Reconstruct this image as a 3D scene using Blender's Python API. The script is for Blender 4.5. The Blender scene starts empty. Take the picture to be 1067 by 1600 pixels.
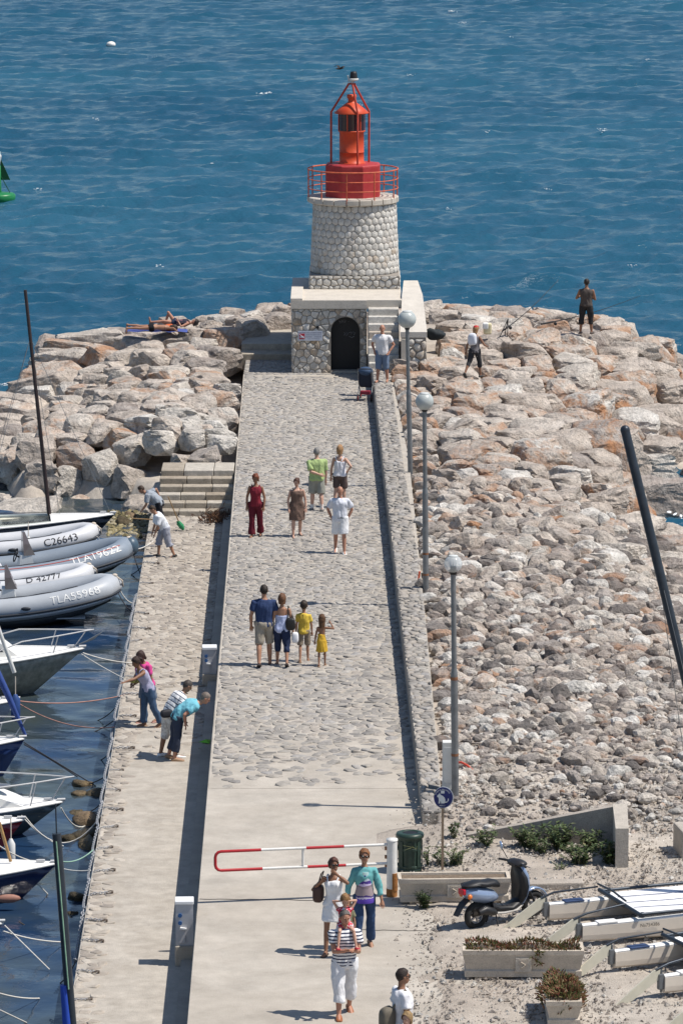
import bpy, bmesh, math, random
import numpy as np
from mathutils import Vector, Matrix, noise as mnoise
PI = math.pi
rnd = random.Random(7)
rng = np.random.default_rng(11)
scene = bpy.context.scene
COL = scene.collection
R = math.radians

# ------------------------------------------------------------------ camera
CAM_H, CAM_P, CAM_F = 20.3, math.atan(1261.0 / 7000.0), 7000.0     # height, pitch below level, focal length in photo pixels
cam_d = bpy.data.cameras.new('camera'); cam = bpy.data.objects.new('camera', cam_d); COL.objects.link(cam)
cam.location = (0, 0, CAM_H); cam.rotation_euler = (PI / 2 - CAM_P, 0, 0)
cam_d.sensor_fit = 'VERTICAL'; cam_d.sensor_height = 36.0; cam_d.lens = 36.0 * CAM_F / 1600.0
cam_d.clip_start = 1.0; cam_d.clip_end = 30000.0
scene.camera = cam

# ------------------------------------------------------------------ sky, sun, exposure
SUN_EL, SUN_AZ = R(60.5), R(97.0)            # azimuth clockwise from +Y (the view direction): sun on the right, a little to our side
world = bpy.data.worlds.new('World'); scene.world = world; world.use_nodes = True
wn = world.node_tree.nodes; wl = world.node_tree.links
sky = wn.new('ShaderNodeTexSky'); sky.sky_type = 'NISHITA'; sky.sun_disc = False
sky.sun_elevation = SUN_EL; sky.sun_rotation = SUN_AZ; sky.altitude = 20; sky.air_density = 1.0; sky.dust_density = 0.4; sky.ozone_density = 1.5
wl.new(sky.outputs[0], wn['Background'].inputs['Color']); wn['Background'].inputs['Strength'].default_value = 0.10
sun_d = bpy.data.lights.new('sun', 'SUN'); sun_d.energy = 5.0; sun_d.angle = R(0.5); sun_d.color = (1.0, 0.94, 0.86)
sun = bpy.data.objects.new('sun', sun_d); COL.objects.link(sun)
sdir = Vector((math.sin(SUN_AZ) * math.cos(SUN_EL), math.cos(SUN_AZ) * math.cos(SUN_EL), math.sin(SUN_EL)))
sun.rotation_euler = sdir.to_track_quat('Z', 'Y').to_euler(); sun.location = (40, 60, 60)
scene.view_settings.view_transform = 'Standard'; scene.view_settings.look = 'None'
scene.view_settings.gamma = 1.0; scene.view_settings.use_curve_mapping = False
scene.view_settings.exposure = 0.12

# ------------------------------------------------------------------ surveying: photo pixel -> point on a level plane
_fw = Vector((0, math.cos(CAM_P), -math.sin(CAM_P))); _up = Vector((0, math.sin(CAM_P), math.cos(CAM_P)))
def at(px, py, z=0.0):
    d = _fw + Vector((1, 0, 0)) * ((px - 533.5) / CAM_F) - _up * ((py - 800.0) / CAM_F)
    k = (z - CAM_H) / d.z
    return Vector((0, 0, CAM_H)) + d * k
def pix(p):
    v = Vector(p) - Vector((0, 0, CAM_H)); c = v.dot(_fw)
    return 533.5 + CAM_F * v.x / c, 800.0 - CAM_F * v.dot(_up) / c, CAM_F / c
def SZ(px, py, z=0.0):                     # photo pixels per metre there
    return pix(at(px, py, z))[2]

# ------------------------------------------------------------------ materials
MATS = {}
def nodes_of(m):
    m.use_nodes = True
    return m.node_tree.nodes, m.node_tree.links
def mat(name, col, rough=0.7, metal=0.0, var=0.12, scale=6.0, bump=0.0, bscale=40.0, spec=0.4, col2=None, coat=0.0, coord='Object'):
    """paint, stone, cloth: base colour with soft mottling and fine relief"""
    if name in MATS: return MATS[name]
    m = bpy.data.materials.new(name); n, l = nodes_of(m)
    b = n['Principled BSDF']; b.inputs['Roughness'].default_value = rough; b.inputs['Metallic'].default_value = metal
    b.inputs['Specular IOR Level'].default_value = spec; b.inputs['Coat Weight'].default_value = coat
    tc = n.new('ShaderNodeTexCoord')
    if var > 0:
        t = n.new('ShaderNodeTexNoise'); t.inputs['Scale'].default_value = scale; t.inputs['Detail'].default_value = 6; t.inputs['Roughness'].default_value = 0.65
        l.new(tc.outputs[coord], t.inputs['Vector'])
        r = n.new('ShaderNodeValToRGB'); r.color_ramp.elements[0].position = 0.3; r.color_ramp.elements[1].position = 0.7
        c2 = col2 or tuple(min(1, c * (1 + var)) for c in col[:3]); c1 = tuple(c * (1 - var) for c in col[:3]) if col2 is None else col
        r.color_ramp.elements[0].color = (*c1[:3], 1); r.color_ramp.elements[1].color = (*c2[:3], 1)
        l.new(t.outputs['Fac'], r.inputs['Fac']); l.new(r.outputs['Color'], b.inputs['Base Color'])
    else:
        b.inputs['Base Color'].default_value = (*col[:3], 1)
    if bump > 0:
        t2 = n.new('ShaderNodeTexNoise'); t2.inputs['Scale'].default_value = bscale; t2.inputs['Detail'].default_value = 5
        l.new(tc.outputs[coord], t2.inputs['Vector'])
        bp = n.new('ShaderNodeBump'); bp.inputs['Strength'].default_value = bump; bp.inputs['Distance'].default_value = 0.02
        l.new(t2.outputs['Fac'], bp.inputs['Height']); l.new(bp.outputs['Normal'], b.inputs['Normal'])
    MATS[name] = m
    return m
def ramp(n, stops, interp='LINEAR'):
    r = n.new('ShaderNodeValToRGB'); cr = r.color_ramp; cr.interpolation = interp
    while len(cr.elements) < len(stops): cr.elements.new(0.5)
    for e, (p, c) in zip(cr.elements, stops): e.position = p; e.color = (*c[:3], 1)
    return r
def tinted(name, stops, rough=0.85, mott=0.35, scale=5.0, bump=0.5, bscale=18.0, stain=None, stain_amt=0.0, dust=None, bdist=0.03, speck=0.32):
    """stone whose base colour is picked per piece by the 'tint' value, mottled, with stains of their own"""
    if name in MATS: return MATS[name]
    m = bpy.data.materials.new(name); n, l = nodes_of(m); b = n['Principled BSDF']
    b.inputs['Roughness'].default_value = rough; b.inputs['Specular IOR Level'].default_value = 0.25
    a = n.new('ShaderNodeAttribute'); a.attribute_name = 'tint'
    r = ramp(n, stops); l.new(a.outputs['Fac'], r.inputs['Fac'])
    tc = n.new('ShaderNodeTexCoord')
    t = n.new('ShaderNodeTexNoise'); t.inputs['Scale'].default_value = scale; t.inputs['Detail'].default_value = 9; t.inputs['Roughness'].default_value = 0.7
    l.new(tc.outputs['Object'], t.inputs['Vector'])
    mr = n.new('ShaderNodeMapRange'); mr.inputs['From Min'].default_value = 0.3; mr.inputs['From Max'].default_value = 0.7
    mr.inputs['To Min'].default_value = 1 - mott; mr.inputs['To Max'].default_value = 1 + mott * 0.6
    l.new(t.outputs['Fac'], mr.inputs['Value'])
    mx = n.new('ShaderNodeMix'); mx.data_type = 'RGBA'; mx.blend_type = 'MULTIPLY'; mx.inputs['Factor'].default_value = 1.0
    ts = n.new('ShaderNodeTexNoise'); ts.inputs['Scale'].default_value = bscale * 1.6; ts.inputs['Detail'].default_value = 4; ts.inputs['Roughness'].default_value = 0.75; l.new(tc.outputs['Object'], ts.inputs['Vector'])
    ms = n.new('ShaderNodeMapRange'); ms.inputs['From Min'].default_value = 0.34; ms.inputs['From Max'].default_value = 0.50; ms.inputs['To Min'].default_value = 1 - speck; ms.inputs['To Max'].default_value = 1.0; l.new(ts.outputs['Fac'], ms.inputs['Value'])
    mu = n.new('ShaderNodeMath'); mu.operation = 'MULTIPLY'; l.new(mr.outputs['Result'], mu.inputs[0]); l.new(ms.outputs['Result'], mu.inputs[1])
    l.new(r.outputs['Color'], mx.inputs['A']); l.new(mu.outputs[0], mx.inputs['B'])
    out = mx.outputs['Result']
    if stain:
        t3 = n.new('ShaderNodeTexNoise'); t3.inputs['Scale'].default_value = scale * 0.28; t3.inputs['Detail'].default_value = 7; t3.inputs['Roughness'].default_value = 0.72; t3.inputs['Distortion'].default_value = 1.2
        l.new(tc.outputs['Object'], t3.inputs['Vector'])
        m3 = n.new('ShaderNodeMapRange'); m3.inputs['From Min'].default_value = 0.44; m3.inputs['From Max'].default_value = 0.58
        l.new(t3.outputs['Fac'], m3.inputs['Value'])
        mm = n.new('ShaderNodeMath'); mm.operation = 'MULTIPLY'; l.new(m3.outputs['Result'], mm.inputs[0])
        a2 = n.new('ShaderNodeAttribute'); a2.attribute_name = 'rust'; l.new(a2.outputs['Fac'], mm.inputs[1])
        m4 = n.new('ShaderNodeMix'); m4.data_type = 'RGBA'; l.new(mm.outputs[0], m4.inputs['Factor']); l.new(out, m4.inputs['A'])
        rs = ramp(n, stain); l.new(t.outputs['Fac'], rs.inputs['Fac']); l.new(rs.outputs['Color'], m4.inputs['B'])
        out = m4.outputs['Result']
    l.new(out, b.inputs['Base Color'])
    t2 = n.new('ShaderNodeTexNoise'); t2.inputs['Scale'].default_value = bscale; t2.inputs['Detail'].default_value = 8; t2.inputs['Roughness'].default_value = 0.65
    l.new(tc.outputs['Object'], t2.inputs['Vector'])
    bp = n.new('ShaderNodeBump'); bp.inputs['Strength'].default_value = bump; bp.inputs['Distance'].default_value = bdist
    l.new(t2.outputs['Fac'], bp.inputs['Height']); l.new(bp.outputs['Normal'], b.inputs['Normal'])
    MATS[name] = m
    return m

# ------------------------------------------------------------------ object helpers
def props(o, label=None, cat=None, group=None, kind=None):
    if label: o['label'] = label
    if cat: o['category'] = cat
    if group: o['group'] = group
    if kind: o['kind'] = kind
    return o
def thing(name, label, cat, loc=(0, 0, 0), rz=0.0, group=None, rot=None, scale=None):
    o = bpy.data.objects.new(name, None); COL.objects.link(o); o.empty_display_size = 0.2
    o.location = loc; o.rotation_euler = rot if rot is not None else (0, 0, rz)
    if scale: o.scale = (scale, scale, scale)
    return props(o, label, cat, group)
def link(name, me, parent=None, m=None):
    o = bpy.data.objects.new(name, me); COL.objects.link(o)
    if parent is not None: o.parent = parent
    if m is not None:
        for q in (m if isinstance(m, (list, tuple)) else [m]): me.materials.append(q)
    return o
def setattr_f(me, name, arr):
    a = me.attributes.new(name, 'FLOAT', 'POINT'); a.data.foreach_set('value', np.asarray(arr, dtype=np.float32))
def copy_tree(o, parent=None):
    c = o.copy(); COL.objects.link(c)
    if parent is not None: c.parent = parent
    for k in list(o.children): copy_tree(k, c)
    return c

class MB:
    """collects shapes, then links them as one mesh object"""
    def __init__(s): s.v = []; s.f = []; s.mi = []; s.cur = 0; s.M = None; s.sm = []; s.smooth = False
    def add(s, vs, fs, smooth=None):
        b = len(s.v)
        if s.M is not None: vs = [s.M @ Vector(p) for p in vs]
        s.v.extend([tuple(p) for p in vs])
        for f in fs: s.f.append([b + i for i in f]); s.mi.append(s.cur); s.sm.append(s.smooth if smooth is None else smooth)
        return s
    def box(s, c, size, rz=0.0, bev=0.0, rot=None):
        x, y, z = (q / 2 for q in size)
        Mx = (rot if rot is not None else Matrix.Rotation(rz, 3, 'Z'))
        if bev <= 0:
            vs = [Vector((i * x, j * y, k * z)) for k in (-1, 1) for j in (-1, 1) for i in (-1, 1)]
            fs = [(0, 2, 3, 1), (4, 5, 7, 6), (0, 1, 5, 4), (2, 6, 7, 3), (0, 4, 6, 2), (1, 3, 7, 5)]
        else:
            bm = bmesh.new(); bmesh.ops.create_cube(bm, size=1.0)
            for q in bm.verts: q.co = Vector((q.co.x * size[0], q.co.y * size[1], q.co.z * size[2]))
            bmesh.ops.bevel(bm, geom=bm.edges[:] , offset=bev, segments=2, profile=0.6, affect='EDGES')
            bm.verts.index_update(); vs = [q.co.copy() for q in bm.verts]; fs = [[q.index for q in f.verts] for f in bm.faces]; bm.free()
        return s.add([Mx @ q + Vector(c) for q in vs], fs)
    def tube(s, path, r, n=8, caps=True, smooth=True, flat=1.0):
        path = [Vector(p) for p in path]; m = len(path)
        rr = r if isinstance(r, (list, tuple)) else [r] * m
        T = []
        for i in range(m):
            t = path[min(i + 1, m - 1)] - path[max(i - 1, 0)]
            T.append(t.normalized() if t.length > 1e-9 else Vector((0, 0, 1)))
        ref = Vector((0, 0, 1)) if abs(T[0].z) < 0.9 else Vector((0, 1, 0))
        u = (ref - T[0] * ref.dot(T[0])).normalized()
        vs = []; 
        for i in range(m):
            u = (u - T[i] * u.dot(T[i])); u = u.normalized() if u.length > 1e-6 else T[i].orthogonal().normalized()
            w = T[i].cross(u)
            for k in range(n):
                a = 2 * PI * k / n
                vs.append(path[i] + (u * math.cos(a) * flat + w * math.sin(a)) * rr[i])
        fs = [[i * n + k, i * n + (k + 1) % n, (i + 1) * n + (k + 1) % n, (i + 1) * n + k] for i in range(m - 1) for k in range(n)]
        s.add(vs, fs, smooth)
        if caps:
            s.add(vs[:n], [list(range(n))[::-1]], False); s.add(vs[-n:], [list(range(n))], False)
        return s
    def lathe(s, prof, n=24, c=(0, 0, 0), smooth=True, a0=0.0, closed=False):
        c = Vector(c); vs = [c + Vector((r * math.cos(a0 + 2 * PI * k / n), r * math.sin(a0 + 2 * PI * k / n), z)) for r, z in prof for k in range(n)]
        m = len(prof)
        fs = [[i * n + k, i * n + (k + 1) % n, (i + 1) * n + (k + 1) % n, (i + 1) * n + k] for i in range(m - 1) for k in range(n)]
        s.add(vs, fs, smooth)
        if prof[0][0] > 1e-4: s.add(vs[:n], [list(range(n))[::-1]], False)
        if prof[-1][0] > 1e-4: s.add(vs[-n:], [list(range(n))], False)
        return s
    def ball(s, c, r, n=12, m=8, scale=(1, 1, 1), rot=None):
        c = Vector(c); vs = []; 
        for i in range(m + 1):
            th = PI * i / m
            for k in range(n):
                p = Vector((math.sin(th) * math.cos(2 * PI * k / n) * scale[0], math.sin(th) * math.sin(2 * PI * k / n) * scale[1], math.cos(th) * scale[2])) * r
                vs.append(c + (rot @ p if rot is not None else p))
        fs = [[i * n + k, (i + 1) * n + k, (i + 1) * n + (k + 1) % n, i * n + (k + 1) % n] for i in range(m) for k in range(n)]
        return s.add(vs, fs, True)
    def prism(s, poly, z0, z1, smooth=False):
        n = len(poly)
        vs = [(p[0], p[1], z0) for p in poly] + [(p[0], p[1], z1) for p in poly]
        fs = [list(range(n))[::-1], list(range(n, 2 * n))] + [[k, (k + 1) % n, n + (k + 1) % n, n + k] for k in range(n)]
        return s.add(vs, fs, smooth)
    def extrude(s, poly3, d, smooth=False):
        """planar outline in space pushed along d"""
        n = len(poly3); d = Vector(d); p = [Vector(q) for q in poly3]
        return s.add(p + [q + d for q in p], [list(range(n))[::-1], list(range(n, 2 * n))] + [[k, (k + 1) % n, n + (k + 1) % n, n + k] for k in range(n)], smooth)
    def loft(s, rings, caps=True, smooth=True):
        n = len(rings[0]); vs = [p for r in rings for p in r]; m = len(rings)
        s.add(vs, [[i * n + k, i * n + (k + 1) % n, (i + 1) * n + (k + 1) % n, (i + 1) * n + k] for i in range(m - 1) for k in range(n)], smooth)
        if caps: s.add(rings[0], [list(range(n))[::-1]], False); s.add(rings[-1], [list(range(n))], False)
        return s
    def mesh(s, name):
        me = bpy.data.meshes.new(name); me.from_pydata(s.v, [], s.f)
        me.polygons.foreach_set('use_smooth', s.sm); me.polygons.foreach_set('material_index', s.mi); me.validate(); me.update()
        bm = bmesh.new(); bm.from_mesh(me); bmesh.ops.recalc_face_normals(bm, faces=bm.faces); bm.to_mesh(me); bm.free()
        return me
    def build(s, name, m, parent=None, kind=None, label=None):
        o = link(name, s.mesh(name), parent, m)
        if kind: o['kind'] = kind
        if label: o['label'] = label
        return o
def fast_mesh(name, V, F, smooth=False):
    """V (n,3), F (m,k) arrays of equal-sized faces"""
    V = np.asarray(V, dtype=np.float32); F = np.asarray(F, dtype=np.int32); k = F.shape[1]
    me = bpy.data.meshes.new(name); me.vertices.add(len(V)); me.vertices.foreach_set('co', V.ravel())
    me.loops.add(F.size); me.loops.foreach_set('vertex_index', F.ravel())
    me.polygons.add(len(F)); me.polygons.foreach_set('loop_start', np.arange(0, F.size, k, dtype=np.int32))
    me.polygons.foreach_set('use_smooth', np.full(len(F), smooth)); me.update(calc_edges=True); me.validate()
    return me
def evaluated(o):
    dg = bpy.context.evaluated_depsgraph_get(); return bpy.data.meshes.new_from_object(o.evaluated_get(dg))
_txt = {}
def text_geo(body, size, sub=0):
    """flat lettering as (verts, faces), origin at its lower left"""
    k = (body, size, sub)
    if k not in _txt:
        cu = bpy.data.curves.new('lettering', 'FONT'); cu.body = body; cu.size = size; cu.resolution_u = 3
        o = bpy.data.objects.new('lettering', cu); COL.objects.link(o); me = evaluated(o)
        vs = [v.co.copy() for v in me.vertices]; fs = [list(p.vertices) for p in me.polygons]
        bpy.data.objects.remove(o); bpy.data.curves.remove(cu)
        if sub:
            bm = bmesh.new(); bm.from_mesh(me)
            for _ in range(5):
                bmesh.ops.triangulate(bm, faces=bm.faces[:]); E = [e for e in bm.edges if e.calc_length() > sub]
                if not E: break
                bmesh.ops.subdivide_edges(bm, edges=E, cuts=1, use_grid_fill=False)
            bmesh.ops.triangulate(bm, faces=bm.faces[:]); bm.verts.index_update(); vs = [v.co.copy() for v in bm.verts]; fs = [[v.index for v in f.verts] for f in bm.faces]; bm.free()
        bpy.data.meshes.remove(me)
        _txt[k] = (vs, fs)
    return _txt[k]
def fnoise(P, scale, seed, octs=3, w=7):
    """cheap smooth solid noise about -1..1 for (n,3) points"""
    r = np.random.default_rng(seed); out = np.zeros(len(P)); amp = 1.0; f = 1.0 / scale
    for _ in range(octs):
        k = r.normal(size=(w, 3)); k /= np.linalg.norm(k, axis=1)[:, None]; k *= f * 2.2 * r.uniform(0.6, 1.4, (w, 1))
        out += amp * np.sin(P @ k.T + r.uniform(0, 6.28, w)).sum(1) / math.sqrt(w) * 0.9
        amp *= 0.5; f *= 2.1
    return out

# ------------------------------------------------------------------ plan cells (paving, masonry, boulders)
def clip(poly, a, b, c):
    """keep the side a*x+b*y<=c"""
    out = []; n = len(poly)
    for i in range(n):
        p = poly[i]; q = poly[(i + 1) % n]; dp = a * p[0] + b * p[1] - c; dq = a * q[0] + b * q[1] - c
        if dp <= 0: out.append(p)
        if (dp < 0 < dq) or (dq < 0 < dp):
            t = dp / (dp - dq); out.append((p[0] + (q[0] - p[0]) * t, p[1] + (q[1] - p[1]) * t))
    return out
def cells(seeds, reach, gap=0.0, ok=None):
    """Voronoi cells of plan seeds, inset by gap/2: list of polygons (or [] when cut away)"""
    g = {}
    for i, (x, y) in enumerate(seeds): g.setdefault((int(math.floor(x / reach)), int(math.floor(y / reach))), []).append(i)
    res = []
    for i, (x, y) in enumerate(seeds):
        h = reach * 0.95
        poly = [(x - h, y - h), (x + h, y - h), (x + h, y + h), (x - h, y + h)]
        cx, cy = int(math.floor(x / reach)), int(math.floor(y / reach))
        nb = [j for a in range(-2, 3) for b in range(-2, 3) for j in g.get((cx + a, cy + b), ()) if j != i]
        nb.sort(key=lambda j: (seeds[j][0] - x) ** 2 + (seeds[j][1] - y) ** 2)
        for j in nb[:22]:
            dx, dy = seeds[j][0] - x, seeds[j][1] - y; L = math.hypot(dx, dy)
            if L < 1e-6: continue
            poly = clip(poly, dx / L, dy / L, (dx * x + dy * y) / L + L / 2 - gap / 2)
            if len(poly) < 3: break
        res.append(poly if len(poly) >= 3 else [])
    return res
def area_c(poly):
    a = cx = cy = 0.0
    for i in range(len(poly)):
        p, q = poly[i], poly[(i + 1) % len(poly)]; w = p[0] * q[1] - q[0] * p[1]; a += w; cx += (p[0] + q[0]) * w; cy += (p[1] + q[1]) * w
    if abs(a) < 1e-9: return 0.0, poly[0][0], poly[0][1]
    return abs(a) / 2, cx / (3 * a), cy / (3 * a)
def round_poly(poly, k=0.22):
    out = []; n = len(poly)
    for i in range(n):
        p, q, s_ = poly[i - 1], poly[i], poly[(i + 1) % n]
        out.append((q[0] + (p[0] - q[0]) * k, q[1] + (p[1] - q[1]) * k)); out.append((q[0] + (s_[0] - q[0]) * k, q[1] + (s_[1] - q[1]) * k))
    return out
def stone_geo(poly, h, to3, inset=0.72, rnd_=0.22, jit=0.0, tilt=0.0):
    """one stone: outline poly in a 2-D frame, to3(u, v, w) puts it in space, w = proud height"""
    a, cx, cy = area_c(poly); P = round_poly(poly, rnd_) if len(poly) < 9 else poly; n = len(P)
    hs = [h * (1 + jit * (rnd.random() - .5)) for _ in range(3)]; ta, tb = rnd.gauss(0, tilt), rnd.gauss(0, tilt)
    tl = lambda p: ta * (p[0] - cx) + tb * (p[1] - cy)
    vs = [to3(p[0], p[1], -0.02) for p in P] + [to3(p[0], p[1], max(.001, h * 0.5 + tl(p))) for p in P]
    vs += [to3(cx + (p[0] - cx) * inset, cy + (p[1] - cy) * inset, max(.002, hs[i % 3] * 0.95 + tl(p))) for i, p in enumerate(P)]
    vs.append(to3(cx, cy, h))
    fs = []
    for k in range(n):
        k2 = (k + 1) % n
        fs += [[k, k2, n + k2, n + k], [n + k, n + k2, 2 * n + k2, 2 * n + k], [2 * n + k, 2 * n + k2, 3 * n]]
    return vs, fs
def stones(name, polys, hfun, to3, m, parent, limit=300, rank=None, min_area=0.004, tintf=None, inset=0.72, jit=0.5, tilt=0.0, rnd_=0.22):
    """each stone an object under parent (largest in the picture first), what is past the limit one joined part"""
    items = []
    for p in polys:
        if len(p) < 3: continue
        a, cx, cy = area_c(p)
        if a < min_area: continue
        items.append((rank(a, cx, cy) if rank else a, p, cx, cy))
    items.sort(key=lambda t: -t[0]); rest = MB(); rt = []
    for i, (_, p, cx, cy) in enumerate(items):
        h = hfun(cx, cy); vs, fs = stone_geo(p, h, to3, inset=inset, jit=jit, tilt=tilt, rnd_=rnd_)
        tn = tintf(cx, cy) if tintf else rnd.random()
        if i < limit:
            mb = MB(); mb.add(vs, fs, True); me = mb.mesh(name); setattr_f(me, 'tint', [tn] * len(me.vertices)); setattr_f(me, 'rust', [.55 if rnd.random() < .14 else 0.0] * len(me.vertices)); link(name, me, parent, m)
        else:
            rest.add(vs, fs, True); rt += [tn] * len(vs)
    if rest.v:
        me = rest.mesh(name + '_field'); setattr_f(me, 'tint', rt); o = link(name + '_field', me, parent, m); o['kind'] = 'stuff'
def jgrid(x0, x1, y0, y1, sx, sy, jit=0.34, off=0.5):
    out = []; j = 0; y = y0
    while y <= y1:
        x = x0 + (j % 2) * off * sx
        while x <= x1 + sx:
            out.append((x + rnd.uniform(-jit, jit) * sx, y + rnd.uniform(-jit, jit) * sy)); x += sx
        y += sy; j += 1
    return out
def inside(poly, x, y):
    c = False; n = len(poly)
    for i in range(n):
        (x1, y1), (x2, y2) = poly[i], poly[(i + 1) % n]
        if (y1 > y) != (y2 > y) and x < (x2 - x1) * (y - y1) / (y2 - y1) + x1: c = not c
    return c
def clip_convex(poly, hull):
    """cut poly to a convex counter-clockwise hull"""
    n = len(hull)
    for i in range(n):
        (x1, y1), (x2, y2) = hull[i], hull[(i + 1) % n]; a, b = (y2 - y1), -(x2 - x1); L = math.hypot(a, b)
        poly = clip(poly, a / L, b / L, (a * x1 + b * y1) / L)
        if len(poly) < 3: return []
    return poly
# ================================================================== THE SETTING
SEA_Z = -1.5; QUAY_Z = -0.88; KERB_Z = 0.43
def edge_l(py):  return 294.0 + (1590.0 - py) * 0.0862            # road / quay wall line in the photo
def edge_r(py):  return 660.0 - (1290.0 - py) * 0.1136            # foot line of the raised kerb walk
W2 = lambda p: (p.x, p.y)
def outer_r(py): return np.interp(py, [585, 600, 740, 1000, 1240, 1300], [606, 612, 641, 668, 690, 694])

# ---- open sea: wind waves as real relief in view, a level sheet out to the horizon
def sea():
    ys = [104.0]
    while ys[-1] < 380: ys.append(ys[-1] + 0.16 + (ys[-1] - 104) * 0.0016)
    ys = np.array(ys); nx = 330; tt = np.linspace(-1, 1, nx)
    half = 13 + (ys - 104) * 0.115
    X = tt[None, :] * half[:, None]; Y = np.repeat(ys[:, None], nx, 1)
    r = np.random.default_rng(5); Z = np.zeros_like(X); DX = np.zeros_like(X); DY = np.zeros_like(X)
    for i in range(84):
        lam = 0.5 * (5.0 / 0.5) ** (r.random() ** 1.25); th = -PI / 2 + r.normal() * 0.5 + 0.25
        k = 2 * PI / lam; a = 0.0088 * lam ** 0.90 * r.uniform(0.5, 1.25) * (1 if lam > 1.2 else 0.8)
        kx, ky = math.cos(th) * k, math.sin(th) * k; ph = kx * X + ky * Y + r.uniform(0, 6.28)
        fade = np.clip((lam / 2.2 - (half / nx * 2)[:, None]) / (lam * 0.2), 0, 1)
        Z += a * np.cos(ph) * fade; s_ = 0.75 * a * np.sin(ph) * fade; DX -= s_ * math.cos(th); DY -= s_ * math.sin(th)
    edge = np.clip(np.minimum(np.minimum((1 - np.abs(tt))[None, :] * 12, ((ys - 104) / 5)[:, None]), ((ys[-1] - ys) / 20)[:, None]), 0, 1)
    V = np.stack([X + DX * edge, Y + DY * edge, SEA_Z + Z * edge], -1).reshape(-1, 3)
    ny = len(ys); idx = np.arange(ny * nx).reshape(ny, nx)
    F = np.stack([idx[:-1, :-1], idx[:-1, 1:], idx[1:, 1:], idx[1:, :-1]], -1).reshape(-1, 4)
    fc = V[F].mean(1); F = F[~((fc[:, 0] < 0.3) & (fc[:, 1] < 127.5))]
    B = 9000.0; h0, h1 = half[0], half[-1]; y0, y1 = ys[0], ys[-1]
    ex = np.array([(-B, y0, SEA_Z), (B, y0, SEA_Z), (B, y1, SEA_Z), (-B, y1, SEA_Z), (-B, B * 2, SEA_Z), (B, B * 2, SEA_Z),
                   (9.0, -40, SEA_Z), (B, -40, SEA_Z), (9.0, y0, SEA_Z), (-B, 127.5, SEA_Z), (V[idx[int(np.searchsorted(ys, 127.5)), 0]][0], 127.5, SEA_Z)])
    e0 = len(V); V = np.concatenate([V, ex]); a_, b_, c_, d_ = idx[0, 0], idx[0, -1], idx[-1, -1], idx[-1, 0]
    F = np.concatenate([F, [[e0 + 9, e0 + 10, d_, e0 + 3], [b_, e0 + 1, e0 + 2, c_], [e0 + 3, e0 + 2, e0 + 5, e0 + 4], [e0 + 6, e0 + 7, e0 + 1, e0 + 8]]])
    me = fast_mesh('sea', V, F, True)
    m = bpy.data.materials.new('sea_water'); n, l = nodes_of(m); b = n['Principled BSDF']
    tc = n.new('ShaderNodeTexCoord')
    pn = n.new('ShaderNodeTexNoise'); pn.inputs['Scale'].default_value = 0.035; pn.inputs['Detail'].default_value = 4; l.new(tc.outputs['Object'], pn.inputs['Vector'])
    rp = ramp(n, [(0.3, (0.012, 0.068, 0.121)), (0.7, (0.021, 0.095, 0.153))]); l.new(pn.outputs['Fac'], rp.inputs['Fac']); l.new(rp.outputs['Color'], b.inputs['Base Color'])
    b.inputs['Roughness'].default_value = 0.18; b.inputs['IOR'].default_value = 1.333; b.inputs['Specular IOR Level'].default_value = 0.27
    mp = n.new('ShaderNodeMapping'); mp.inputs['Scale'].default_value = (0.8, 1.25, 1); l.new(tc.outputs['Object'], mp.inputs['Vector'])
    t = n.new('ShaderNodeTexNoise'); t.inputs['Scale'].default_value = 3.6; t.inputs['Detail'].default_value = 5; t.inputs['Roughness'].default_value = 0.6
    l.new(mp.outputs[0], t.inputs['Vector'])
    bp = n.new('ShaderNodeBump'); bp.inputs['Strength'].default_value = 0.55; bp.inputs['Distance'].default_value = 0.16
    l.new(t.outputs['Fac'], bp.inputs['Height']); l.new(bp.outputs['Normal'], b.inputs['Normal'])
    props(link('sea', me, None, m), kind='structure')
sea()

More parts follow.
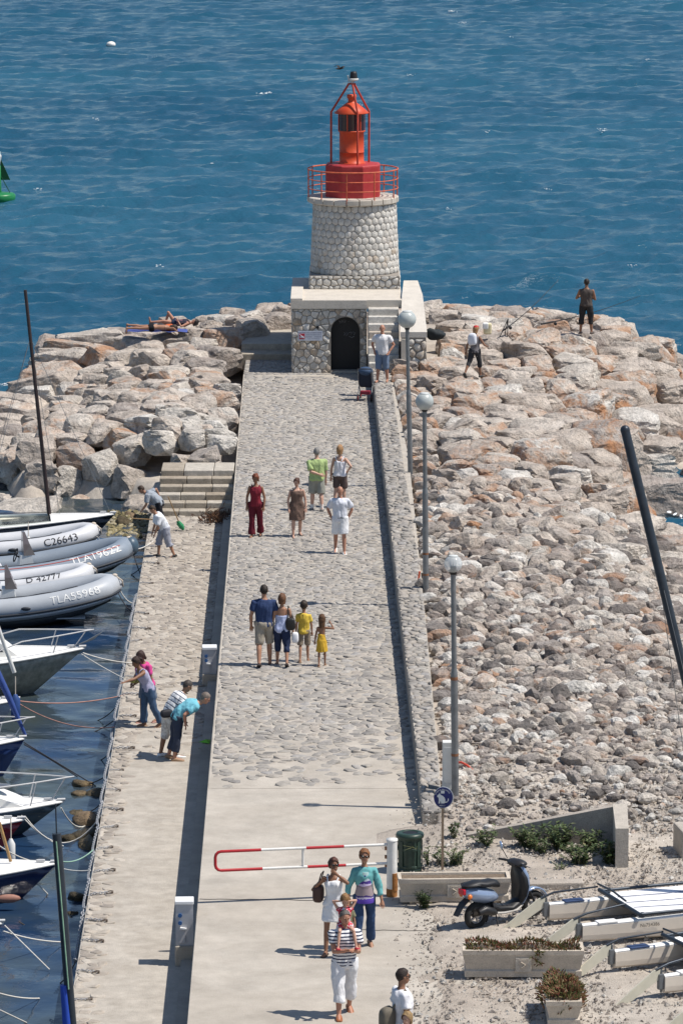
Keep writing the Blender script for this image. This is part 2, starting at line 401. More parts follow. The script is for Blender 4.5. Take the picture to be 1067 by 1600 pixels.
# ---- sheltered harbour water left of the quay
def harbour():
    xs = np.linspace(-16, 0.5, 150); ys = np.linspace(52, 128, 420)
    X, Y = np.meshgrid(xs, ys); r = np.random.default_rng(8); Z = np.zeros_like(X)
    for i in range(34):
        lam = 0.45 * (2.6 / 0.45) ** r.random(); th = -PI / 2 + r.normal() * 0.8; k = 2 * PI / lam
        Z += 0.0021 * lam ** 0.9 * r.uniform(.4, 1.3) * np.cos(math.cos(th) * k * X + math.sin(th) * k * Y + r.uniform(0, 6.28))
    V = np.stack([X, Y, SEA_Z + 0.004 + Z], -1).reshape(-1, 3); ny, nx = X.shape; idx = np.arange(nx * ny).reshape(ny, nx)
    F = np.stack([idx[:-1, :-1], idx[:-1, 1:], idx[1:, 1:], idx[1:, :-1]], -1).reshape(-1, 4)
    e0 = len(V); z = SEA_Z + 0.004
    V = np.concatenate([V, np.array([(-400, 52, z), (-400, 128, z), (-400, 20, z), (0.5, 20, z)])])
    F = np.concatenate([F, [[e0, idx[0, 0], idx[-1, 0], e0 + 1], [e0 + 2, e0 + 3, idx[0, -1], e0]]])
    me = fast_mesh('harbour_water', V, F, True)
    m = bpy.data.materials.new('harbour_water'); n, l = nodes_of(m); b = n['Principled BSDF']; tc = n.new('ShaderNodeTexCoord')
    pn = n.new('ShaderNodeTexNoise'); pn.inputs['Scale'].default_value = 0.4; pn.inputs['Detail'].default_value = 5; l.new(tc.outputs['Object'], pn.inputs['Vector'])
    rp = ramp(n, [(0.35, (0.013, 0.036, 0.085)), (0.65, (0.046, 0.058, 0.052))]); l.new(pn.outputs['Fac'], rp.inputs['Fac']); l.new(rp.outputs['Color'], b.inputs['Base Color'])  # blue sky reflection, olive boat reflections and bottom, mixed into the base colour
    b.inputs['Roughness'].default_value = 0.04; b.inputs['IOR'].default_value = 1.333; b.inputs['Specular IOR Level'].default_value = 0.5
    t = n.new('ShaderNodeTexNoise'); t.inputs['Scale'].default_value = 5.0; t.inputs['Detail'].default_value = 4; l.new(tc.outputs['Object'], t.inputs['Vector'])
    bp = n.new('ShaderNodeBump'); bp.inputs['Strength'].default_value = 0.22; bp.inputs['Distance'].default_value = 0.035
    l.new(t.outputs['Fac'], bp.inputs['Height']); l.new(bp.outputs['Normal'], b.inputs['Normal'])
    props(link('harbour_water', me, None, m), kind='structure')
harbour()

# ---- lie of the land: control points surveyed from the photograph, smooth between
_cp = []
for px, py, z in [(640, 740, .33), (668, 925, .33), (700, 1240, .28), (625, 600, .40), (650, 660, .4), (800, 700, .45), (800, 900, .25), (800, 1100, .2), (950, 1000, .12),
                  (1060, 1010, -.1), (1060, 1150, .05), (900, 1200, .15), (800, 1250, .14), (1000, 1280, .08), (720, 1320, .08), (700, 1400, 0), (900, 1400, 0), (1060, 1350, 0),
                  (660, 1600, 0), (1000, 1600, 0), (1067, 1500, 0), (800, 1500, 0), (1048, 805, -2.3), (1066, 868, -2.2), (1067, 930, -.7), (985, 790, -.5), (960, 860, .1),
                  (1010, 900, -.2), (950, 700, .15), (1067, 700, -.9), (1067, 600, -.8), (1005, 545, .1), (918, 532, .5), (960, 503, .3), (880, 497, .55), (760, 490, .55), (670, 488, .55), (740, 600, .4),
                  (455, 484, .6), (400, 488, .55), (330, 498, .5), (260, 518, .38), (180, 523, .15), (100, 560, -.45), (40, 600, -1.05), (5, 640, -1.45), (378, 600, .08), (374, 690, 0),
                  (300, 600, .2), (200, 620, -.05), (100, 650, -.6), (250, 700, .02), (100, 700, -.35), (30, 720, -.6), (240, 735, 0), (150, 735, -.75), (60, 760, -1.1), (200, 765, -1.15),
                  (100, 800, -1.85), (0, 795, -1.9), (190, 800, -1.75), (228, 806, -1.6)]:
    p = at(px, py, z); _cp.append((p.x, p.y, z))
for x, y, z in [(-14, 152, -3.5), (-8, 158, -3.5), (0, 162, -3.5), (8, 160, -3.5), (14, 152, -3.5), (14.5, 140, -3.4), (13.5, 128, -3.2), (11.8, 120, -2.6), (-15, 142, -3.0), (-16, 128, -2.6),
                (-12, 118, -2.6), (-6, 118, -2.6), (20, 110, -2.5), (14, 103, -1.4), (12, 96, -.3), (12, 85, .05), (14, 70, 0), (3, 60, 0), (10, 60, 0), (18, 60, .1), (20, 90, 0), (26, 100, -1), (30, 80, .2), (30, 60, .3)]:
    _cp.append((x, y, z))
_cp = np.array(_cp); _sy = 0.45
def _kern(ax, ay, bx, by): return np.sqrt((ax - bx) ** 2 + ((ay - by) * _sy) ** 2 + 0.04)
_A = _kern(_cp[:, None, 0], _cp[:, None, 1], _cp[None, :, 0], _cp[None, :, 1]) + np.eye(len(_cp)) * 0.02
_w = np.linalg.solve(_A, _cp[:, 2])
def lay(x, y):
    x = np.asarray(x, float); y = np.asarray(y, float)
    return _kern(x[..., None], y[..., None], _cp[:, 0], _cp[:, 1]) @ _w
def layz(x, y): return float(lay(np.array([x]), np.array([y]))[0])
def at_land(px, py, lift=0.0):
    z = 0.2
    for _ in range(8): p = at(px, py, z); z = layz(p.x, p.y)
    p = at(px, py, z); return Vector((p.x, p.y, z + lift))

M_ground = tinted('gravel_ground', [(0, (0.41, 0.355, 0.30)), (0.5, (0.46, 0.405, 0.345)), (1, (0.50, 0.45, 0.39))], mott=0.30, scale=2.2, bump=0.9, bscale=34, bdist=0.03)
def ground():
    xs = np.concatenate([np.linspace(-17, 0.6, 60), np.linspace(0.70, 12, 190), np.linspace(12.5, 60, 40)]); ys = np.concatenate([np.linspace(40, 64, 12), np.linspace(64.5, 112, 330), np.linspace(112.4, 163, 160)])
    X, Y = np.meshgrid(xs, ys); Z = lay(X, Y)
    Z = Z + 0.02 * fnoise(np.stack([X, Y, X * 0], -1).reshape(-1, 3), 1.4, 3).reshape(X.shape)
    _kq = [at(float(outer_r(p)), p, KERB_Z) for p in (1300, 1240, 1000, 740, 612, 590)]; kx_ = np.interp(Y, [q.y for q in _kq], [q.x for q in _kq]); nearx = np.interp(Y, [60, at(668, 1400).y, at(664, 1305).y], [at(700, 1700).x, at(668, 1400).x, at(664, 1305).x]); y_k = at(664, 1300).y
    Z = np.where(Y > y_k, np.where(X < kx_ - .12, np.minimum(Z, -.55), Z), Z + np.interp(X - nearx, [-1.3, -.35, .25], [-.12, -.028, .016]) + .016 * fnoise(np.stack([X, Y * .55, X * 0], -1).reshape(-1, 3), .5, 17, 4).reshape(X.shape)); Z = np.where((X < -1.5) & (Y < 121), -3.2, Z)
    Z = np.where(Y > 108, Z - 0.35, Z)
    V = np.stack([X, Y, Z], -1).reshape(-1, 3); ny, nx = X.shape; idx = np.arange(nx * ny).reshape(ny, nx)
    F = np.stack([idx[:-1, :-1], idx[:-1, 1:], idx[1:, 1:], idx[1:, :-1]], -1).reshape(-1, 4)
    e0 = len(V); V = np.concatenate([V, np.array([(-600, -500, -.5), (600, -500, -.5), (600, 40, -.5), (-600, 40, -.5)])]); F = np.concatenate([F, [[e0, e0 + 1, e0 + 2, e0 + 3]]])
    me = fast_mesh('ground', V, F, True); setattr_f(me, 'tint', 0.5 + 0.4 * fnoise(V.astype(float), 2.5, 9)); props(link('ground', me, None, M_ground), kind='structure')
ground()

# ---- pier road: slab, then cobbles beyond the worn concrete
L0, L1 = at(edge_l(1700), 1700), at(edge_l(586), 586)
Rn, Rf = at(edge_r(1296), 1296), at(edge_r(592), 592)
DIRT = [(.3, (.29, .255, .21)), (.7, (.37, .33, .28))]
M_conc = tinted('worn_concrete', [(0, (0.40, 0.36, 0.305)), (0.5, (0.455, 0.415, 0.36)), (1, (0.49, 0.455, 0.405))], mott=0.24, scale=1.1, bump=0.4, bscale=34, bdist=0.02, stain=DIRT, speck=.2)
M_cob = tinted('cobble_stone', [(0, (0.25, 0.235, 0.22)), (0.25, (0.31, 0.29, 0.265)), (0.5, (0.355, 0.33, 0.295)), (0.72, (0.395, 0.355, 0.31)), (0.88, (0.325, 0.312, 0.30)), (1, (0.45, 0.42, 0.375))], mott=0.34, scale=11, bump=0.5, bscale=40, bdist=0.02)
M_mort = tinted('sandy_mortar', [(0, (0.40, 0.36, 0.305)), (0.5, (0.455, 0.415, 0.36)), (1, (0.49, 0.455, 0.405))], mott=0.24, scale=3, bump=0.45, bscale=40, stain=DIRT, speck=.25)
def slab(name, poly, z0, z1, m, seg=0):
    mb = MB(); mb.prism(poly, z0, z1); me = mb.mesh(name); setattr_f(me, 'tint', [0.5] * len(me.vertices)); setattr_f(me, 'rust', [0.42] * len(me.vertices))
    return props(link(name, me, None, m), kind='structure')
road_poly = [W2(L0), W2(at(770, 1700)), W2(at(738, 1400)), W2(at(684, 1310)), W2(Rn), W2(Rf), W2(L1)]
road = slab('pier_road', road_poly, -3.0, 0.0, M_conc)
# seams of the concrete, thin real gaps filled dark
def rank_px(z):
    def f(a, x, y):
        u, v, s_ = pix((x, y, z)); inn = -30 < u < 1100 and -30 < v < 1630
        return a * s_ * s_ * s_ if inn else 0.0
    return f
def road_cobbles():
    y0, y1 = at(450, 1236).y, Rf.y + 0.3
    hull = [W2(at(edge_l(1236) + 2, 1236)), W2(at(edge_r(1236) - 1, 1236)), W2(Rf), W2(L1)]
    hull = [(hull[0][0] + .03, hull[0][1]), (hull[1][0] - .03, hull[1][1]), (hull[2][0] - .03, hull[2][1]), (hull[3][0] + .03, hull[3][1])]
    yA = at(450, 1010).y; sd = jgrid(-3.2, 1.8, y0 - .4, yA, .255, .225, jit=0.42); nA = len(sd); sd += jgrid(-3.2, 1.8, yA + .24, y1, .215, .19, jit=0.42)
    ps = cells(sd, 0.56, gap=0.026); out = []
    for (x, y), p in zip(sd, ps):
        if p:
            # the cobbled surface frays into the concrete
            if y < y0 + 7 and rnd.random() < ((y0 + 7 - y) / 7.1) ** 2.4 + .06 * math.sin(x * 3 + y): continue
            q = clip_convex(p, hull)
            if q: out.append(q)
    stones('cobble', out, lambda x, y: 0.010 + 0.014 * rnd.random() ** 1.5 + (0.008 * rnd.random() if y > 98 else 0), lambda u, v, w: (u, v, w), M_cob, road, 300, rank_px(0), 0.006, inset=0.90, tilt=.075, rnd_=.12)
road_cobbles()
mort = MB(); _h = [W2(at(edge_l(1232) + 1, 1232)), W2(at(edge_r(1232) - 1, 1232)), W2(Rf), W2(L1)]
_y3 = at(450, 930).y; _f = (_y3 - _h[0][1]) / (_h[2][1] - _h[0][1]); _m1 = (_h[1][0] + (_h[2][0] - _h[1][0]) * _f, _y3); _m0 = (_h[0][0] + (_h[3][0] - _h[0][0]) * _f, _y3)
mort.add([(*_h[0], .004), (*_h[1], .004), (*_m1, .007), (*_m0, .007), (*_h[2], .010), (*_h[3], .010)], [(0, 1, 2, 3), (3, 2, 4, 5)]); _me = mort.mesh('mortar_bed'); setattr_f(_me, 'tint', [.5] * 6); setattr_f(_me, 'rust', [.42] * 6); link('mortar_bed', _me, road, M_conc)
M_dark = mat('dark_gap', (0.035, 0.032, 0.03), 0.9, var=0.2)
sm = MB()
for (xa, ya), (xb, yb), w in [((312, 1405), (530, 1407), .035), ((560, 1453), (668, 1455), .03)]:
    a, b = at(xa, ya), at(xb, yb); k = 14; P = [a.lerp(b, i / k) + Vector((0, rnd.uniform(-.025, .025), 0.004)) for i in range(k + 1)]
    for i in range(k): sm.add([P[i] - Vector((0, w / 2, 0)), P[i + 1] - Vector((0, w / 2, 0)), P[i + 1] + Vector((0, w / 2, 0)), P[i] + Vector((0, w / 2, 0))], [(0, 1, 2, 3)])
sm.build('concrete_seam', M_dark, road)

# ---- raised kerb walk on the right of the road
def kerb():
    ins, outs = [], []
    for py in range(592, 1300, 12):
        p = at(edge_r(py), py, 0.0); q = at(float(outer_r(py)), py, KERB_Z); ins.append(W2(p)); outs.append((q.x, p.y))
    poly = [*ins, *outs[::-1]]
    mb = MB(); n = len(ins)
    def zt(i):  # the near end dips to the ground
        y = ins[i][1]; y0 = ins[-1][1]; return KERB_Z - 0.028 if y - y0 > 3.0 else (KERB_Z - .028) * (0.55 + 0.45 * (y - y0) / 3.0)
    vs = []
    for i in range(n): vs += [(*ins[i], -.6), (ins[i][0] + 0.0, ins[i][1], zt(i)), (outs[i][0], outs[i][1], zt(i)), (*outs[i], -.6)]
    fs = [[4 * i + k, 4 * i + k + 1, 4 * i + k + 5, 4 * i + k + 4] for i in range(n - 1) for k in range(3)] + [[0, 1, 2, 3], [4 * n - 4, 4 * n - 1, 4 * n - 2, 4 * n - 3]]
    mb.add(vs, fs); me = mb.mesh('kerb_walk'); setattr_f(me, 'tint', [.45] * len(me.vertices)); k = props(link('kerb_walk', me, None, M_mort), kind='structure')
    yn = ins[-1][1]; sd = jgrid(0.6, 2.2, yn, ins[0][1], .20, .20, jit=0.40); ps = cells(sd, .42, gap=.022); out = []
    hull = [(ins[-1][0] + .005, yn), (outs[-1][0], yn), (outs[len(outs) // 2][0] + .0, outs[len(outs) // 2][1]), outs[0], (ins[0][0] + .005, ins[0][1])]
    for p in ps:
        q = clip_convex(p, hull) if p else []
        if q: out.append(q)
    def zz(y): return (KERB_Z - .028) if y - yn > 3.0 else (KERB_Z - .028) * (0.55 + 0.45 * (y - yn) / 3.0)
    stones('cobble', out, lambda x, y: 0.02 + 0.025 * rnd.random(), lambda u, v, w: (u, v, zz(v) + w), M_cob, k, 150, rank_px(KERB_Z), 0.006, inset=.86, tilt=.12, rnd_=.14)
    # upright facing stones of the kerb, toward the road
    fc = []; y = ins[-1][1] + .2
    M_ = M_cob; lim = 0; rest = MB(); rt = []
    while y < ins[0][1] - .3:
        Lh = rnd.uniform(.3, .5); xa = np.interp(y, [q[1] for q in ins[::-1]], [q[0] for q in ins[::-1]])
        xb = np.interp(y + Lh, [q[1] for q in ins[::-1]], [q[0] for q in ins[::-1]])
        mb = MB(); t = rnd.random(); h = zz(y)
        P = [(y + .015, 0.0), (y + Lh - .015, 0.0), (y + Lh - .015, h - .01), (y + .015, h - .01)]
        vs, fs = stone_geo([(a - y, b - .015) for a, b in P], 0.012, lambda u, v, w: (xa + (xb - xa) * u / Lh - w, y + u, v), inset=.85, jit=.4)
        rest.add(vs, fs, True); rt += [t] * len(vs); y += Lh
    me = rest.mesh('facing_stone'); setattr_f(me, 'tint', rt); o = link('facing_stone', me, k, M_cob); o['kind'] = 'stuff'
kerb()

# ---- lower quay along the harbour
def quay_l(py): return 228.0 - (py - 850.0) * 0.1625
def quay():
    pa = [at(quay_l(py), py, QUAY_Z) for py in (1720, 1500, 1300, 1100, 950, 850, 806)]
    wl_ = [at(edge_l(py), py, 0.0) for py in (1720, 586)]
    def wx(y): return np.interp(y, [wl_[0].y, wl_[1].y], [wl_[0].x, wl_[1].x])
    yb = pa[-1].y; poly = [W2(p) for p in pa] + [(wx(yb) - 0.002, yb), (wx(pa[0].y) - 0.002, pa[0].y)]
    q = slab('lower_quay', poly[::-1], -3.2, QUAY_Z, M_mort)
    lx = lambda y: np.interp(y, [p.y for p in pa], [p.x for p in pa])
    sd = jgrid(-8, -1.5, pa[0].y + 1.5, yb, .22, .19, jit=.42); ps = cells(sd, .42, gap=.022); out = []; hull = [W2(p) for p in pa] + [(wx(yb) - .3, yb), (wx(pa[0].y) - .3, pa[0].y)]
    xs = [W2(pa[0]), W2(pa[-1])]
    for (x, y), p in zip(sd, ps):
        if not p or x < lx(y) - .1 or x > wx(y) - .22: continue
        v = pix((x, y, QUAY_Z))[1]; w_edge = x - lx(y)
        keep = 1.0 if v < 1150 else (0.55 if w_edge < .55 else 0.12)
        keep = float(np.interp(v, [1010, 1190], [1, 0])) if w_edge > .22 + .34 * rnd.random() else (1.0 if v < 1200 else .8)
        if True:
            if rnd.random() < keep:
                yl = lx(y); p2 = clip(p, -1, 0, -(yl + .02)); p2 = clip(p2, 1, 0, wx(y) - .27) if len(p2) > 2 else []
                if len(p2) > 2: out.append(p2)
    stones('paving_stone', out, lambda x, y: 0.005 + 0.010 * rnd.random(), lambda u, v, w: (u, v, QUAY_Z + w), M_cob2, q, 300, rank_px(QUAY_Z), .006, inset=.88, tilt=.09, rnd_=.14)
    # low ledge at the foot of the road wall
    mb = MB(); y0, y1 = at(300, 1690, QUAY_Z).y, yb - .3; a, b = (wx(y0), y0), (wx(y1), y1); w = .27
    mb.prism([(a[0] - w, a[1]), (a[0] - .003, a[1]), (b[0] - .003, b[1]), (b[0] - w, b[1])], QUAY_Z - .2, QUAY_Z + .12); me = mb.mesh('wall_ledge'); setattr_f(me, 'tint', [.2] * len(me.vertices))
    link('wall_ledge', me, q, M_conc)
    # stones of the road's retaining wall, facing the harbour
    rest = MB(); rt = []
    for row in range(3):
        y = y0 + row * .2
        while y < y1:
            Lh = rnd.uniform(.35, .6); xa, xb = wx(y), wx(y + Lh); zb = QUAY_Z + .12 + row * .245
            vs, fs = stone_geo([(0.01, zb), (Lh - .01, zb), (Lh - .01, zb + .23), (0.01, zb + .23)], .02, lambda u, v, w_: (xa + (xb - xa) * u / Lh - w_, y + u, v), inset=.85)
            rest.add(vs, fs, True); rt += [rnd.random()] * len(vs); y += Lh
    me = rest.mesh('wall_stone'); setattr_f(me, 'tint', rt); o = link('wall_stone', me, road, M_cob); o['kind'] = 'stuff'
    return lx, wx, yb
M_cob2 = tinted('quay_stone', [(0, (0.30, 0.265, 0.23)), (0.4, (0.38, 0.335, 0.285)), (0.7, (0.43, 0.38, 0.32)), (1, (0.49, 0.445, 0.385))], mott=0.25, scale=8, bump=0.5, bscale=40, bdist=0.02)
quay_x, wall_x, QUAY_END = quay()

# ---- steps from the quay up to the rocks' edge path
def steps():
    t = thing('stone_steps', 'flight of six worn stone steps from the lower quay up to the pier road', 'steps')
    M_step = tinted('step_stone', [(0, (0.32, 0.27, 0.21)), (0.5, (0.42, 0.37, 0.30)), (1, (0.50, 0.46, 0.40))], mott=.3, scale=5, bump=.6, bscale=22)
    base = at(300, 807, QUAY_Z); y = base.y; xl = at(246, 807, QUAY_Z).x
    for i in range(6):
        z0, z1 = QUAY_Z - i * QUAY_Z / 6, QUAY_Z - (i + 1) * QUAY_Z / 6; yy = y + i * .42; x0 = xl + rnd.uniform(-.05, .02); x1 = wall_x(yy) - .035
        st = None; k = 3; cuts = sorted([x0, x1] + [x0 + (x1 - x0) * (j + 1 + rnd.uniform(-.2, .2)) / k for j in range(k - 1)])
        for j in range(k):
            mb = MB(); d = .42 if i < 5 else 1.3
            mb.box(((cuts[j] + cuts[j + 1]) / 2, yy + d / 2 + rnd.uniform(-.012, .012), (z0 + z1) / 2 - .1 + .1 * (i == 0) * 0), (cuts[j + 1] - cuts[j] - .014, d - .004, z1 - z0 + .2), bev=.022)
            me = mb.mesh('step'); setattr_f(me, 'tint', [rnd.random()] * len(me.vertices)); link('step', me, t, M_step)
    return y
steps()
# far landing beside the lighthouse: two stone steps and a paved strip
def landing():
    t = thing('path_steps', 'two low stone steps in the shadow left of the lighthouse', 'steps')
    M_step = MATS['step_stone']; a = at(384, 563, 0.0); b = at(456, 563, 0.0)
    for i in range(2):
        mb = MB(); y0 = a.y + i * .9; d = .9 if i == 0 else 3.6
        mb.box(((a.x + b.x) / 2 + .1, y0 + d / 2, .2 * (i + 1) / 2 - .15), (b.x - a.x + .5, d - .004, .2 * (i + 1) + .3), bev=.02)
        me = mb.mesh('step'); setattr_f(me, 'tint', [.4 + .3 * i] * len(me.vertices)); link('step', me, t, M_step)
    # ground in front of the lighthouse and behind the road's end
    p = [W2(L1), W2(Rf), (Rf.x + 2.2, Rf.y), (Rf.x + 2.2, Rf.y + 9), (L1.x, Rf.y + 9)]
    s_ = slab('lighthouse_forecourt', [(L1.x, L1.y + .004), (Rf.x, Rf.y + .004), (Rf.x + 0.0, Rf.y + 9), (L1.x, Rf.y + 9)], -2.5, -0.004, M_mort)
    sd = jgrid(L1.x, Rf.x, L1.y + .1, L1.y + 4, .215, .19, jit=.42); ps = [p for p in cells(sd, .42, gap=.024) if p]
    hull = [(L1.x, L1.y + .05), (Rf.x, L1.y + .05), (Rf.x, L1.y + 4), (L1.x, L1.y + 4)]
    stones('cobble', [q for q in (clip_convex(p, hull) for p in ps) if q], lambda x, y: .02, lambda u, v, w: (u, v, w - .006), M_cob, s_, 60, rank_px(0), .012, inset=.8)
landing()
# ================================================================== THE LIGHTHOUSE
M_lstone = tinted('lighthouse_stone', [(0, (0.53, 0.50, 0.45)), (0.5, (0.62, 0.59, 0.54)), (0.8, (0.68, 0.655, 0.61)), (0.93, (0.47, 0.39, 0.31)), (1, (0.42, 0.36, 0.30))], mott=.3, scale=7, bump=.9, bscale=24, bdist=.03, stain=[(.3, (.34, .22, .12)), (.7, (.46, .36, .25))])
M_ljoint = mat('grey_joint', (0.26, 0.235, 0.205), .95, var=.25, scale=12, bump=.3)
M_lconc = tinted('pale_render', [(0, (0.50, 0.45, 0.38)), (0.5, (0.57, 0.52, 0.45)), (1, (0.60, 0.56, 0.50))], mott=.14, scale=2.2, bump=.3, bscale=26)
M_red = mat('red_paint', (0.34, 0.020, 0.024), .55, var=.3, scale=2.5, spec=.35, bump=.25, col2=(.42, .05, .05))
M_orange = mat('orange_paint', (0.52, 0.048, 0.013), .5, var=.25, scale=3, col2=(.60, .085, .025), spec=.4)
M_orail = mat('orange_rail', (0.56, 0.12, 0.05), .55, var=.35, scale=9)
M_black = mat('black_paint', (0.012, 0.012, 0.014), .55, var=.2)
M_rail2 = mat('cage_red', (0.42, 0.045, 0.022), .5, var=.15)
def tint_all(o, v): setattr_f(o.data, 'tint', [v] * len(o.data.vertices)); return o
def lighthouse():
    O = at(515, 583, 0.0)
    t = thing('lighthouse', 'squat stone lighthouse with red lantern at the end of the pier', 'lighthouse', O)
    X0, X1, XS, XP = -1.146, 1.146, 2.12, 2.93
    TOP = 2.27; SL = .26; dx0, dx1, spring = .04, .93, 1.30; dr = (dx1 - dx0) / 2; dc = (dx0 + dx1) / 2
    # base block with an arched doorway cut into its front: wall core built round the recess
    arch = [(dx1, 0.0), (dx1, spring)] + [(dc + dr * math.cos(a), spring + dr * math.sin(a)) for a in np.linspace(0, PI, 15)[1:-1]] + [(dx0, spring), (dx0, 0.0)]
    mb = MB(); H = TOP - SL; yb = .0
    def front(y):
        vs = [(X0, y, 0), (X0, y, H), (X1, y, H), (X1, y, 0)] + [(p[0], y, p[1]) for p in arch]; return vs
    vs = front(0.0); na = len(arch)
    # front face as a fan of quads between the outline and the arch
    fs = []
    A = [4 + i for i in range(na)]
    mid = na // 2
    fs.append([3, A[0], A[1], 2]); 
    for i in range(1, mid): fs.append([2, A[i], A[i + 1]])
    fs.append([2, A[mid], 1])
    for i in range(mid, na - 2): fs.append([1, A[i], A[i + 1]])
    fs.append([1, A[na - 2], A[na - 1], 0])
    mb.add(vs, fs)
    D = .42
    jam = [(p[0], 0.0, p[1]) for p in arch]; jb = [(p[0], D, p[1]) for p in arch]
    mb.add(jam + jb, [[i, i + 1, na + i + 1, na + i] for i in range(na - 1)])
    mb.add([(X0, 0, 0), (X0, 0, H), (X0, 6.2, H), (X0, 6.2, 0)], [(0, 1, 2, 3)])
    mb.add([(X1, 0, 0), (X1, 0, H), (X1, 6.2, H), (X1, 6.2, 0)], [(3, 2, 1, 0)])
    mb.add([(X0, 6.2, 0), (X0, 6.2, H), (X1, 6.2, H), (X1, 6.2, 0)], [(0, 1, 2, 3)])
    wall = mb.build('base_wall', M_ljoint, t)
    # rubble stones of the front and left walls
    sd = jgrid(X0 - .1, X1 + .1, .02, H + .1, .215, .20, jit=.36); out = []
    hull = [(X0 + .005, .01), (X1 - .005, .01), (X1 - .005, H - .02), (X0 + .005, H - .02)]
    for p in cells(sd, .42, gap=.022):
        q = clip_convex(p, hull) if p else []
        if not q: continue
        a, cx, cy = area_c(q)
        # keep clear of the doorway: push the cut line along the arch
        if dx0 - .02 < cx < dx1 + .02 and cy < spring: 
            continue
        if cy < spring + .02:
            if cx < dc: q = clip(q, 1, 0, dx0 - .012)
            else: q = clip(q, -1, 0, -(dx1 + .012))
        else:
            r_ = math.hypot(cx - dc, cy - spring)
            if r_ < dr + .02: continue
            nx, ny = (cx - dc) / r_, (cy - spring) / r_; q = clip(q, -nx, -ny, -(nx * dc + ny * spring + dr + .015))
        if len(q) > 2: out.append(q)
    stones('stone', out, lambda x, y: .014 + .018 * rnd.random(), lambda u, v, w: (u, -w, v), M_lstone, wall, 180, inset=.84, tilt=.1, rnd_=.09)
    sd = jgrid(.0, 6.2, .02, H, .24, .21, jit=.36); hull = [(.01, .01), (6.19, .01), (6.19, H - .02), (.01, H - .02)]
    out = [q for q in (clip_convex(p, hull) for p in cells(sd, .46, gap=.04) if p) if q]
    stones('side_stone', out, lambda x, y: .03, lambda u, v, w: (X0 - w, u, v), M_lstone, wall, 0)
    # door panel deep in the arch, with chalky scrawl
    mb = MB(); pa = [(p[0] + (.003 if p[0] < dc else -.003) * (abs(p[0] - dc) > dr - .01), D - .06, max(p[1], .06) - (.004 if p[1] > spring else 0)) for p in arch]; mb.extrude(pa, (0, .05, 0))
    door = mb.build('door', M_black, t)
    mb = MB(); mb.box((dc, D - .21, .03), (dx1 - dx0 - .004, .42, .06)); tint_all(mb.build('threshold', M_lconc, t), .1)
    Mg = mat('chalk_grey', (0.22, 0.22, 0.23), .9, var=.3, scale=30)
    mb = MB()
    def scr(pts): mb.tube([(x, D - .066, z) for x, z in pts], .009, 5)
    for s_ in ([(.28, 1.60), (.31, 1.54), (.34, 1.61), (.33, 1.50)], [(.38, 1.61), (.38, 1.52)], [(.38, 1.57), (.43, 1.57)], [(.43, 1.62), (.43, 1.52)], [(.48, 1.52), (.48, 1.61), (.53, 1.59), (.48, 1.56)], [(.57, 1.57), (.59, 1.56)],
               [(.44, 1.22), (.49, 1.18), (.44, 1.13)], [(.52, 1.22), (.57, 1.17), (.51, 1.12)], [(.58, 1.20), (.65, 1.23), (.72, 1.20), (.65, 1.17)], [(.72, 1.24), (.78, 1.21), (.75, 1.14)], [(.60, 1.10), (.68, 1.06), (.76, 1.10)]): scr(s_)
    mb.build('graffiti', Mg, door)
    # black drain hole and sign plate on the wall
    mb = MB(); mb.tube([(-.37, -.062, 1.43), (-.37, .1, 1.43)], .048, 14); mb.build('drain_pipe', M_black, t)
    Msg = mat('sign_white', (0.50, 0.53, 0.60), .4, var=.06); Mb = mat('sign_blue', (0.03, 0.05, 0.16), .5, var=0); Mr_ = mat('sign_red', (0.42, 0.02, 0.04), .5, var=0)
    mb = MB(); sx0, sx1, sz0, sz1 = -.975, -.215, 1.02, 1.325; mb.box(((sx0 + sx1) / 2, -.075, (sz0 + sz1) / 2), (sx1 - sx0, .012, sz1 - sz0), bev=.004); sg = mb.build('wall_sign', Msg, t)
    def txt(par, body, size, x, y, z, m, wmax=None):
        vs, fs = text_geo(body, size); w = max(v.x for v in vs); k = 1.0 if wmax is None else wmax / w
        mb = MB(); mb.add([(x + v.x * k, y, z + v.y) for v in vs], fs); return mb.build('lettering', m, par)
    txt(sg, 'ENTREE DE LA BATTERIE', .062, sx0 + .03, -.0835, sz1 - .075, Mb, .70)
    txt(sg, 'DANS LE RESPECT DE LA', .05, sx0 + .245, -.0835, sz1 - .135, Mb, .48)
    txt(sg, 'BAIGNADE', .055, sx0 + .245, -.0835, sz1 - .20, Mb, .19); txt(sg, 'INTERDITE', .05, sx0 + .50, -.0835, sz1 - .20, Mb, .22)
    txt(sg, 'LE MAIRE', .03, sx0 + .30, -.0835, sz1 - .25, Mb, .36)
    mb = MB(); mb.box((sx0 + .125, -.083, sz0 + .135), (.17, .008, .17)); mb.build('red_pictogram', Mr_, sg)
    mb = MB(); mb.box((sx0 + .125, -.0885, sz0 + .12), (.12, .004, .06)); mb.tube([(sx0 + .06, -.09, sz0 + .20), (sx0 + .19, -.09, sz0 + .08)], .009, 4); mb.build('pictogram_mark', Msg, sg)
    # roof slab and low corner kerb
    mb = MB(); mb.prism([(X0 - .05, -.06), (X1 + .002, -.06), (X1 + .002, .0), (XS + .1, .0), (XS + .1, 5.5), (X0 - .05, 5.5)], TOP - SL, TOP); tint_all(mb.build('roof_slab', M_lconc, t), .55)
    mb = MB(); mb.box((X0 + .13, 1.6, TOP + .03), (.37, 3.3, .066), bev=.015); tint_all(mb.build('roof_kerb', M_lconc, t), .8)
    # stair block and its ten steps
    ns = 11; st = None
    Mst = M_lstone
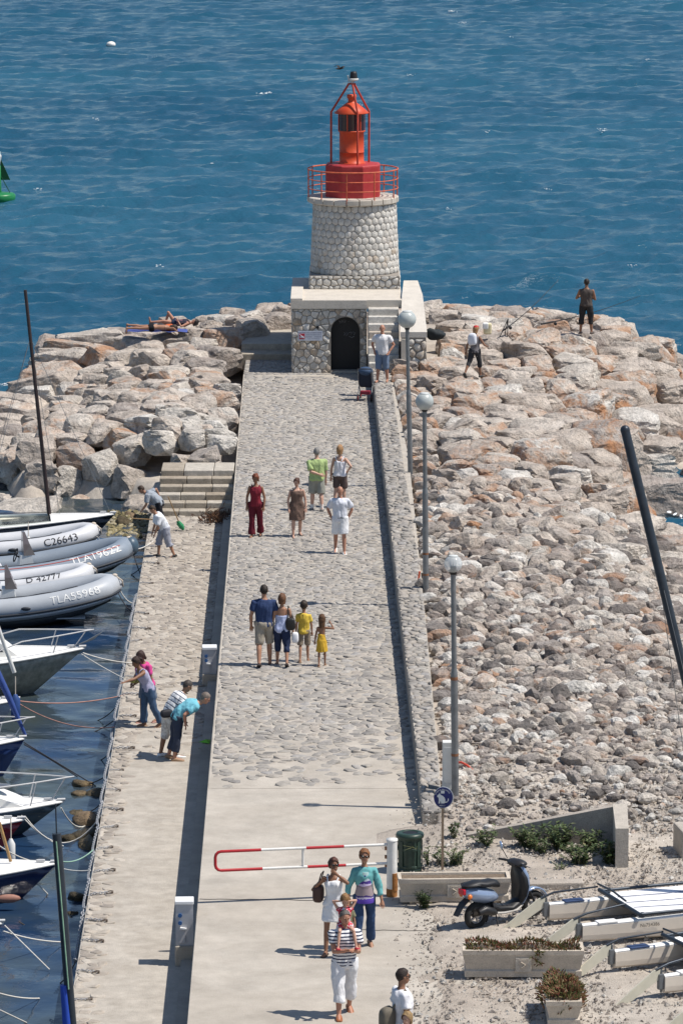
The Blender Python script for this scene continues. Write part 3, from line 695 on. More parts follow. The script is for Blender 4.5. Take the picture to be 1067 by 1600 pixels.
    for i in range(ns):
        z1 = TOP * (i + 1) / (ns + 0.0) - .008; y0 = -2.5 + 2.5 * i / ns; d = 2.5 / ns
        mb = MB(); mb.box(((X1 + XS) / 2 + .02 + rnd.uniform(-.01, .01), y0 + .5 + rnd.uniform(-.012, .012), z1 - .5), (XS - X1 - .045, 1.0 if i < ns - 1 else d - .004 + .0, 1.0), bev=.022)
        o = mb.build('step', Mst, t); setattr_f(o.data, 'tint', [rnd.uniform(.05, .9)] * len(o.data.vertices))
    mb = MB(); mb.extrude([(X1 + .03, -2.45, 0), (X1 + .03, -.01, 0), (X1 + .03, -.01, TOP - .3)], (.05, 0, 0)); mb.build('stair_cheek', M_ljoint, t)
    # parapet beside the stair: sloping then level, pale render on top, rubble faces
    xi0, xi1, xo0, xo1 = 2.17, 2.36, 2.92, 2.74
    prof = [(-2.5, 1.46), (.55, 2.20), (4.0, 2.20)]
    mb = MB(); rows = []
    for y, z in prof:
        f = (y + 2.5) / 6.7; rows.append((xi0 + (xi1 - xi0) * f, xo0 + (xo1 - xo0) * f, y, z))
    vs = []
    for a, b, y, z in rows: vs += [(a, y, -.3), (a, y, z), (b, y, z), (b + .05, y, -.3)]
    mb.add(vs, [[4 * i + k, 4 * i + k + 1, 4 * i + k + 5, 4 * i + k + 4] for i in range(2) for k in range(3)] + [[0, 1, 2, 3], [8, 11, 10, 9]])
    par = mb.build('parapet', M_ljoint, t)
    mb = MB(); vs = []
    for a, b, y, z in rows: vs += [(a - .025, y - .02 * (y < -2), z + .002), (a - .025, y - .02 * (y < -2), z + .17), (b + .03, y - .02 * (y < -2), z + .17), (b + .03, y - .02 * (y < -2), z + .002)]
    mb.add(vs, [[4 * i + k, 4 * i + (k + 1) % 4, 4 * i + 4 + (k + 1) % 4, 4 * i + 4 + k] for i in range(2) for k in range(4)] + [[0, 1, 2, 3], [8, 11, 10, 9]])
    tint_all(mb.build('coping', M_lconc, par), .9)
    sd = jgrid(xi0, xo0 + .1, -.1, 1.5, .22, .21, jit=.38); hull = [(xi0 + .17, -.1), (xo0 + .03, -.1), (xo0 - .005, 1.40), (xi0 + .17, 1.40)]
    out = [q for q in (clip_convex(p, hull) for p in cells(sd, .42, gap=.035) if p) if q]
    stones('stone', out, lambda x, y: .03 + .03 * rnd.random(), lambda u, v, w: (u, -2.5 - w, v), M_lstone, par, 60, inset=.62)
    mb = MB(); mb.box((xi0 + .08, -2.52, .72), (.17, .06, 1.4), bev=.015); tint_all(mb.build('quoin', M_lconc, par), .3)
    # dark opening under the stair's side and gap between plinth and parapet
    # tower: plinth, tapered shaft, rim
    cx, cy = .78, 4.02; ph = .41; r0, r1, th = 1.405, 1.31, 2.18
    mb = MB(); mb.box((cx, cy, TOP + ph / 2), (2.8, 2.8, ph)); pl = mb.build('plinth', M_ljoint, t)
    for side in range(3):
        sd = jgrid(-1.4, 1.4, TOP, TOP + ph, .215, .205, jit=.26); hull = [(-1.39, TOP + .01), (1.39, TOP + .01), (1.39, TOP + ph - .01), (-1.39, TOP + ph - .01)]
        out = [q for q in (clip_convex(p, hull) for p in cells(sd, .4, gap=.03) if p) if q]
        f = [lambda u, v, w: (cx + u, cy - 1.4 - w, v), lambda u, v, w: (cx + 1.4 + w, cy + u, v), lambda u, v, w: (cx - 1.4 - w, cy - u, v)][side]
        stones('stone' if side == 0 else 'side_stone', out, lambda x, y: .018 + .016 * rnd.random(), f, M_lstone, pl, 40 if side == 0 else 0, inset=.7, tintf=lambda x, y: rnd.uniform(.2, .8))
    zb = TOP + ph
    mb = MB(); mb.lathe([(r0 - .02, zb), (r1 - .02, zb + th)], 64, (cx, cy, 0)); tw = mb.build('tower', M_ljoint, t)
    rad = lambda z: r0 + (r1 - r0) * (z - zb) / th
    nrow = 11; hh = th / nrow; ncol = 38; sd = []
    for j in range(-1, nrow + 1):
        for i in range(-2, ncol + 2): sd.append(((i + .5 * (j % 2) + rnd.uniform(-.11, .11)) * 2 * PI / ncol, (zb + (j + .5) * hh + rnd.uniform(-.12, .12) * hh) / 1.37))
    hull = [(-.0, (zb + .005) / 1.37), (2 * PI, (zb + .005) / 1.37), (2 * PI, (zb + th - .005) / 1.37), (0, (zb + th - .005) / 1.37)]
    out = [q for q in (clip_convex(p, hull) for p in cells(sd, .34, gap=.012) if p) if q]
    # angle 0 faces away from the camera, so the joint of the unrolled wall is behind
    stones('stone', out, lambda x, y: .014 + .008 * rnd.random(), lambda u, v, w: (cx + (rad(v * 1.37) + w - .012) * math.sin(u + PI * 0 + PI * 0 if False else u), cy + (rad(v * 1.37) + w - .012) * math.cos(u), v * 1.37), M_lstone, tw, 240,
           rank=lambda a, x, y: a * (1 if abs(x - PI) < 1.75 else .01), inset=.92, rnd_=.07, tilt=.05, tintf=lambda x, y: rnd.uniform(.3, .85))
    zr = zb + th; tcx = cx; cx = cx - .055
    # stone rim in segments
    nseg = 22
    rim = thing('gallery_rim', None, None); rim.parent = t
    for i in range(nseg):
        a0 = 2 * PI * i / nseg + .012; a1 = 2 * PI * (i + 1) / nseg - .012; mb = MB(); k = 4; vs = []
        for j in range(k + 1):
            a = a0 + (a1 - a0) * j / k; c_, s_ = math.cos(a), math.sin(a)
            for r_, z in ((.85, zr), (1.37, zr), (1.44, zr + .04), (1.44, zr + .18), (1.41, zr + .2), (.85, zr + .2)): vs.append((cx + r_ * c_, cy + r_ * s_, z))
        mb.add(vs, [[6 * j + q, 6 * j + (q + 1) % 6, 6 * j + 6 + (q + 1) % 6, 6 * j + 6 + q] for j in range(k) for q in range(6)] + [list(range(6)), list(range(6 * k, 6 * k + 6))[::-1]])
        o = mb.build('rim_stone', M_lconc, rim); setattr_f(o.data, 'tint', [rnd.uniform(.1, .8)] * len(o.data.vertices))
    zg = zr + .2
    # railing: rings, posts
    rl = thing('gallery_railing', None, None); rl.parent = t
    rr = 1.42
    for z, th_ in ((.86, .022), (.56, .016), (.26, .016)):
        mb = MB(); n = 56; mb.tube([(cx + rr * math.cos(2 * PI * i / n), cy + rr * math.sin(2 * PI * i / n), zg + z) for i in range(n + 1)], th_, 7, caps=False); mb.build('rail', M_orail, rl)
    for i in range(10):
        a = 2 * PI * (i + .28) / 10; mb = MB(); mb.tube([(cx + rr * math.cos(a), cy + rr * math.sin(a), zg - .12), (cx + rr * math.cos(a), cy + rr * math.sin(a), zg + .86)], .02, 7); mb.build('post', M_orail, rl)
    # red octagonal drum
    mb = MB(); n = 8; a0 = R(-70); rd = .92
    bm = bmesh.new(); bot = [bm.verts.new((cx + rd * math.cos(a0 + 2 * PI * k / n), cy + rd * math.sin(a0 + 2 * PI * k / n), zg)) for k in range(n)]; topv = [bm.verts.new((v.co.x, v.co.y, zg + 1.03)) for v in bot]
    bm.faces.new(bot[::-1]); bm.faces.new(topv)
    for k in range(n): bm.faces.new([bot[k], bot[(k + 1) % n], topv[(k + 1) % n], topv[k]])
    sel = [e for e in bm.edges if abs(e.verts[0].co.z - e.verts[1].co.z) < .01 and e.verts[0].co.z > zg + .5] + [e for e in bm.edges if abs(e.verts[0].co.z - e.verts[1].co.z) > .5 and e.verts[0] not in (bot[0], topv[0])]
    bmesh.ops.bevel(bm, geom=sel, offset=.07, segments=3, profile=.5, affect='EDGES'); me = bpy.data.meshes.new('red_drum'); bm.to_mesh(me); bm.free(); link('red_drum', me, t, M_red)
    zd = zg + 1.03; cx = cx - .04
    # orange lantern: pedestal, glazed ring with bars, hat, vent
    lan = thing('lantern', None, None); lan.parent = t
    mb = MB(); mb.lathe([(.43, zd), (.43, zd + .03), (.385, zd + .04), (.385, zd + .34), (.392, zd + .345), (.392, zd + .365), (.385, zd + .37), (.385, zd + .98), (.425, zd + 1.0), (.425, zd + 1.04), (.0, zd + 1.04)], 28, (cx, cy, 0)); mb.build('pedestal', M_orange, lan)
    Mgl = mat('dark_red_glass', (0.035, 0.006, 0.010), .12, var=0, spec=.6)
    mb = MB(); mb.lathe([(.415, zd + 1.04), (.415, zd + 1.59)], 28, (cx, cy, 0)); mb.build('lantern_glass', Mgl, lan)
    for i in range(6):
        a = 2 * PI * (i + .18) / 6; mb = MB(); mb.box((cx + .42 * math.cos(a), cy + .42 * math.sin(a), zd + 1.315), (.02, .03, .55), rz=a); mb.build('glazing_bar', M_orange, lan)
    mb = MB(); mb.lathe([(.40, zd + 1.57), (.54, zd + 1.575), (.545, zd + 1.60), (.34, zd + 1.77), (.17, zd + 1.90), (.115, zd + 1.93), (.115, zd + 2.03), (.15, zd + 2.06), (.15, zd + 2.16), (.0, zd + 2.17)], 28, (cx, cy, 0)); mb.build('lantern_roof', M_orange, lan)
    # cage of three legs with a crown plate and the instrument on top
    cg = thing('cage', None, None); cg.parent = t
    for a in (R(-72), R(168), R(34)):
        r_ = .60 if a < 0 else .66; x, y = math.cos(a), math.sin(a)
        mb = MB(); mb.tube([(cx + r_ * x, cy + r_ * y, zd - .02), (cx + r_ * x, cy + r_ * y, zd + 1.60), (cx + .09 * x, cy + .09 * y, zd + 2.50)], .034, 8); mb.build('cage_leg', M_rail2, cg)
    mb = MB(); mb.lathe([(.13, zd + 2.48), (.13, zd + 2.52), (0, zd + 2.52)], 14, (cx, cy, 0)); mb.build('crown_plate', M_rail2, cg)
    ins = thing('instrument', None, None); ins.parent = t
    Mw = mat('dull_white', (0.6, 0.6, 0.57), .5, var=.08)
    mb = MB(); mb.tube([(cx, cy, zd + 2.52), (cx + .04, cy, zd + 2.62)], .055, 8); mb.lathe([(.05, zd + 2.58), (.15, zd + 2.61), (.16, zd + 2.66), (.13, zd + 2.67)], 16, (cx + .06, cy, 0)); mb.tube([(cx - .08, cy, zd + 2.54), (cx - .12, cy, zd + 2.76)], .028, 6); mb.build('bracket', Mw, ins)
    mb = MB(); mb.lathe([(.125, zd + 2.65), (.11, zd + 2.82), (.09, zd + 2.88), (0, zd + 2.89)], 18, (cx + .06, cy, 0)); mb.build('housing', M_black, ins)
    return O
LH = lighthouse()
# ================================================================== BOULDERS
def ico(sub):
    bm = bmesh.new(); bmesh.ops.create_icosphere(bm, subdivisions=sub, radius=1.0); bm.verts.ensure_lookup_table()
    V = np.array([v.co[:] for v in bm.verts]); F = np.array([[v.index for v in f.verts] for f in bm.faces]); bm.free(); return V, F
ICO = {k: ico(k) for k in (1, 2, 3, 4)}
STAIN = [(0.3, (0.34, 0.165, 0.085)), (0.5, (0.45, 0.235, 0.125)), (0.7, (0.44, 0.29, 0.18))]
M_rock = tinted('boulder_stone', [(0, (0.16, 0.145, 0.135)), (0.16, (0.27, 0.24, 0.22)), (0.30, (0.41, 0.365, 0.33)), (0.45, (0.51, 0.445, 0.385)), (0.62, (0.58, 0.515, 0.45)), (0.8, (0.63, 0.58, 0.515)), (1, (0.71, 0.68, 0.63))],
                mott=.5, scale=2.2, bump=1.0, bscale=9, stain=STAIN, bdist=.13, speck=.45)
def boulder_geo(poly, z, sub, seed, hgt, tilt, rough=1.0, depth=1.0):
    """a rock grown from its plan cell: sides lean, top tilts, facets cut, surface roughened"""
    r = np.random.default_rng(seed); V, F = ICO[sub]
    a, cx, cy = area_c(poly); rad = math.sqrt(a / PI); n = []; d = []
    for i in range(len(poly)):
        (x1, y1), (x2, y2) = poly[i], poly[(i + 1) % len(poly)]; nx, ny = y2 - y1, -(x2 - x1); L = math.hypot(nx, ny)
        if L < .03 * rad: continue
        nx, ny = nx / L, ny / L; dd = (x1 - cx) * nx + (y1 - cy) * ny
        if dd < 0: nx, ny, dd = -nx, -ny, -dd
        nz = r.uniform(-.02, .26); q = math.sqrt(1 + nz * nz); n.append((nx / q, ny / q, nz / q)); d.append(max(dd * r.uniform(.93, 1.03), .06 * rad) / q)
    tx, ty = r.normal(size=2) * tilt; q = math.sqrt(1 + tx * tx + ty * ty); n.append((tx / q, ty / q, 1 / q)); d.append(hgt / q)
    n.append((0, 0, -1)); d.append(depth * rad)
    for _ in range(3):
        th = r.uniform(0, 2 * PI); ph = r.uniform(.25, 1.15); k = (math.cos(th) * math.cos(ph), math.sin(th) * math.cos(ph), math.sin(ph)); n.append(k); d.append(hgt * r.uniform(.85, 1.25) * .5 + rad * math.cos(ph) * r.uniform(.45, .62))
    n = np.array(n); d = np.array(d); pw = r.uniform(20, 46)
    sc = np.array([1.0, 1.0, max(.35, min(1.0, hgt / rad))]); U = V * sc; U /= np.linalg.norm(U, axis=1)[:, None]
    g = np.clip(U @ n.T / d, 0, None); rr = (g ** pw).sum(1) ** (-1 / pw); P = U * rr[:, None]
    nz_ = fnoise(P + r.uniform(-50, 50, 3), rad * .75, seed, 4); rg = 1 - np.abs(fnoise(P * np.array([1, 1, 2.2]) + 7, rad * .5, seed + 3, 3))
    P = P * (1 + (.045 * nz_ + .07 * rg)[:, None] * rough)
    P[:, 2] += .02 * rad * fnoise(P, rad * .3, seed + 5, 2)
    return P, F, (cx, cy, z), rad
def scatter(rfun, region, n_try, seed):
    r = np.random.default_rng(seed); pts = []; g = {}
    x0, x1, y0, y1 = region
    for _ in range(n_try):
        x, y = r.uniform(x0, x1), r.uniform(y0, y1); rad = rfun(x, y)
        if rad is None: continue
        rad *= r.choice([.5, .72, 1.0, 1.3, 1.75], p=[.14, .26, .32, .2, .08])
        sx, sy = rad, rad * 1.15; k = (int(x / 2.5), int(y / 2.5)); ok = True
        for i in range(-1, 2):
            for j in range(-1, 2):
                for (a, b, c) in g.get((k[0] + i, k[1] + j), ()):
                    m_ = min(rad, c) * .65 + max(rad, c) * .35
                    if ((a - x)) ** 2 + ((b - y) / 1.12) ** 2 < m_ * m_: ok = False; break
                if not ok: break
            if not ok: break
        if ok: pts.append((x, y)); g.setdefault(k, []).append((x, y, rad))
    return pts
def pier_out(x, y, m=0.0):
    """True where the pier's built parts stand"""
    if y < QUAY_END + 2.3 and x < 0 and x > quay_x(min(y, QUAY_END)) - .2 - m and y > 60: return True
    kx = np.interp(y, _ky, _kx); lx_ = np.interp(y, _ly, _lx)
    if y <= Rf.y + (5.6 if x < LH.x - 1.2 else 10.5) and lx_ - m < x < kx + m: return True
    return False
_pk = [at(float(outer_r(p)), p, KERB_Z) for p in (1300, 1240, 1000, 740, 612, 590)]; _ky = [p.y for p in _pk] + [Rf.y, Rf.y + .2, Rf.y + 8]; _kx = [p.x for p in _pk] + [_pk[-1].x, LH.x + 3.35, LH.x + 3.2]
_ly = [60, L1.y - 1e-3, L1.y + 1, L1.y + 12]; _lx = [wall_x(60), L1.x, at(384, 563).x, at(384, 520).x]
def land_slope(x, y): return abs(layz(x + .5, y) - layz(x - .5, y))
def rad_big(x, y):
    if pier_out(x, y, .14): return None
    u, v, s_ = pix((x, y, layz(x, y)))
    z = layz(x, y)
    if z < -2.3 or u < -120 or u > 1190: return None
    if x < -1 and y < 122.6: return None
    if x < -1 and y > 129 and (z < -1.45 or v < 690 - .95 * u): return None
    if x < -1:                                  # left armour
        return .98 if v < 600 else (.62 if u > 250 and v > 600 else .92)
    if y > 113: return (None if (u > 1024 and 775 < v < 900) else 1.45 if (u > 890 and v > 560) else 1.2) if y > 117 else (None if (u > 1024 and 775 < v < 900) else 1.3 if u > 900 else .75)
    if x > np.interp(y, [84, 92, 100, 113], [9, 8.0, 6.8, 4.8]): return .85
    if y < 87 + .0: return None
    return None
pts_big = scatter(rad_big, (-16, 13.5, 96, 160), 24000, 21)
def rad_mid(x, y):
    if pier_out(x, y, .1) or x < 1.2: return None
    u, v, s_ = pix((x, y, layz(x, y)))
    if u > 1130 or v > 1218 or y > 114.5: return None
    if x > np.interp(y, [84, 92, 100, 113], [9, 8.0, 6.8, 4.8]): return None
    f = np.interp(v, [850, 950, 1100, 1170, 1218], [.62, .42, .30, .19, .13])
    return float(f * (0.6 + .75 * (.5 + .5 * math.sin(x * 2.1 + y * .7) * math.cos(y * 1.3 - x))))
pts_mid = scatter(rad_mid, (1.2, 9.5, 83, 115), 26000, 22)
_ye = at(690, 1205, KERB_Z).y
while _ye < Rf.y + 1:
    pts_mid.append((float(np.interp(_ye, _ky, _kx)) + .20 + .12 * rnd.random(), _ye)); _ye += rnd.uniform(.32, .6)
cell_all = pts_big + pts_mid
polys = cells(cell_all, 2.4, gap=.05)
ROCKS = []
def v_of(x, y): return pix((x, y, .2))[1]
M_far_sea = None
_rr = np.random.default_rng(77)
for i, ((x, y), p) in enumerate(zip(cell_all, polys)):
    if not p: continue
    big = i < len(pts_big); a, cx, cy = area_c(p); rad = math.sqrt(a / PI); cap = (1.9 if x > 2 else 1.5) if big else .26 if v_of(x, y) > 1160 else .6
    if rad > cap:                              # an open cell at the rim: cut it round the seed
        k = 9; p2 = [(x + cap * math.cos(2 * PI * q / k + .3) * _rr.uniform(.85, 1.1), y + cap * 1.15 * math.sin(2 * PI * q / k + .3) * _rr.uniform(.85, 1.1)) for q in range(k)]
        p = clip_convex(p, p2)
        if not p: continue
        a, cx, cy = area_c(p); rad = math.sqrt(a / PI)
    if pier_out(cx, cy, .0): continue
    # trim against the pier's edges
    yy = min(max(cy, 60), L1.y + 12)
    lxx, kxx = float(np.interp(yy, _ly, _lx)), float(np.interp(yy, _ky, _kx))
    if cx < lxx and cx > lxx - 2.5: p = clip(p, 1, 0, lxx - .05)
    elif cx > kxx and cx < kxx + 2.5: p = clip(p, -1, 0, -(kxx + .05))
    if x < -1 and cy < QUAY_END + 2.3 + 1.5 and cx > quay_x(QUAY_END) - 2.0:
        p = clip(p, 1, 0, quay_x(QUAY_END) - .05) if cy < QUAY_END + 2.4 else clip(p, 0, -1, -(QUAY_END + 2.5))
    if len(p) < 3: continue
    a, cx, cy = area_c(p); rad = math.sqrt(a / PI)
    if rad < .1: continue
    z = layz(cx, cy); u, v, s_ = pix((cx, cy, z)); pxw = 2 * rad * s_
    ROCKS.append([cx, cy, z, p, rad, big, u, v, pxw])
print('rocks', len(ROCKS), sum(1 for r in ROCKS if r[5]))
def vis(r): return r[8] if (-40 < r[6] < 1107 and 440 < r[7] < 1300) else 0
ROCKS.sort(key=lambda r: -vis(r))
LANDMARKS = [('the sunbathers on the blue towel', 255, 512), ('the lighthouse steps in shadow', 415, 550), ('the stone steps to the quay', 305, 765), ('the mast of the black sailboat', 66, 690), ('the far left waterline', 12, 625),
             ('the black bag by the lighthouse', 678, 545), ('the walker in the red cap', 740, 570), ('the standing angler', 917, 500), ('the propped fishing rod', 800, 510), ('the far lamp post', 638, 660), ('the middle lamp post', 664, 780),
             ('the near lamp post', 708, 1060), ('the leaning black mast on the right', 1010, 820), ('the foaming inlet on the right edge', 1058, 830), ('the orange hose', 733, 1208), ('the L shaped concrete wall', 900, 1275), ('the tip of the leaning black mast', 975, 668), ('the right hand crest of the mole', 1040, 560)]
def tint_of(r, q):
    u, v = r[6], r[7]; x = q.random()
    if v > 840 and u > 600:   # dark and pale rubble
        return float(np.clip(q.choice([.10, .22, .34, .58, .78, .97], p=[.10, .15, .17, .26, .18, .14]) + q.normal() * .04, 0, 1)), (0.75 if q.random() < .15 else 0.12)
    if u < 480 and v > 690: return float(np.clip(q.choice([.36, .5, .64, .8]) + q.normal() * .04, 0, 1)), (.5 if q.random() < .08 else .0)
    if u < 480 and v > 640 and u > 220: return float(np.clip(.85 + q.normal() * .06, 0, 1)), (.25 if q.random() < .2 else 0)
    if u > 900 and v > 620: return float(np.clip(q.choice([.35, .5, .6, .9]) + q.normal() * .04, 0, 1)), (1.0 if q.random() < .5 else .1)
    return float(np.clip(q.choice([.34, .5, .62, .72, .95], p=[.14, .3, .3, .18, .08]) + q.normal() * .04, 0, 1)), (q.uniform(.6, 1.0) if q.random() < (.22 if u < 480 else .36) else .10)
def colour_word(t, ru):
    if ru > .55: return 'rust stained'
    return 'dark grey' if t < .2 else 'grey' if t < .36 else 'tan' if t < .56 else 'buff' if t < .74 else 'pale cream' if t < .9 else 'white'
N_IND = 300
rest_V, rest_F, rest_t, rest_r, nb = [], [], [], [], 0
groups = {}
specs = []
for i, r in enumerate(ROCKS):
    cx, cy, z, p, rad, big, u, v, pxw = r; q = np.random.default_rng(1000 + i); tn, ru = tint_of(r, q)
    if big:
        front = (x_ := cx) < -1 and cy < 133 and v > 690
        hgt = rad * q.uniform(.16, .36) if not front else min(.50, rad * q.uniform(.5, .75)) * (.7 if u > 190 else 1); tilt = .13 if not front else .22; z0 = z + q.uniform(-.10, .12) - (.42 if front and u > 175 else .12 if front else 0)
    else: hgt = rad * q.uniform(.5, .85); tilt = .28; z0 = z + q.uniform(-.04, .12) * min(1, rad * 2)
    sub = 4 if pxw > 70 else 3 if pxw > 24 else 2
    if i >= N_IND: sub = 3 if (pxw > 30) else 2
    if vis(r) == 0: sub = 3 if big else 2
    P, F, c, rad = boulder_geo(p, z0, sub, 500 + i, hgt, tilt, depth=1.0 if not big else 1.15)
    if i < N_IND:
        me = fast_mesh('boulder', P, F, False); setattr_f(me, 'tint', [tn] * len(P)); setattr_f(me, 'rust', [ru] * len(P))
        o = link('boulder', me, None, M_rock); o.location = c
        d = sorted((math.hypot((u - lx_) * 1.0, (v - ly_) * 1.6), k) for k, (nm, lx_, ly_) in enumerate(LANDMARKS))[0]
        nm, lx_, ly_ = LANDMARKS[d[1]]; dx, dy = u - lx_, v - ly_
        rel = ('right of' if dx > 0 else 'left of') if abs(dx) > 1.3 * abs(dy) else ('in front of' if dy > 0 else 'behind')
        size = 'huge' if pxw > 105 else 'large' if pxw > 70 else 'medium' if pxw > 42 else 'small'
        specs.append((o, f'{size} {colour_word(tn, ru)}', rel, nm, d[0]))
    else:
        rest_V.append(P + np.array(c)); rest_F.append(F + nb); nb += len(P); rest_t += [tn] * len(P); rest_r += [ru] * len(P)
by = {}
for s_ in specs: by.setdefault((s_[1], s_[2], s_[3]), []).append(s_)
ORD = ['nearest', 'second nearest', 'third nearest', 'fourth nearest', 'fifth nearest', 'sixth nearest', 'seventh nearest', 'eighth nearest', 'ninth nearest', 'tenth nearest', 'eleventh nearest', 'twelfth nearest', 'thirteenth nearest', 'fourteenth nearest', 'fifteenth nearest']
for k, L_ in by.items():
    L_.sort(key=lambda s_: s_[4])
    for j, (o, look, rel, nm, _) in enumerate(L_):
        props(o, f'{look} boulder {rel} {nm.replace("the ", "", 1) if len(nm) > 22 else nm}' + ('' if len(L_) == 1 else f', {ORD[min(j, 14)]}'), 'boulder', 'boulders of the breakwater')
if rest_V:
    V = np.concatenate(rest_V); F = np.concatenate(rest_F); me = fast_mesh('rubble', V, F, False); setattr_f(me, 'tint', rest_t); setattr_f(me, 'rust', rest_r)
    props(link('rubble', me, None, M_rock), kind='stuff')
# ---- small broken stones between the boulders and over the gravel
def debris():
    r = np.random.default_rng(91); Vs, Fs, ts, rs, nb = [], [], [], [], 0
    def put(x, y, s, sub, t, sink=.25):
        nonlocal nb
        V, F = ICO[sub]; P = V * (r.uniform(.6, 1.25, 3) * np.array([1, 1, .7])); P = P * (1 + .22 * fnoise(V + r.uniform(-9, 9, 3), .9, int(r.integers(1e6)), 2, 4))[:, None] * s
        a = r.uniform(0, 6.28); c_, s_ = math.cos(a), math.sin(a); P = np.stack([P[:, 0] * c_ - P[:, 1] * s_, P[:, 0] * s_ + P[:, 1] * c_, P[:, 2]], 1)
        Vs.append(P + np.array([x, y, layz(x, y) + s * sink + (.016 if y < 82.4 else 0)])); Fs.append(F + nb); nb += len(P); ts.extend([t] * len(P)); rs.extend([0.6 if r.random() < .08 else 0.0] * len(P))
    n = 0
    while n < 5200:                              # among the rubble, thinning towards the near gravel
        y = r.uniform(79, 113); x = r.uniform(1.3, 8.5)
        if pier_out(x, y, .05): continue
        v = pix((x, y, .1))[1]
        if v > 1330 and x < 2.6: continue
        dens = np.interp(v, [850, 1000, 1180, 1250, 1330, 1400], [.35, .6, 1, 1, .45, .2])
        if r.random() > dens: continue
        s = float(np.clip(r.lognormal(-2.75, .55), .02, .22)) * np.interp(v, [850, 1180, 1300, 1400], [1.5, 1.15, .7, .5]); put(x, y, s, 2 if s > .11 else 1, float(np.clip(r.choice([.1, .28, .5, .75, .97]) + r.normal() * .05, 0, 1))); n += 1
    V = np.concatenate(Vs); me = fast_mesh('rubble_stones', V, np.concatenate(Fs), False); setattr_f(me, 'tint', ts); setattr_f(me, 'rust', rs); props(link('rubble_stones', me, None, M_rock), kind='stuff')
    # pebbles and grit of the foreground
    V0 = np.array([(1, 0, 0), (-.5, .8, 0), (-.5, -.8, 0), (0.1, 0, .8), (0, 0, -.6)]); F0 = np.array([(0, 1, 3), (1, 2, 3), (2, 0, 3), (1, 0, 4), (2, 1, 4), (0, 2, 4)])
    N = 42000; y = r.uniform(63, 88, N); x = r.uniform(.6, 7.6, N)
    v = 800 - CAM_F * 0; ok = np.ones(N, bool)
    bx = np.interp(y, [63, 75, 82, 84], [1.15, 1.25, 1.75, 2.2]) + r.normal(size=N) * .30; ok &= x > bx
    x, y = x[ok], y[ok]; N = len(x); s = np.clip(r.lognormal(-4.05, .55, N), .008, .07); z = lay(x, y) + np.where(y < at(664, 1300).y, .018, 0.0)
    a = r.uniform(0, 6.28, N); ca, sa = np.cos(a), np.sin(a); b = r.uniform(.6, 1.3, (N, 1, 3)); P = V0[None] * b
    P = np.stack([P[..., 0] * ca[:, None] - P[..., 1] * sa[:, None], P[..., 0] * sa[:, None] + P[..., 1] * ca[:, None], P[..., 2]], -1) * s[:, None, None] + np.stack([x, y, z + s * .25], -1)[:, None, :]
    F = (F0[None] + (np.arange(N) * 5)[:, None, None]).reshape(-1, 3); me = fast_mesh('gravel', P.reshape(-1, 3), F, False); tt = np.repeat(np.clip(r.choice([.28, .45, .6, .8, 1.0], N) + r.normal(size=N) * .05, 0, 1), 5)
    setattr_f(me, 'tint', tt); setattr_f(me, 'rust', tt * 0); props(link('gravel', me, None, M_rock), kind='stuff')
debris()
# ================================================================== STREET FURNITURE AND PROPS
def z_for(p, py):
    """height over p at which the photo row py is reached"""
    z = p[2]
    for _ in range(6):
        v = pix((p[0], p[1], z))[1]; v2 = pix((p[0], p[1], z + .1))[1]; z += (py - v) / (v2 - v) * .1
    return z
M_pole = mat('grey_galvanised', (0.20, 0.21, 0.22), .45, .5, var=.25, scale=4, bump=.05)
M_globe = mat('frosted_globe', (0.42, 0.45, 0.44), .25, var=.1, scale=9, spec=.5)
def globe_glass():
    m = bpy.data.materials.new('clear_globe'); n, l = nodes_of(m); b = n['Principled BSDF']; b.inputs['Base Color'].default_value = (.75, .8, .82, 1); b.inputs['Roughness'].default_value = .12
    b.inputs['Alpha'].default_value = .42; b.inputs['Specular IOR Level'].default_value = .6; return m
M_clear = globe_glass()
M_rust = mat('rust_band', (0.22, 0.10, 0.05), .8, var=.4, scale=14)
def lamp(px, py, pyg, dx, label, clear=False, collar=None):
    b = at_land(px, py); zt = z_for(b, pyg) - b.z; s_ = pix((b.x, b.y, b.z + zt))[2]; t = thing('lamp_post', label, 'lamp post', b, group='globe lamp posts along the kerb walk')
    lx = dx / s_; r = 14.2 / s_
    mb = MB(); P = lambda z: Vector((lx * z / zt, 0, z))
    mb.tube([P(-.5), P(zt * .52)], .066, 12); mb.tube([P(zt * .52), P(zt * .55)], [.066, .05], 12); mb.tube([P(zt * .55), P(zt - r)], .048, 12); mb.build('pole', M_pole, t)
    c = P(zt)
    mb = MB(); mb.tube([P(zt - r - .03), P(zt - r * .72)], [.06, .085], 12); mb.build('globe_collar', M_black, t)
    mb = MB(); n = 20; prof = [(math.sin(a) * r, -math.cos(a) * r) for a in np.linspace(.45, PI - .5, 14)]; mb.lathe(prof, n, c); g = mb.build('globe', M_clear if clear else M_globe, t)
    mb = MB(); mb.lathe([(r * .50, r * .84), (r * .54, r * .88), (r * .50, r * .94), (0, r * .97)], n, c); mb.build('globe_cap', mat('cap_grey', (.55, .57, .56), .5, var=.1), t)
    if clear:
        mb = MB(); mb.tube([c + Vector((0, 0, -r * .7)), c + Vector((0, 0, -r * .28))], .06, 10); mb.build('lamp_holder', M_black, t)
        mb = MB(); [mb.tube([c + Vector((q, 0, -r * .3)), c + Vector((q, 0, r * .6))], .012, 6) for q in (-.05, 0, .05)]; mb.build('lamp_tube', M_globe, t)
    if collar:
        for f, h in collar: mb = MB(); mb.tube([P(zt * f), P(zt * f + h)], .070, 12); mb.build('rust_band', M_rust, t)
lamp(641, 742, 499, -6, 'farthest globe lamp post, beside the lighthouse parapet')
lamp(665, 926, 627, -3, 'middle globe lamp post with a whitish globe among the boulders', collar=[(.09, .05), (.2, .05)])
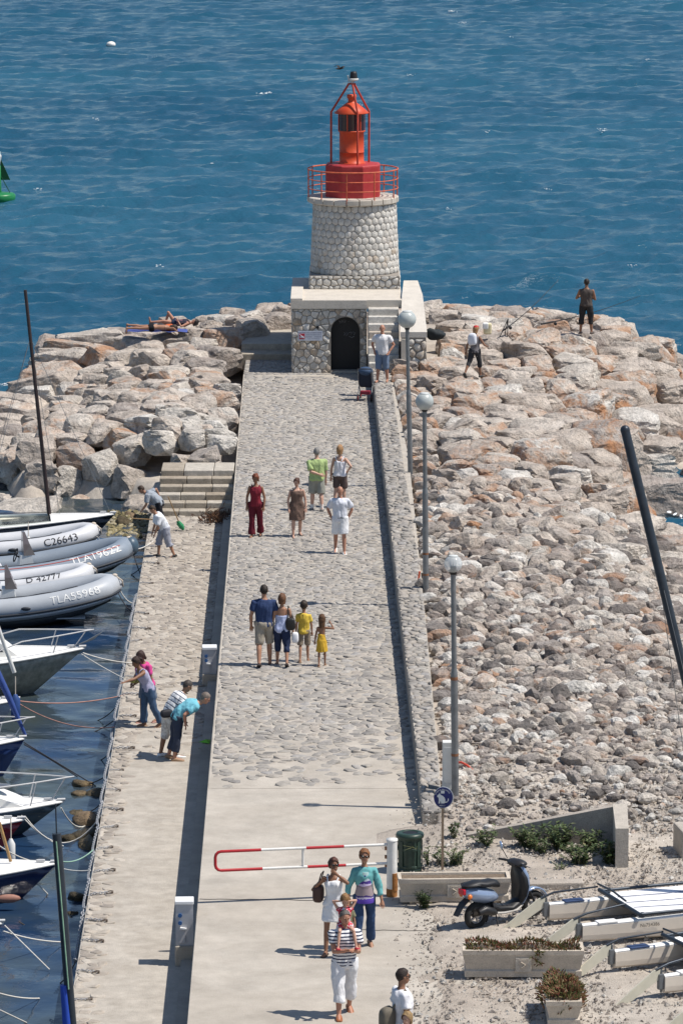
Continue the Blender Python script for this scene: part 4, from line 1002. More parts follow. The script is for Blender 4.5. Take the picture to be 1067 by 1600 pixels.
lamp(711, 1242, 881, -5, 'nearest tall lamp post with a clear globe showing its bulb holder', True, collar=[(.17, .05), (.5, .06)])
# white electrical box behind the near lamp post
b = at_land(699, 1236); s_ = pix(b)[2]
t = thing('service_cabinet', 'narrow white service cabinet behind the nearest lamp post', 'cabinet', b)
mb = MB(); h = z_for(b, 1158) - b.z; mb.box((0, 0, h / 2), (.20, .22, h), bev=.012); mb.build('cabinet_body', mat('cabinet_white', (.66, .66, .63), .5, var=.1), t); mb = MB(); mb.box((0, -.114, h * .55), (.15, .006, h * .7)); mb.build('cabinet_door', mat('cabinet_white2', (.60, .61, .6), .5, var=.08), t)
# orange hose poking from the rubble, orange stake by the middle lamp
b = at_land(722, 1204, .06); s_ = pix(b)[2]
mb = MB(); mb.tube([(-.10, .05, .08), (-.02, 0, .10), (.08, -.1, .07), (.18, -.3, .03), (.22, -.4, -.1)], .024, 8); o = mb.build('conduit_hose', mat('hose_red', (.55, .07, .04), .5, var=.15)); o.location = b; props(o, 'short bent red orange hose sticking out of the rubble', 'hose')
b = at_land(654, 912, .0); mb = MB(); mb.box((0, 0, .12), (.045, .03, .34), rot=Matrix.Rotation(.12, 3, 'Y')); o = mb.build('marker_stake', mat('stake_orange', (.75, .10, .03), .5, var=.1)); o.location = b; props(o, 'small bright orange stake on the kerb walk edge', 'stake')
# litter bin
M_bin = mat('bin_green', (0.022, 0.045, 0.034), .42, var=.2, scale=5)
b = at(640, 1361, 0); s_ = pix(b)[2]; t = thing('litter_bin', 'dark green ribbed litter bin with round lid beside the barrier post', 'litter bin', b)
mb = MB(); a8 = lambda r, z: (r, z); mb.lathe([(.215, 0), (.225, .03), (.225, .06), (.215, .08), (.228, .60), (.24, .62)], 8, a0=R(22.5), smooth=False); mb.build('body', M_bin, t)
for z in (.08, .40): mb = MB(); mb.lathe([(.221, z), (.234, z + .01), (.234, z + .045), (.223, z + .055)], 8, a0=R(22.5), smooth=False); mb.build('band', M_bin, t)
mb = MB(); mb.lathe([(.225, .61), (.247, .625), (.252, .665), (.238, .70), (.15, .715), (.14, .69), (.0, .68)], 20); mb.build('lid', M_bin, t)
for k in range(8): a = R(45 * k); mb = MB(); mb.box((.219 * math.cos(a), .219 * math.sin(a), .34), (.012, .07, .46), rz=a); mb.build('panel', M_bin, t)
mb = MB(); mb.lathe([(.13, .70), (.12, .703), (0, .695)], 14); mb.build('opening', M_black, t)
# barrier
M_wp = mat('white_paint_worn', (.70, .69, .66), .5, var=.12, scale=9); M_rp = mat('red_paint_band', (.42, .02, .028), .42, var=.12, scale=8)
b = at(612, 1400, 0); t = thing('barrier', 'red and white swing barrier across the pier road', 'barrier', b)
s_ = pix(b)[2]; mb = MB(); mb.tube([(0, 0, -.1), (0, 0, .99)], .092, 18); mb.lathe([(.10, .99), (.10, 1.02), (0, 1.03)], 18); mb.build('post', M_wp, t)
mb = MB(); mb.tube([(0, 0, .0), (0, 0, .14)], .097, 18); mb.tube([(.02, -.012, .1), (.02, -.012, .42)], .082, 18); mb.build('rust', mat('rust_orange', (.30, .13, .04), .85, var=.5, scale=8), t)
E = at(337, 1412, 0) - b; z1, z0 = .92, .585; d = E.normalized(); La = E.length
def arm(name, f0, f1, z, m): mb = MB(); mb.tube([d * (La * f0) + Vector((0, 0, z)), d * (La * f1) + Vector((0, 0, z))], .026, 10); mb.build(name, m, t)
f = lambda px: (612 - px) / (612 - 337)
for a0, a1, zz, m in [(604, 537, z1, M_wp), (537, 478, z1, M_rp), (478, 408, z1, M_wp), (604, 540, z0, M_wp), (540, 480, z0, M_rp), (480, 410, z0, M_wp)]: arm('white_bar' if m is M_wp else 'red_bar', f(a0), f(a1), zz, m)
mb = MB(); rc = .10; P = [d * (La * f(408)) + Vector((0, 0, z1)), d * (La - rc) + Vector((0, 0, z1))] + [d * (La - rc + rc * math.sin(a)) + Vector((0, 0, z1 - rc + rc * math.cos(a))) for a in (R(30), R(60), R(90))] + [d * (La - rc + rc * math.cos(a)) + Vector((0, 0, z0 + rc - rc * math.sin(a))) for a in (0, R(30), R(60), R(90))] + [d * (La * f(410)) + Vector((0, 0, z0))]
mb.tube(P, .027, 10); mb.build('red_loop', M_rp, t)
mb = MB(); mb.tube([d * (La * f(473)) + Vector((0, 0, z0)), d * (La * f(473)) + Vector((0, 0, z1))], .022, 8); mb.build('strut', M_wp, t)
for z in (.55, .70, .85): mb = MB(); mb.box((-.10, 0, z), (.05, .05, .06), bev=.008); mb.build('hinge', M_rust, t)
# dog sign
b = at_land(691, 1362); t = thing('dog_sign', 'round blue dog sign on a thin wooden post', 'sign', b); h = z_for(b, 1246) - b.z
mb = MB(); mb.box((0, .02, h / 2 - .1), (.045, .035, h + .1)); mb.build('sign_post', mat('weathered_wood', (.30, .22, .15), .8, var=.3, scale=12), t)
Mblue = mat('enamel_blue', (.012, .022, .12), .3, var=.1); Mwh = mat('enamel_white', (.52, .56, .58), .4, var=.05)
pts = [(.175 * math.cos(a) * (1.0 if math.cos(a) > -.1 else .9), .185 * math.sin(a)) for a in np.linspace(0, 2 * PI, 33)[:-1]]
mb = MB(); mb.extrude([(x * 1.05 + .006, -.004, h + z * 1.05) for x, z in pts], (0, .012, 0)); mb.build('sign_rim', Mwh, t)
mb = MB(); mb.extrude([(x, -.010, h + z) for x, z in pts], (0, .006, 0)); sg = mb.build('sign_face', Mblue, t)
mb = MB(); dog = [(-.10, .03), (-.085, .055), (-.07, .055), (-.06, .09), (-.045, .06), (-.03, .045), (0, .03), (.03, 0), (.045, -.04), (.04, -.08), (.03, -.105), (-.035, -.105), (-.03, -.085), (-.045, -.06), (-.05, -.105), (-.075, -.105), (-.07, -.05), (-.075, 0), (-.10, .015)]
mb.extrude([(x, -.0135, h + z) for x, z in dog], (0, .003, 0)); mb.tube([(.04, -.0125, h - .085), (.075, -.0125, h - .08), (.095, -.0125, h - .05), (.095, -.0125, h - .02)], .008, 5)
mb.extrude([(x, -.0135, h + z) for x, z in [(-.035, .075), (.03, .075), (.03, .125), (-.035, .125)]], (0, .003, 0)); mb.build('dog_emblem', Mwh, sg)
vs, fs = text_geo('CHIENS PROPRES', .042); w = max(v.x for v in vs); mb = MB(); out = []
for v in vs: a = PI - .35 - (v.x / w) * (PI - .9); r_ = .132 + v.y * .9; out.append((r_ * math.cos(a), -.0135, h + r_ * math.sin(a)))
mb.add(out, fs); mb.build('lettering', Mwh, sg)
vs, fs = text_geo('MERCI', .035); mb = MB(); mb.add([(-.06 + v.x, -.0135, h - .155 + v.y) for v in vs], fs); mb.build('lettering', Mwh, sg)

# planters
M_pl = tinted('cast_concrete', [(0, (.49, .42, .34)), (.5, (.56, .49, .405)), (1, (.60, .545, .465))], mott=.2, scale=4, bump=.3, bscale=40)
M_soil = mat('dry_soil', (.16, .12, .085), .95, var=.35, scale=20, bump=.6)
M_ice = None
def leafmat(name, stops, rough=.6):
    m = bpy.data.materials.new(name); n, l = nodes_of(m); b = n['Principled BSDF']; b.inputs['Roughness'].default_value = rough; b.inputs['Specular IOR Level'].default_value = .3
    a = n.new('ShaderNodeAttribute'); a.attribute_name = 'tint'; r = ramp(n, stops); l.new(a.outputs['Fac'], r.inputs['Fac']); l.new(r.outputs['Color'], b.inputs['Base Color']); b.inputs['Subsurface Weight'].default_value = 0; return m
M_iceg = leafmat('ice_plant_leaf', [(0, (.06, .075, .022)), (.35, (.11, .11, .035)), (.6, (.16, .075, .035)), (.85, (.20, .06, .045)), (1, (.26, .20, .10))])
M_weed = leafmat('weed_leaf', [(0, (.032, .055, .018)), (.5, (.065, .10, .036)), (.85, (.12, .145, .06)), (1, (.22, .19, .10))])
def spikes(name, pos_fun, n, l0, l1, w, m, par, seed, red=.5, kind=None):
    r = random.Random(seed); V, F, T = [], [], []
    for i in range(n):
        p, d = pos_fun(r); L = r.uniform(l0, l1); d = (d + Vector((r.gauss(0, .45), r.gauss(0, .45), r.gauss(0, .35)))).normalized(); s = d.orthogonal().normalized(); s2 = d.cross(s); b = len(V)
        q = p + d * L * .55
        V += [p + s * w * .6, p - s * w * .3 + s2 * w * .5, p - s * w * .3 - s2 * w * .5, q + s * w, q - s * w * .5 + s2 * w * .85, q - s * w * .5 - s2 * w * .85, p + d * L]
        F += [(b, b + 1, b + 4), (b, b + 4, b + 3), (b + 1, b + 2, b + 5), (b + 1, b + 5, b + 4), (b + 2, b, b + 3), (b + 2, b + 3, b + 5), (b + 3, b + 4, b + 6), (b + 4, b + 5, b + 6), (b + 5, b + 3, b + 6)]
        t = min(1, max(0, r.gauss(red, .28))); T += [t] * 7
    me = fast_mesh(name, [tuple(v) for v in V], F, False); setattr_f(me, 'tint', T); o = link(name, me, par, m)
    if kind: o['kind'] = kind
    return o
def planter(loc, rz, L, W, H, label, plant, n_ice, soil_low=.05):
    t = thing('planter', label, 'planter', loc, rz, 'long concrete planters'); x, y = L / 2, W / 2; tk = .06
    def ring(a, b, z): return [(-a, -b, z), (a, -b, z), (a, b, z), (-a, b, z)]
    mb = MB(); mb.loft([ring(x - .035, y - .03, .05), ring(x - .035, y - .03, .15), ring(x - .06, y - .055, .17), ring(x - .008, y - .008, H - .09), ring(x, y, H - .075), ring(x, y, H), ring(x - tk, y - tk, H), ring(x - tk - .01, y - tk - .01, H - soil_low - .05)], caps=True, smooth=False)
    tint_all(mb.build('trough', M_pl, t), .5)
    for sx in (-1, 1): mb = MB(); mb.box((sx * x * .62, 0, .03), (.34, W - .14, .062), bev=.008); tint_all(mb.build('foot', M_pl, t), .2)
    mb = MB(); mb.box((0, -y + .016, H * .52), (.26, .03, .24), bev=.01); tint_all(mb.build('emblem_panel', M_pl, t), .8)
    mb = MB(); sh = [(-.07, .09), (.07, .09), (.07, 0), (.045, -.06), (0, -.09), (-.045, -.06), (-.07, 0)]; mb.extrude([(q, -y - .006, H * .52 + z) for q, z in sh], (0, .01, 0)); mb.tube([(-.04, -y - .012, H * .52 + .05), (.03, -y - .012, H * .52 + .01), (-.03, -y - .012, H * .52 - .05)], .012, 5); tint_all(mb.build('shield_relief', M_pl, t), .3)
    mb = MB(); mb.box((0, 0, H - soil_low - .02), (L - 2 * tk - .03, W - 2 * tk - .03, .03)); mb.build('soil', M_soil, t)
    if n_ice:
        pt = thing('ice_plant', plant, 'plant', loc, rz)
        def pf(r):
            u = r.uniform(-1, 1); v = r.uniform(-1, 1); bump = .07 * (1 + math.sin(u * 7 + v * 2)) * (1 - abs(v) ** 3)
            return Vector((u * (x - tk - .0), v * (y - tk + .02), H - soil_low + r.uniform(0, .02) + bump)), Vector((u * .25, v * .9, .8))
        spikes('foliage', pf, n_ice, .05, .10, .011, M_iceg, pt, 5, .5)
        def pd(r):
            k = r.random(); return Vector((.22 * L / 2 + .05 * math.sin(k * 9) + r.gauss(0, .03), -y - .01 - .02 * r.random(), H - .25 * k + .02)), Vector((0, -.9, .1))
        spikes('trailing_stem', pd, 70, .05, .09, .011, M_iceg, pt, 6, .4)
    return t
p = at(709, 1414, 0); planter(p + Vector((0, .25, 0)), R(2.5), 1.93, .5, .46, 'concrete planter with sparse weeds behind the scooter', None, 0, soil_low=.03)
p = at(817, 1532, 0); planter(p + Vector((0, .25, 0)), R(-.5), 1.96, .52, .50, 'concrete planter full of ice plant in front of the scooter', 'low red and green ice plant spilling over the long planter', 900)
p = at(879, 1602, 0); planter(p + Vector((0, .42, 0)), R(90), 1.35, .56, .46, 'end-on concrete planter at the bottom edge, overgrown with ice plant', 'thick reddish ice plant burying the end-on planter', 1000, soil_low=.0)
def pf3(r): a = r.uniform(0, 2 * PI); q = r.random() ** .5; z = .46 * (1 - .5 * (q > .8) * r.random()); return p + Vector((.36 * q * math.cos(a), .42 + .66 * q * math.sin(a), z + .06 * (1 - q))), Vector((math.cos(a) * q, math.sin(a) * q, .8))
o = [c for c in scene.objects if c.name.startswith('ice_plant')][-1]
pr = o.location.copy(); f3 = spikes('overhanging_foliage', pf3, 900, .06, .11, .012, M_iceg, None, 9, .55); f3.parent = o; f3.matrix_parent_inverse = Matrix.Rotation(-R(90), 4, 'Z') @ Matrix.Translation(-pr)
def weed(px, py, hgt, spread, n, label, seed, lift=0, cat='weed'):
    b = at_land(px, py, lift); t = thing('weed', label, cat, b, group='weeds in the gravel')
    r = random.Random(seed); V, F, T = [], [], []; SV = MB()
    n = int(n * 2.2)
    for k in range(max(4, n // 14)):
        a = r.uniform(0, 2 * PI); L = hgt * r.uniform(.5, 1.1); tip = Vector((math.cos(a) * spread * r.uniform(.2, 1), math.sin(a) * spread * r.uniform(.2, 1), L)); base = Vector((math.cos(a) * spread * .3 * r.random(), math.sin(a) * spread * .3 * r.random(), 0))
        SV.tube([base, base.lerp(tip, .5) + Vector((0, 0, L * .1)), tip], [.006, .005, .003], 4)
        for j in range(14):
            f_ = r.uniform(.08, 1); p = base.lerp(tip, f_) + Vector((0, 0, L * .1 * math.sin(PI * f_))); d = Vector((r.gauss(0, 1), r.gauss(0, 1), r.uniform(-.1, .9))).normalized(); l_ = min(.13, hgt * r.uniform(.16, .34)); s = d.cross(Vector((0, 0, 1))); s = s.normalized() * l_ * .22 if s.length > .01 else Vector((l_ * .2, 0, 0)); b0 = len(V)
            V += [p, p + d * l_ * .5 + s, p + d * l_ * .5 - s, p + d * l_ - Vector((0, 0, l_ * .15))]; F += [(b0, b0 + 1, b0 + 3), (b0, b0 + 3, b0 + 2)]; T += [min(1, max(0, r.gauss(.5, .25)))] * 4
    me = fast_mesh('foliage', [tuple(v) for v in V], F, False); setattr_f(me, 'tint', T); link('foliage', me, t, M_weed); SV.build('stem', mat('weed_stem', (.10, .11, .05), .8), t)
for i, (px, py, h, s, n, lab, lf) in enumerate([
    (710, 1310, .30, .22, 60, 'thin green weed left of the L shaped wall', 0), (760, 1322, .32, .35, 130, 'bushy weed at the open end of the L shaped wall', 0), (825, 1326, .38, .4, 200, 'broad green weed against the middle of the long wall', 0),
    (875, 1328, .46, .38, 200, 'tall leafy weed under the highest part of the long wall', 0), (921, 1332, .40, .28, 150, 'round weed near the inner wall corner', 0), (905, 1352, .36, .4, 220, 'spreading weed in the middle of the wall enclosure', 0),
    (952, 1352, .42, .26, 170, 'dark weed against the short wall end', 0), (874, 1361, .16, .2, 60, 'low tuft in open gravel behind the scooter', 0), (700, 1352, .34, .42, 110, 'straggly weed behind the far planter', 0), (717, 1352, .26, .3, 70, 'pale thin weed right of the dog sign post', 0),
    (665, 1420, .30, .17, 130, 'small weed growing against the far planter front', 0), (668, 1352, .3, .1, 40, 'narrow weed between the bin and the kerb', 0), (650, 1362, .06, .5, 70, 'sparse dry weeds inside the far planter', .44), (845, 1334, .3, .3, 90, 'low pale weed in front of the long wall', 0)]):
    weed(px, py, h, s, n, lab, 40 + i, lf)
# L-shaped concrete wall
M_cw = tinted('board_concrete', [(0, (.34, .30, .26)), (.5, (.42, .375, .325)), (1, (.50, .46, .40))], mott=.2, scale=3, bump=.4, bscale=30)
c0 = at_land(958, 1322); t = thing('concrete_wall', 'low L shaped concrete wall around the weeds', 'wall', c0); A = at_land(728, 1306) - c0; A.z = 0; zt = z_for(c0, 1258) - c0.z
mb = MB(); mb.add([(A.x, A.y - .1, -.3), (A.x, A.y - .1, .10), (A.x, A.y + .06, .10), (A.x, A.y + .06, -.3), (.0, -.1, -.3), (.0, -.1, zt), (.0, .06, zt), (.0, .06, -.3)], [(0, 1, 2, 3), (4, 7, 6, 5), (0, 4, 5, 1), (1, 5, 6, 2), (2, 6, 7, 3)]); tint_all(mb.build('long_wall', M_cw, t), .45)
Bp = at_land(972, 1357) - c0; mb = MB(); w = .24
mb.add([(-.02, .1, -.3), (-.02, .1, zt + .004), (w, .1, zt + .004), (w, .1, -.3), (Bp.x - .13, Bp.y, -.3), (Bp.x - .13, Bp.y, zt - .06), (Bp.x + .10, Bp.y, zt - .06), (Bp.x + .10, Bp.y, -.3)], [(0, 1, 2, 3), (4, 7, 6, 5), (0, 4, 5, 1), (1, 5, 6, 2), (2, 6, 7, 3)]); tint_all(mb.build('short_wall', M_cw, t), .8)
b = at_land(1066, 1340); mb = MB(); h = z_for(b, 1296) - b.z; mb.box((.12, .25, h / 2 - .1), (.42, .7, h + .2), rz=.15, bev=.03); o = mb.build('concrete_block', M_cw); tint_all(o, .7); o.location = b; props(o, 'weathered concrete block cut by the right picture edge', 'block')
b = at_land(862, 1386); mb = MB(); mb.box((0, 0, .03), (1.1, .3, .16), rz=.1, bev=.03); o = mb.build('kerb_stone', M_cw); tint_all(o, .4); o.location = b; props(o, 'half buried rough kerb stone behind the scooter', 'kerb stone')

# power pedestals on the quay ledge
M_ped = mat('pedestal_grey', (.46, .46, .48), .4, var=.08); M_pedw = mat('pedestal_white', (.8, .8, .8), .35, var=.04)
def pedestal(px, py, pyt, label):
    b = at(px, py, QUAY_Z); t = thing('service_pedestal', label, 'service pedestal', b, R(2), 'service pedestals on the quay'); zt = z_for(b, pyt) - b.z; w, d = .30, .30
    hp = zt * .32; mb = MB(); mb.box((0, .12, hp / 2 - .05), (w + .03, d + .1, hp + .1), bev=.02); tint_all(mb.build('plinth', M_conc, t), .1)
    mb = MB(); mb.loft([[(-w / 2, -d / 2 + .12, hp), (w / 2, -d / 2 + .12, hp), (w / 2, d / 2 + .12, hp), (-w / 2, d / 2 + .12, hp)], [(-w / 2, -d / 2 + .12, zt - .03), (w / 2, -d / 2 + .12, zt - .03), (w / 2, d / 2 + .12, zt - .03), (-w / 2, d / 2 + .12, zt - .03)]], smooth=False); mb.build('housing', M_ped, t)
    mb = MB(); mb.box((0, .12, zt), (w + .02, d + .03, .06), bev=.012); mb.build('cap', M_pedw, t)
    y = -d / 2 + .12
    for z in (.80, .68): mb = MB(); mb.tube([(-.075, y - .02, zt * z), (-.075, y + .01, zt * z)], .036, 12); mb.build('socket', mat('socket_blue', (.04, .12, .30), .3, var=.1), t)
    mb = MB(); mb.box((-.02, y - .03, zt * .60), (.11, .05, .025), rot=Matrix.Rotation(.15, 3, 'Y')); mb.build('flap', M_pedw, t); mb = MB(); mb.box((-.04, y - .012, zt * .47), (.10, .02, zt * .2)); mb.build('cover', M_ped, t)
pedestal(289, 1508, 1410, 'nearer grey service pedestal with a white cap on the quay ledge')
pedestal(328, 1071, 1013, 'farther grey service pedestal with a white cap on the quay ledge')

# pram by the stairs
b = at(571, 626, 0); t = thing('pushchair', 'dark navy pushchair with red wheels below the lighthouse stairs', 'pushchair', b, R(-8)); Mn = mat('navy_fabric', (.012, .018, .035), .8, var=.2)
mb = MB(); mb.loft([[(-.17, .0, .42), (.17, .0, .42), (.17, .24, .36), (-.17, .24, .36)], [(-.2, -.05, .62), (.2, -.05, .62), (.2, .2, .5), (-.2, .2, .5)], [(-.19, -.1, .88), (.19, -.1, .88), (.19, .02, .90), (-.19, .02, .90)]], smooth=False); mb.build('seat', Mn, t)
mb = MB(); mb.ball((0, .02, .88), .22, 14, 8, (1, .95, .62)); mb.build('hood', mat('hood_navy', (.03, .06, .12), .7, var=.2), t)
for sx in (-.2, .2):
    mb = MB(); mb.tube([(sx, -.22, .98), (sx, -.05, .55), (sx, .38, .14)], .013, 6); mb.tube([(sx, .1, .5), (sx, -.22, .14)], .013, 6); mb.build('frame_tube', M_pole, t)
    for y in (-.22, .38):
        mb = MB(); n = 16; mb.tube([(sx, y + .10 * math.cos(2 * PI * i / n), .115 + .10 * math.sin(2 * PI * i / n)) for i in range(n + 1)], .018, 6, caps=False); w_ = mb.build('wheel', M_black, t); mb = MB(); mb.tube([(sx - .012, y, .115), (sx + .012, y, .115)], .06, 10); mb.build('hub', mat('hub_red', (.5, .02, .04), .4, var=0), w_)
mb = MB(); mb.tube([(-.2, -.22, .98), (.2, -.22, .98)], .016, 6); mb.build('handle', M_black, t)
mb = MB(); mb.box((.02, -.16, .27), (.3, .12, .12), bev=.03); mb.build('basket', mat('basket_red', (.25, .02, .04), .7, var=.2), t)
# dark bag right of the lighthouse
b = at_land(679, 551, .45); mb = MB(); mb.ball((0, 0, .10), .31, 22, 14, (1, .7, .52)); me = mb.mesh('duffel_bag'); P = np.array([v.co[:] for v in me.vertices]); nz = fnoise(P, .16, 4, 3)
for v, q in zip(me.vertices, nz): v.co *= (1 + .17 * q)
o = link('duffel_bag', me, None, mat('black_cloth', (.014, .02, .024), .75, var=.3)); o.location = b; props(o, 'slumped black bag on the path right of the lighthouse', 'bag')
# tackle: bucket bag and rods
b = at_land(761, 541, .38); t = thing('tackle_bag', 'small white and yellow tackle bag behind the walker', 'bag', b); mb = MB(); mb.box((0, 0, .17), (.26, .22, .34), bev=.05); mb.build('bag_body', mat('cream_cloth', (.68, .60, .38), .8, var=.2), t); mb = MB(); mb.box((-.06, -.02, .26), (.18, .21, .2), bev=.04); mb.build('white_pouch', mat('white_cloth', (.74, .74, .72), .8, var=.1), t)
def rod(pa, za, pb, label):
    a = at_land(*pa, .3); a.z += za; e = Vector(pb[:3]); mb = MB(); P = [a.lerp(e, i / 6) + Vector((0, 0, -.10 * math.sin(PI * i / 6))) for i in range(7)]; t = thing('fishing_rod', label, 'fishing rod', a, group='fishing rods'); mb.tube([q - a for q in P], [.022, .018, .014, .012, .010, .008, .006], 6); mb.build('blank', M_black, t)
    mb = MB(); mb.tube([P[0] - a, P[0].lerp(P[1], .7) - a], .028, 6); mb.build('grip', M_black, t); q = P[0].lerp(P[1], .8) - a; mb = MB(); mb.ball(q + Vector((.02, 0, -.07)), .055, 10, 6); mb.build('reel', M_black, t)
    return t
def pt_over(px, py, y):   # point of the sight line through a photo pixel at ground distance y
    d = _fw + Vector((1, 0, 0)) * ((px - 533.5) / CAM_F) - _up * ((py - 800.0) / CAM_F); return Vector((0, 0, CAM_H)) + d * (y / d.y)
a0 = at_land(785, 540).y
rod((784, 540), .15, pt_over(872, 437, a0 + 2.2), 'long black fishing rod propped up on the rocks'); rod((845, 526), .1, pt_over(1000, 462, a0 + 6), 'low fishing rod in front of the standing angler')
b = at_land(786, 541, .3); t = thing('rod_stand', 'thin tripod rod stand on the rocks', 'rod stand', b)
for dx, dy in ((-.12, -.1), (.12, -.1), (.05, .3)): mb = MB(); mb.tube([(dx, dy, 0), (.14, .05, .55)], .014, 5); mb.build('leg', M_black, t)
# navigation buoy, white float, bird
Mgr = mat('buoy_green', (.010, .17, .05), .4, var=.25, scale=4); Mgd = mat('buoy_dark', (.006, .07, .022), .5, var=.2)
b = at(-1, 311, SEA_Z); s_ = pix(b)[2]; t = thing('green_buoy', 'green conical navigation buoy at the left picture edge', 'buoy', b)
k = 1.0
mb = MB(); mb.lathe([(.45, -.3), (.72, -.1), (.75, .18), (.68, .26), (.4, .30), (0, .32)], 28); mb.build('float_body', Mgr, t)
mb = MB(); mb.lathe([(.12, .3), (.10, 1.5), (.0, 1.52)], 14); mb.build('tower', Mgr, t); mb = MB(); mb.extrude([(.08, 0, .86), (.52, 0, .86), (.08, 0, 1.86)], (0, .03, 0)); mb.extrude([(-.08, 0, .86), (-.52, 0, .86), (-.08, 0, 1.86)], (0, .03, 0)); mb.build('radar_plate', Mgd, t)
mb = MB(); mb.extrude([(0, .08, .86), (0, .52, .86), (0, .08, 1.86)], (.03, 0, 0)); mb.extrude([(0, -.08, .86), (0, -.5, .86), (0, -.08, 1.86)], (.03, 0, 0)); mb.build('radar_plate', Mgr, t)
mb = MB(); mb.lathe([(.05, 1.5), (.14, 1.88), (.14, 1.96), (.09, 2.02), (.08, 2.14), (0, 2.15)], 12); mb.build('light', Mw_ if False else mat('dull_white', (.6, .6, .57)), t); mb = MB(); [mb.tube([(.5 * c_, .5 * q_, .28), (.12 * c_, .12 * q_, 1.0)], .02, 5) for c_, q_ in ((1, 0), (-1, 0), (0, 1), (0, -1))]; mb.build('stay', Mgd, t)
b = at(174, 72, SEA_Z); mb = MB(); mb.ball((0, 0, .1), .26, 16, 10, (1.15, 1, .8)); o = mb.build('mooring_float', mat('float_white', (.8, .76, .70), .5, var=.1)); o.location = b; props(o, 'small round white float far out on the sea', 'float')
b = pt_over(531, 107, 150); t = thing('seabird', 'small dark seabird flying left of the lantern top', 'bird', b, R(30)); Mbd = mat('bird_dark', (.02, .02, .022), .8)
mb = MB(); mb.loft([[(-.16 + .32 * i / 5, .035 * q * math.cos(a), .035 * q * math.sin(a)) for a in np.linspace(0, 2 * PI, 9)[:-1]] for i, q in enumerate((.15, .8, 1.1, 1.0, .6, .1))]); mb.build('body', Mbd, t)
for sy in (-1, 1): mb = MB(); mb.add([(.06, sy * .02, .01), (-.05, sy * .02, .01), (.08, sy * .2, .09), (-.02, sy * .2, .09), (-.06, sy * .36, .03), (.06, sy * .2, .075), (.04, sy * .02, -.01)], [(0, 1, 3, 2), (2, 3, 4), (5, 3, 4), (6, 1, 3, 5)]); mb.build('wing', Mbd, t)
# foam crests and the swash in the inlet
Mfo = mat('sea_foam', (.72, .75, .76), .8, var=.1, scale=6)
def foam(px, py, L, W, seed, name='foam', z=SEA_Z + .12, n=26):
    b = at(px, py, SEA_Z); r = random.Random(seed); mb = MB()
    for i in range(n):
        x = r.gauss(0, L * .4); y = r.gauss(0, W * .35) - .25 * x * r.random(); l_ = r.uniform(.05, .34) * L * .55; w_ = r.uniform(.03, .09) * W; mb.ball((b.x + x, b.y + y, z + r.uniform(-.05, .05)), 1.0, 8, 4, (l_, w_, .018), rot=Matrix.Rotation(r.gauss(0, .25), 3, 'Z'))
    o = mb.build(name, Mfo); props(o, kind='stuff')
foam(416, 149, .55, .9, 1); foam(940, 207, .30, .9, 2); foam(706, 20, .5, .6, 3); foam(722, 38, .3, .4, 4); foam(565, 167, .2, .4, 5); foam(1055, 832, .45, 3.2, 6, z=SEA_Z + .1); foam(1062, 868, .35, 1.6, 8, z=SEA_Z + .1); foam(12, 640, .4, 1.2, 7, z=SEA_Z + .06); foam(34, 612, .3, .8, 9, z=SEA_Z + .06); foam(6, 604, .35, 1.0, 10, z=SEA_Z + .06)
for _i, (_x, _y) in enumerate([(60, 300), (240, 92), (330, 260), (640, 120), (800, 60), (860, 300), (150, 190), (1010, 96), (700, 330), (250, 420), (990, 420), (760, 210)]): foam(_x, _y, .30, .35, 30 + _i, n=7)
# seaweed heap under the steps, green toy on the ledge
b = at(345, 815, QUAY_Z); t = thing('seaweed_heap', 'brown heap of dry seaweed at the foot of the stone steps', 'seaweed', b)
spikes('fronds', lambda r: (Vector((r.gauss(-.05, .22), r.gauss(.05, .3), abs(r.gauss(.0, .10)))), Vector((0, 0, .3))), 420, .08, .2, .014, leafmat('dry_seaweed', [(0, (.03, .018, .012)), (.5, (.09, .045, .025)), (1, (.17, .09, .05))]), t, 3)
b = at(323, 1161, QUAY_Z + .12); mb = MB(); mb.add([(-.16, 0, .02), (.06, -.12, .02), (.08, .22, .02), (-.02, .05, .07)], [(0, 1, 3), (1, 2, 3), (2, 0, 3), (0, 2, 1)]); o = mb.build('paper_boat', mat('toy_green', (.16, .55, .02), .5, var=.1)); o.location = b; props(o, 'bright green folded toy lying in the wall shadow', 'toy')
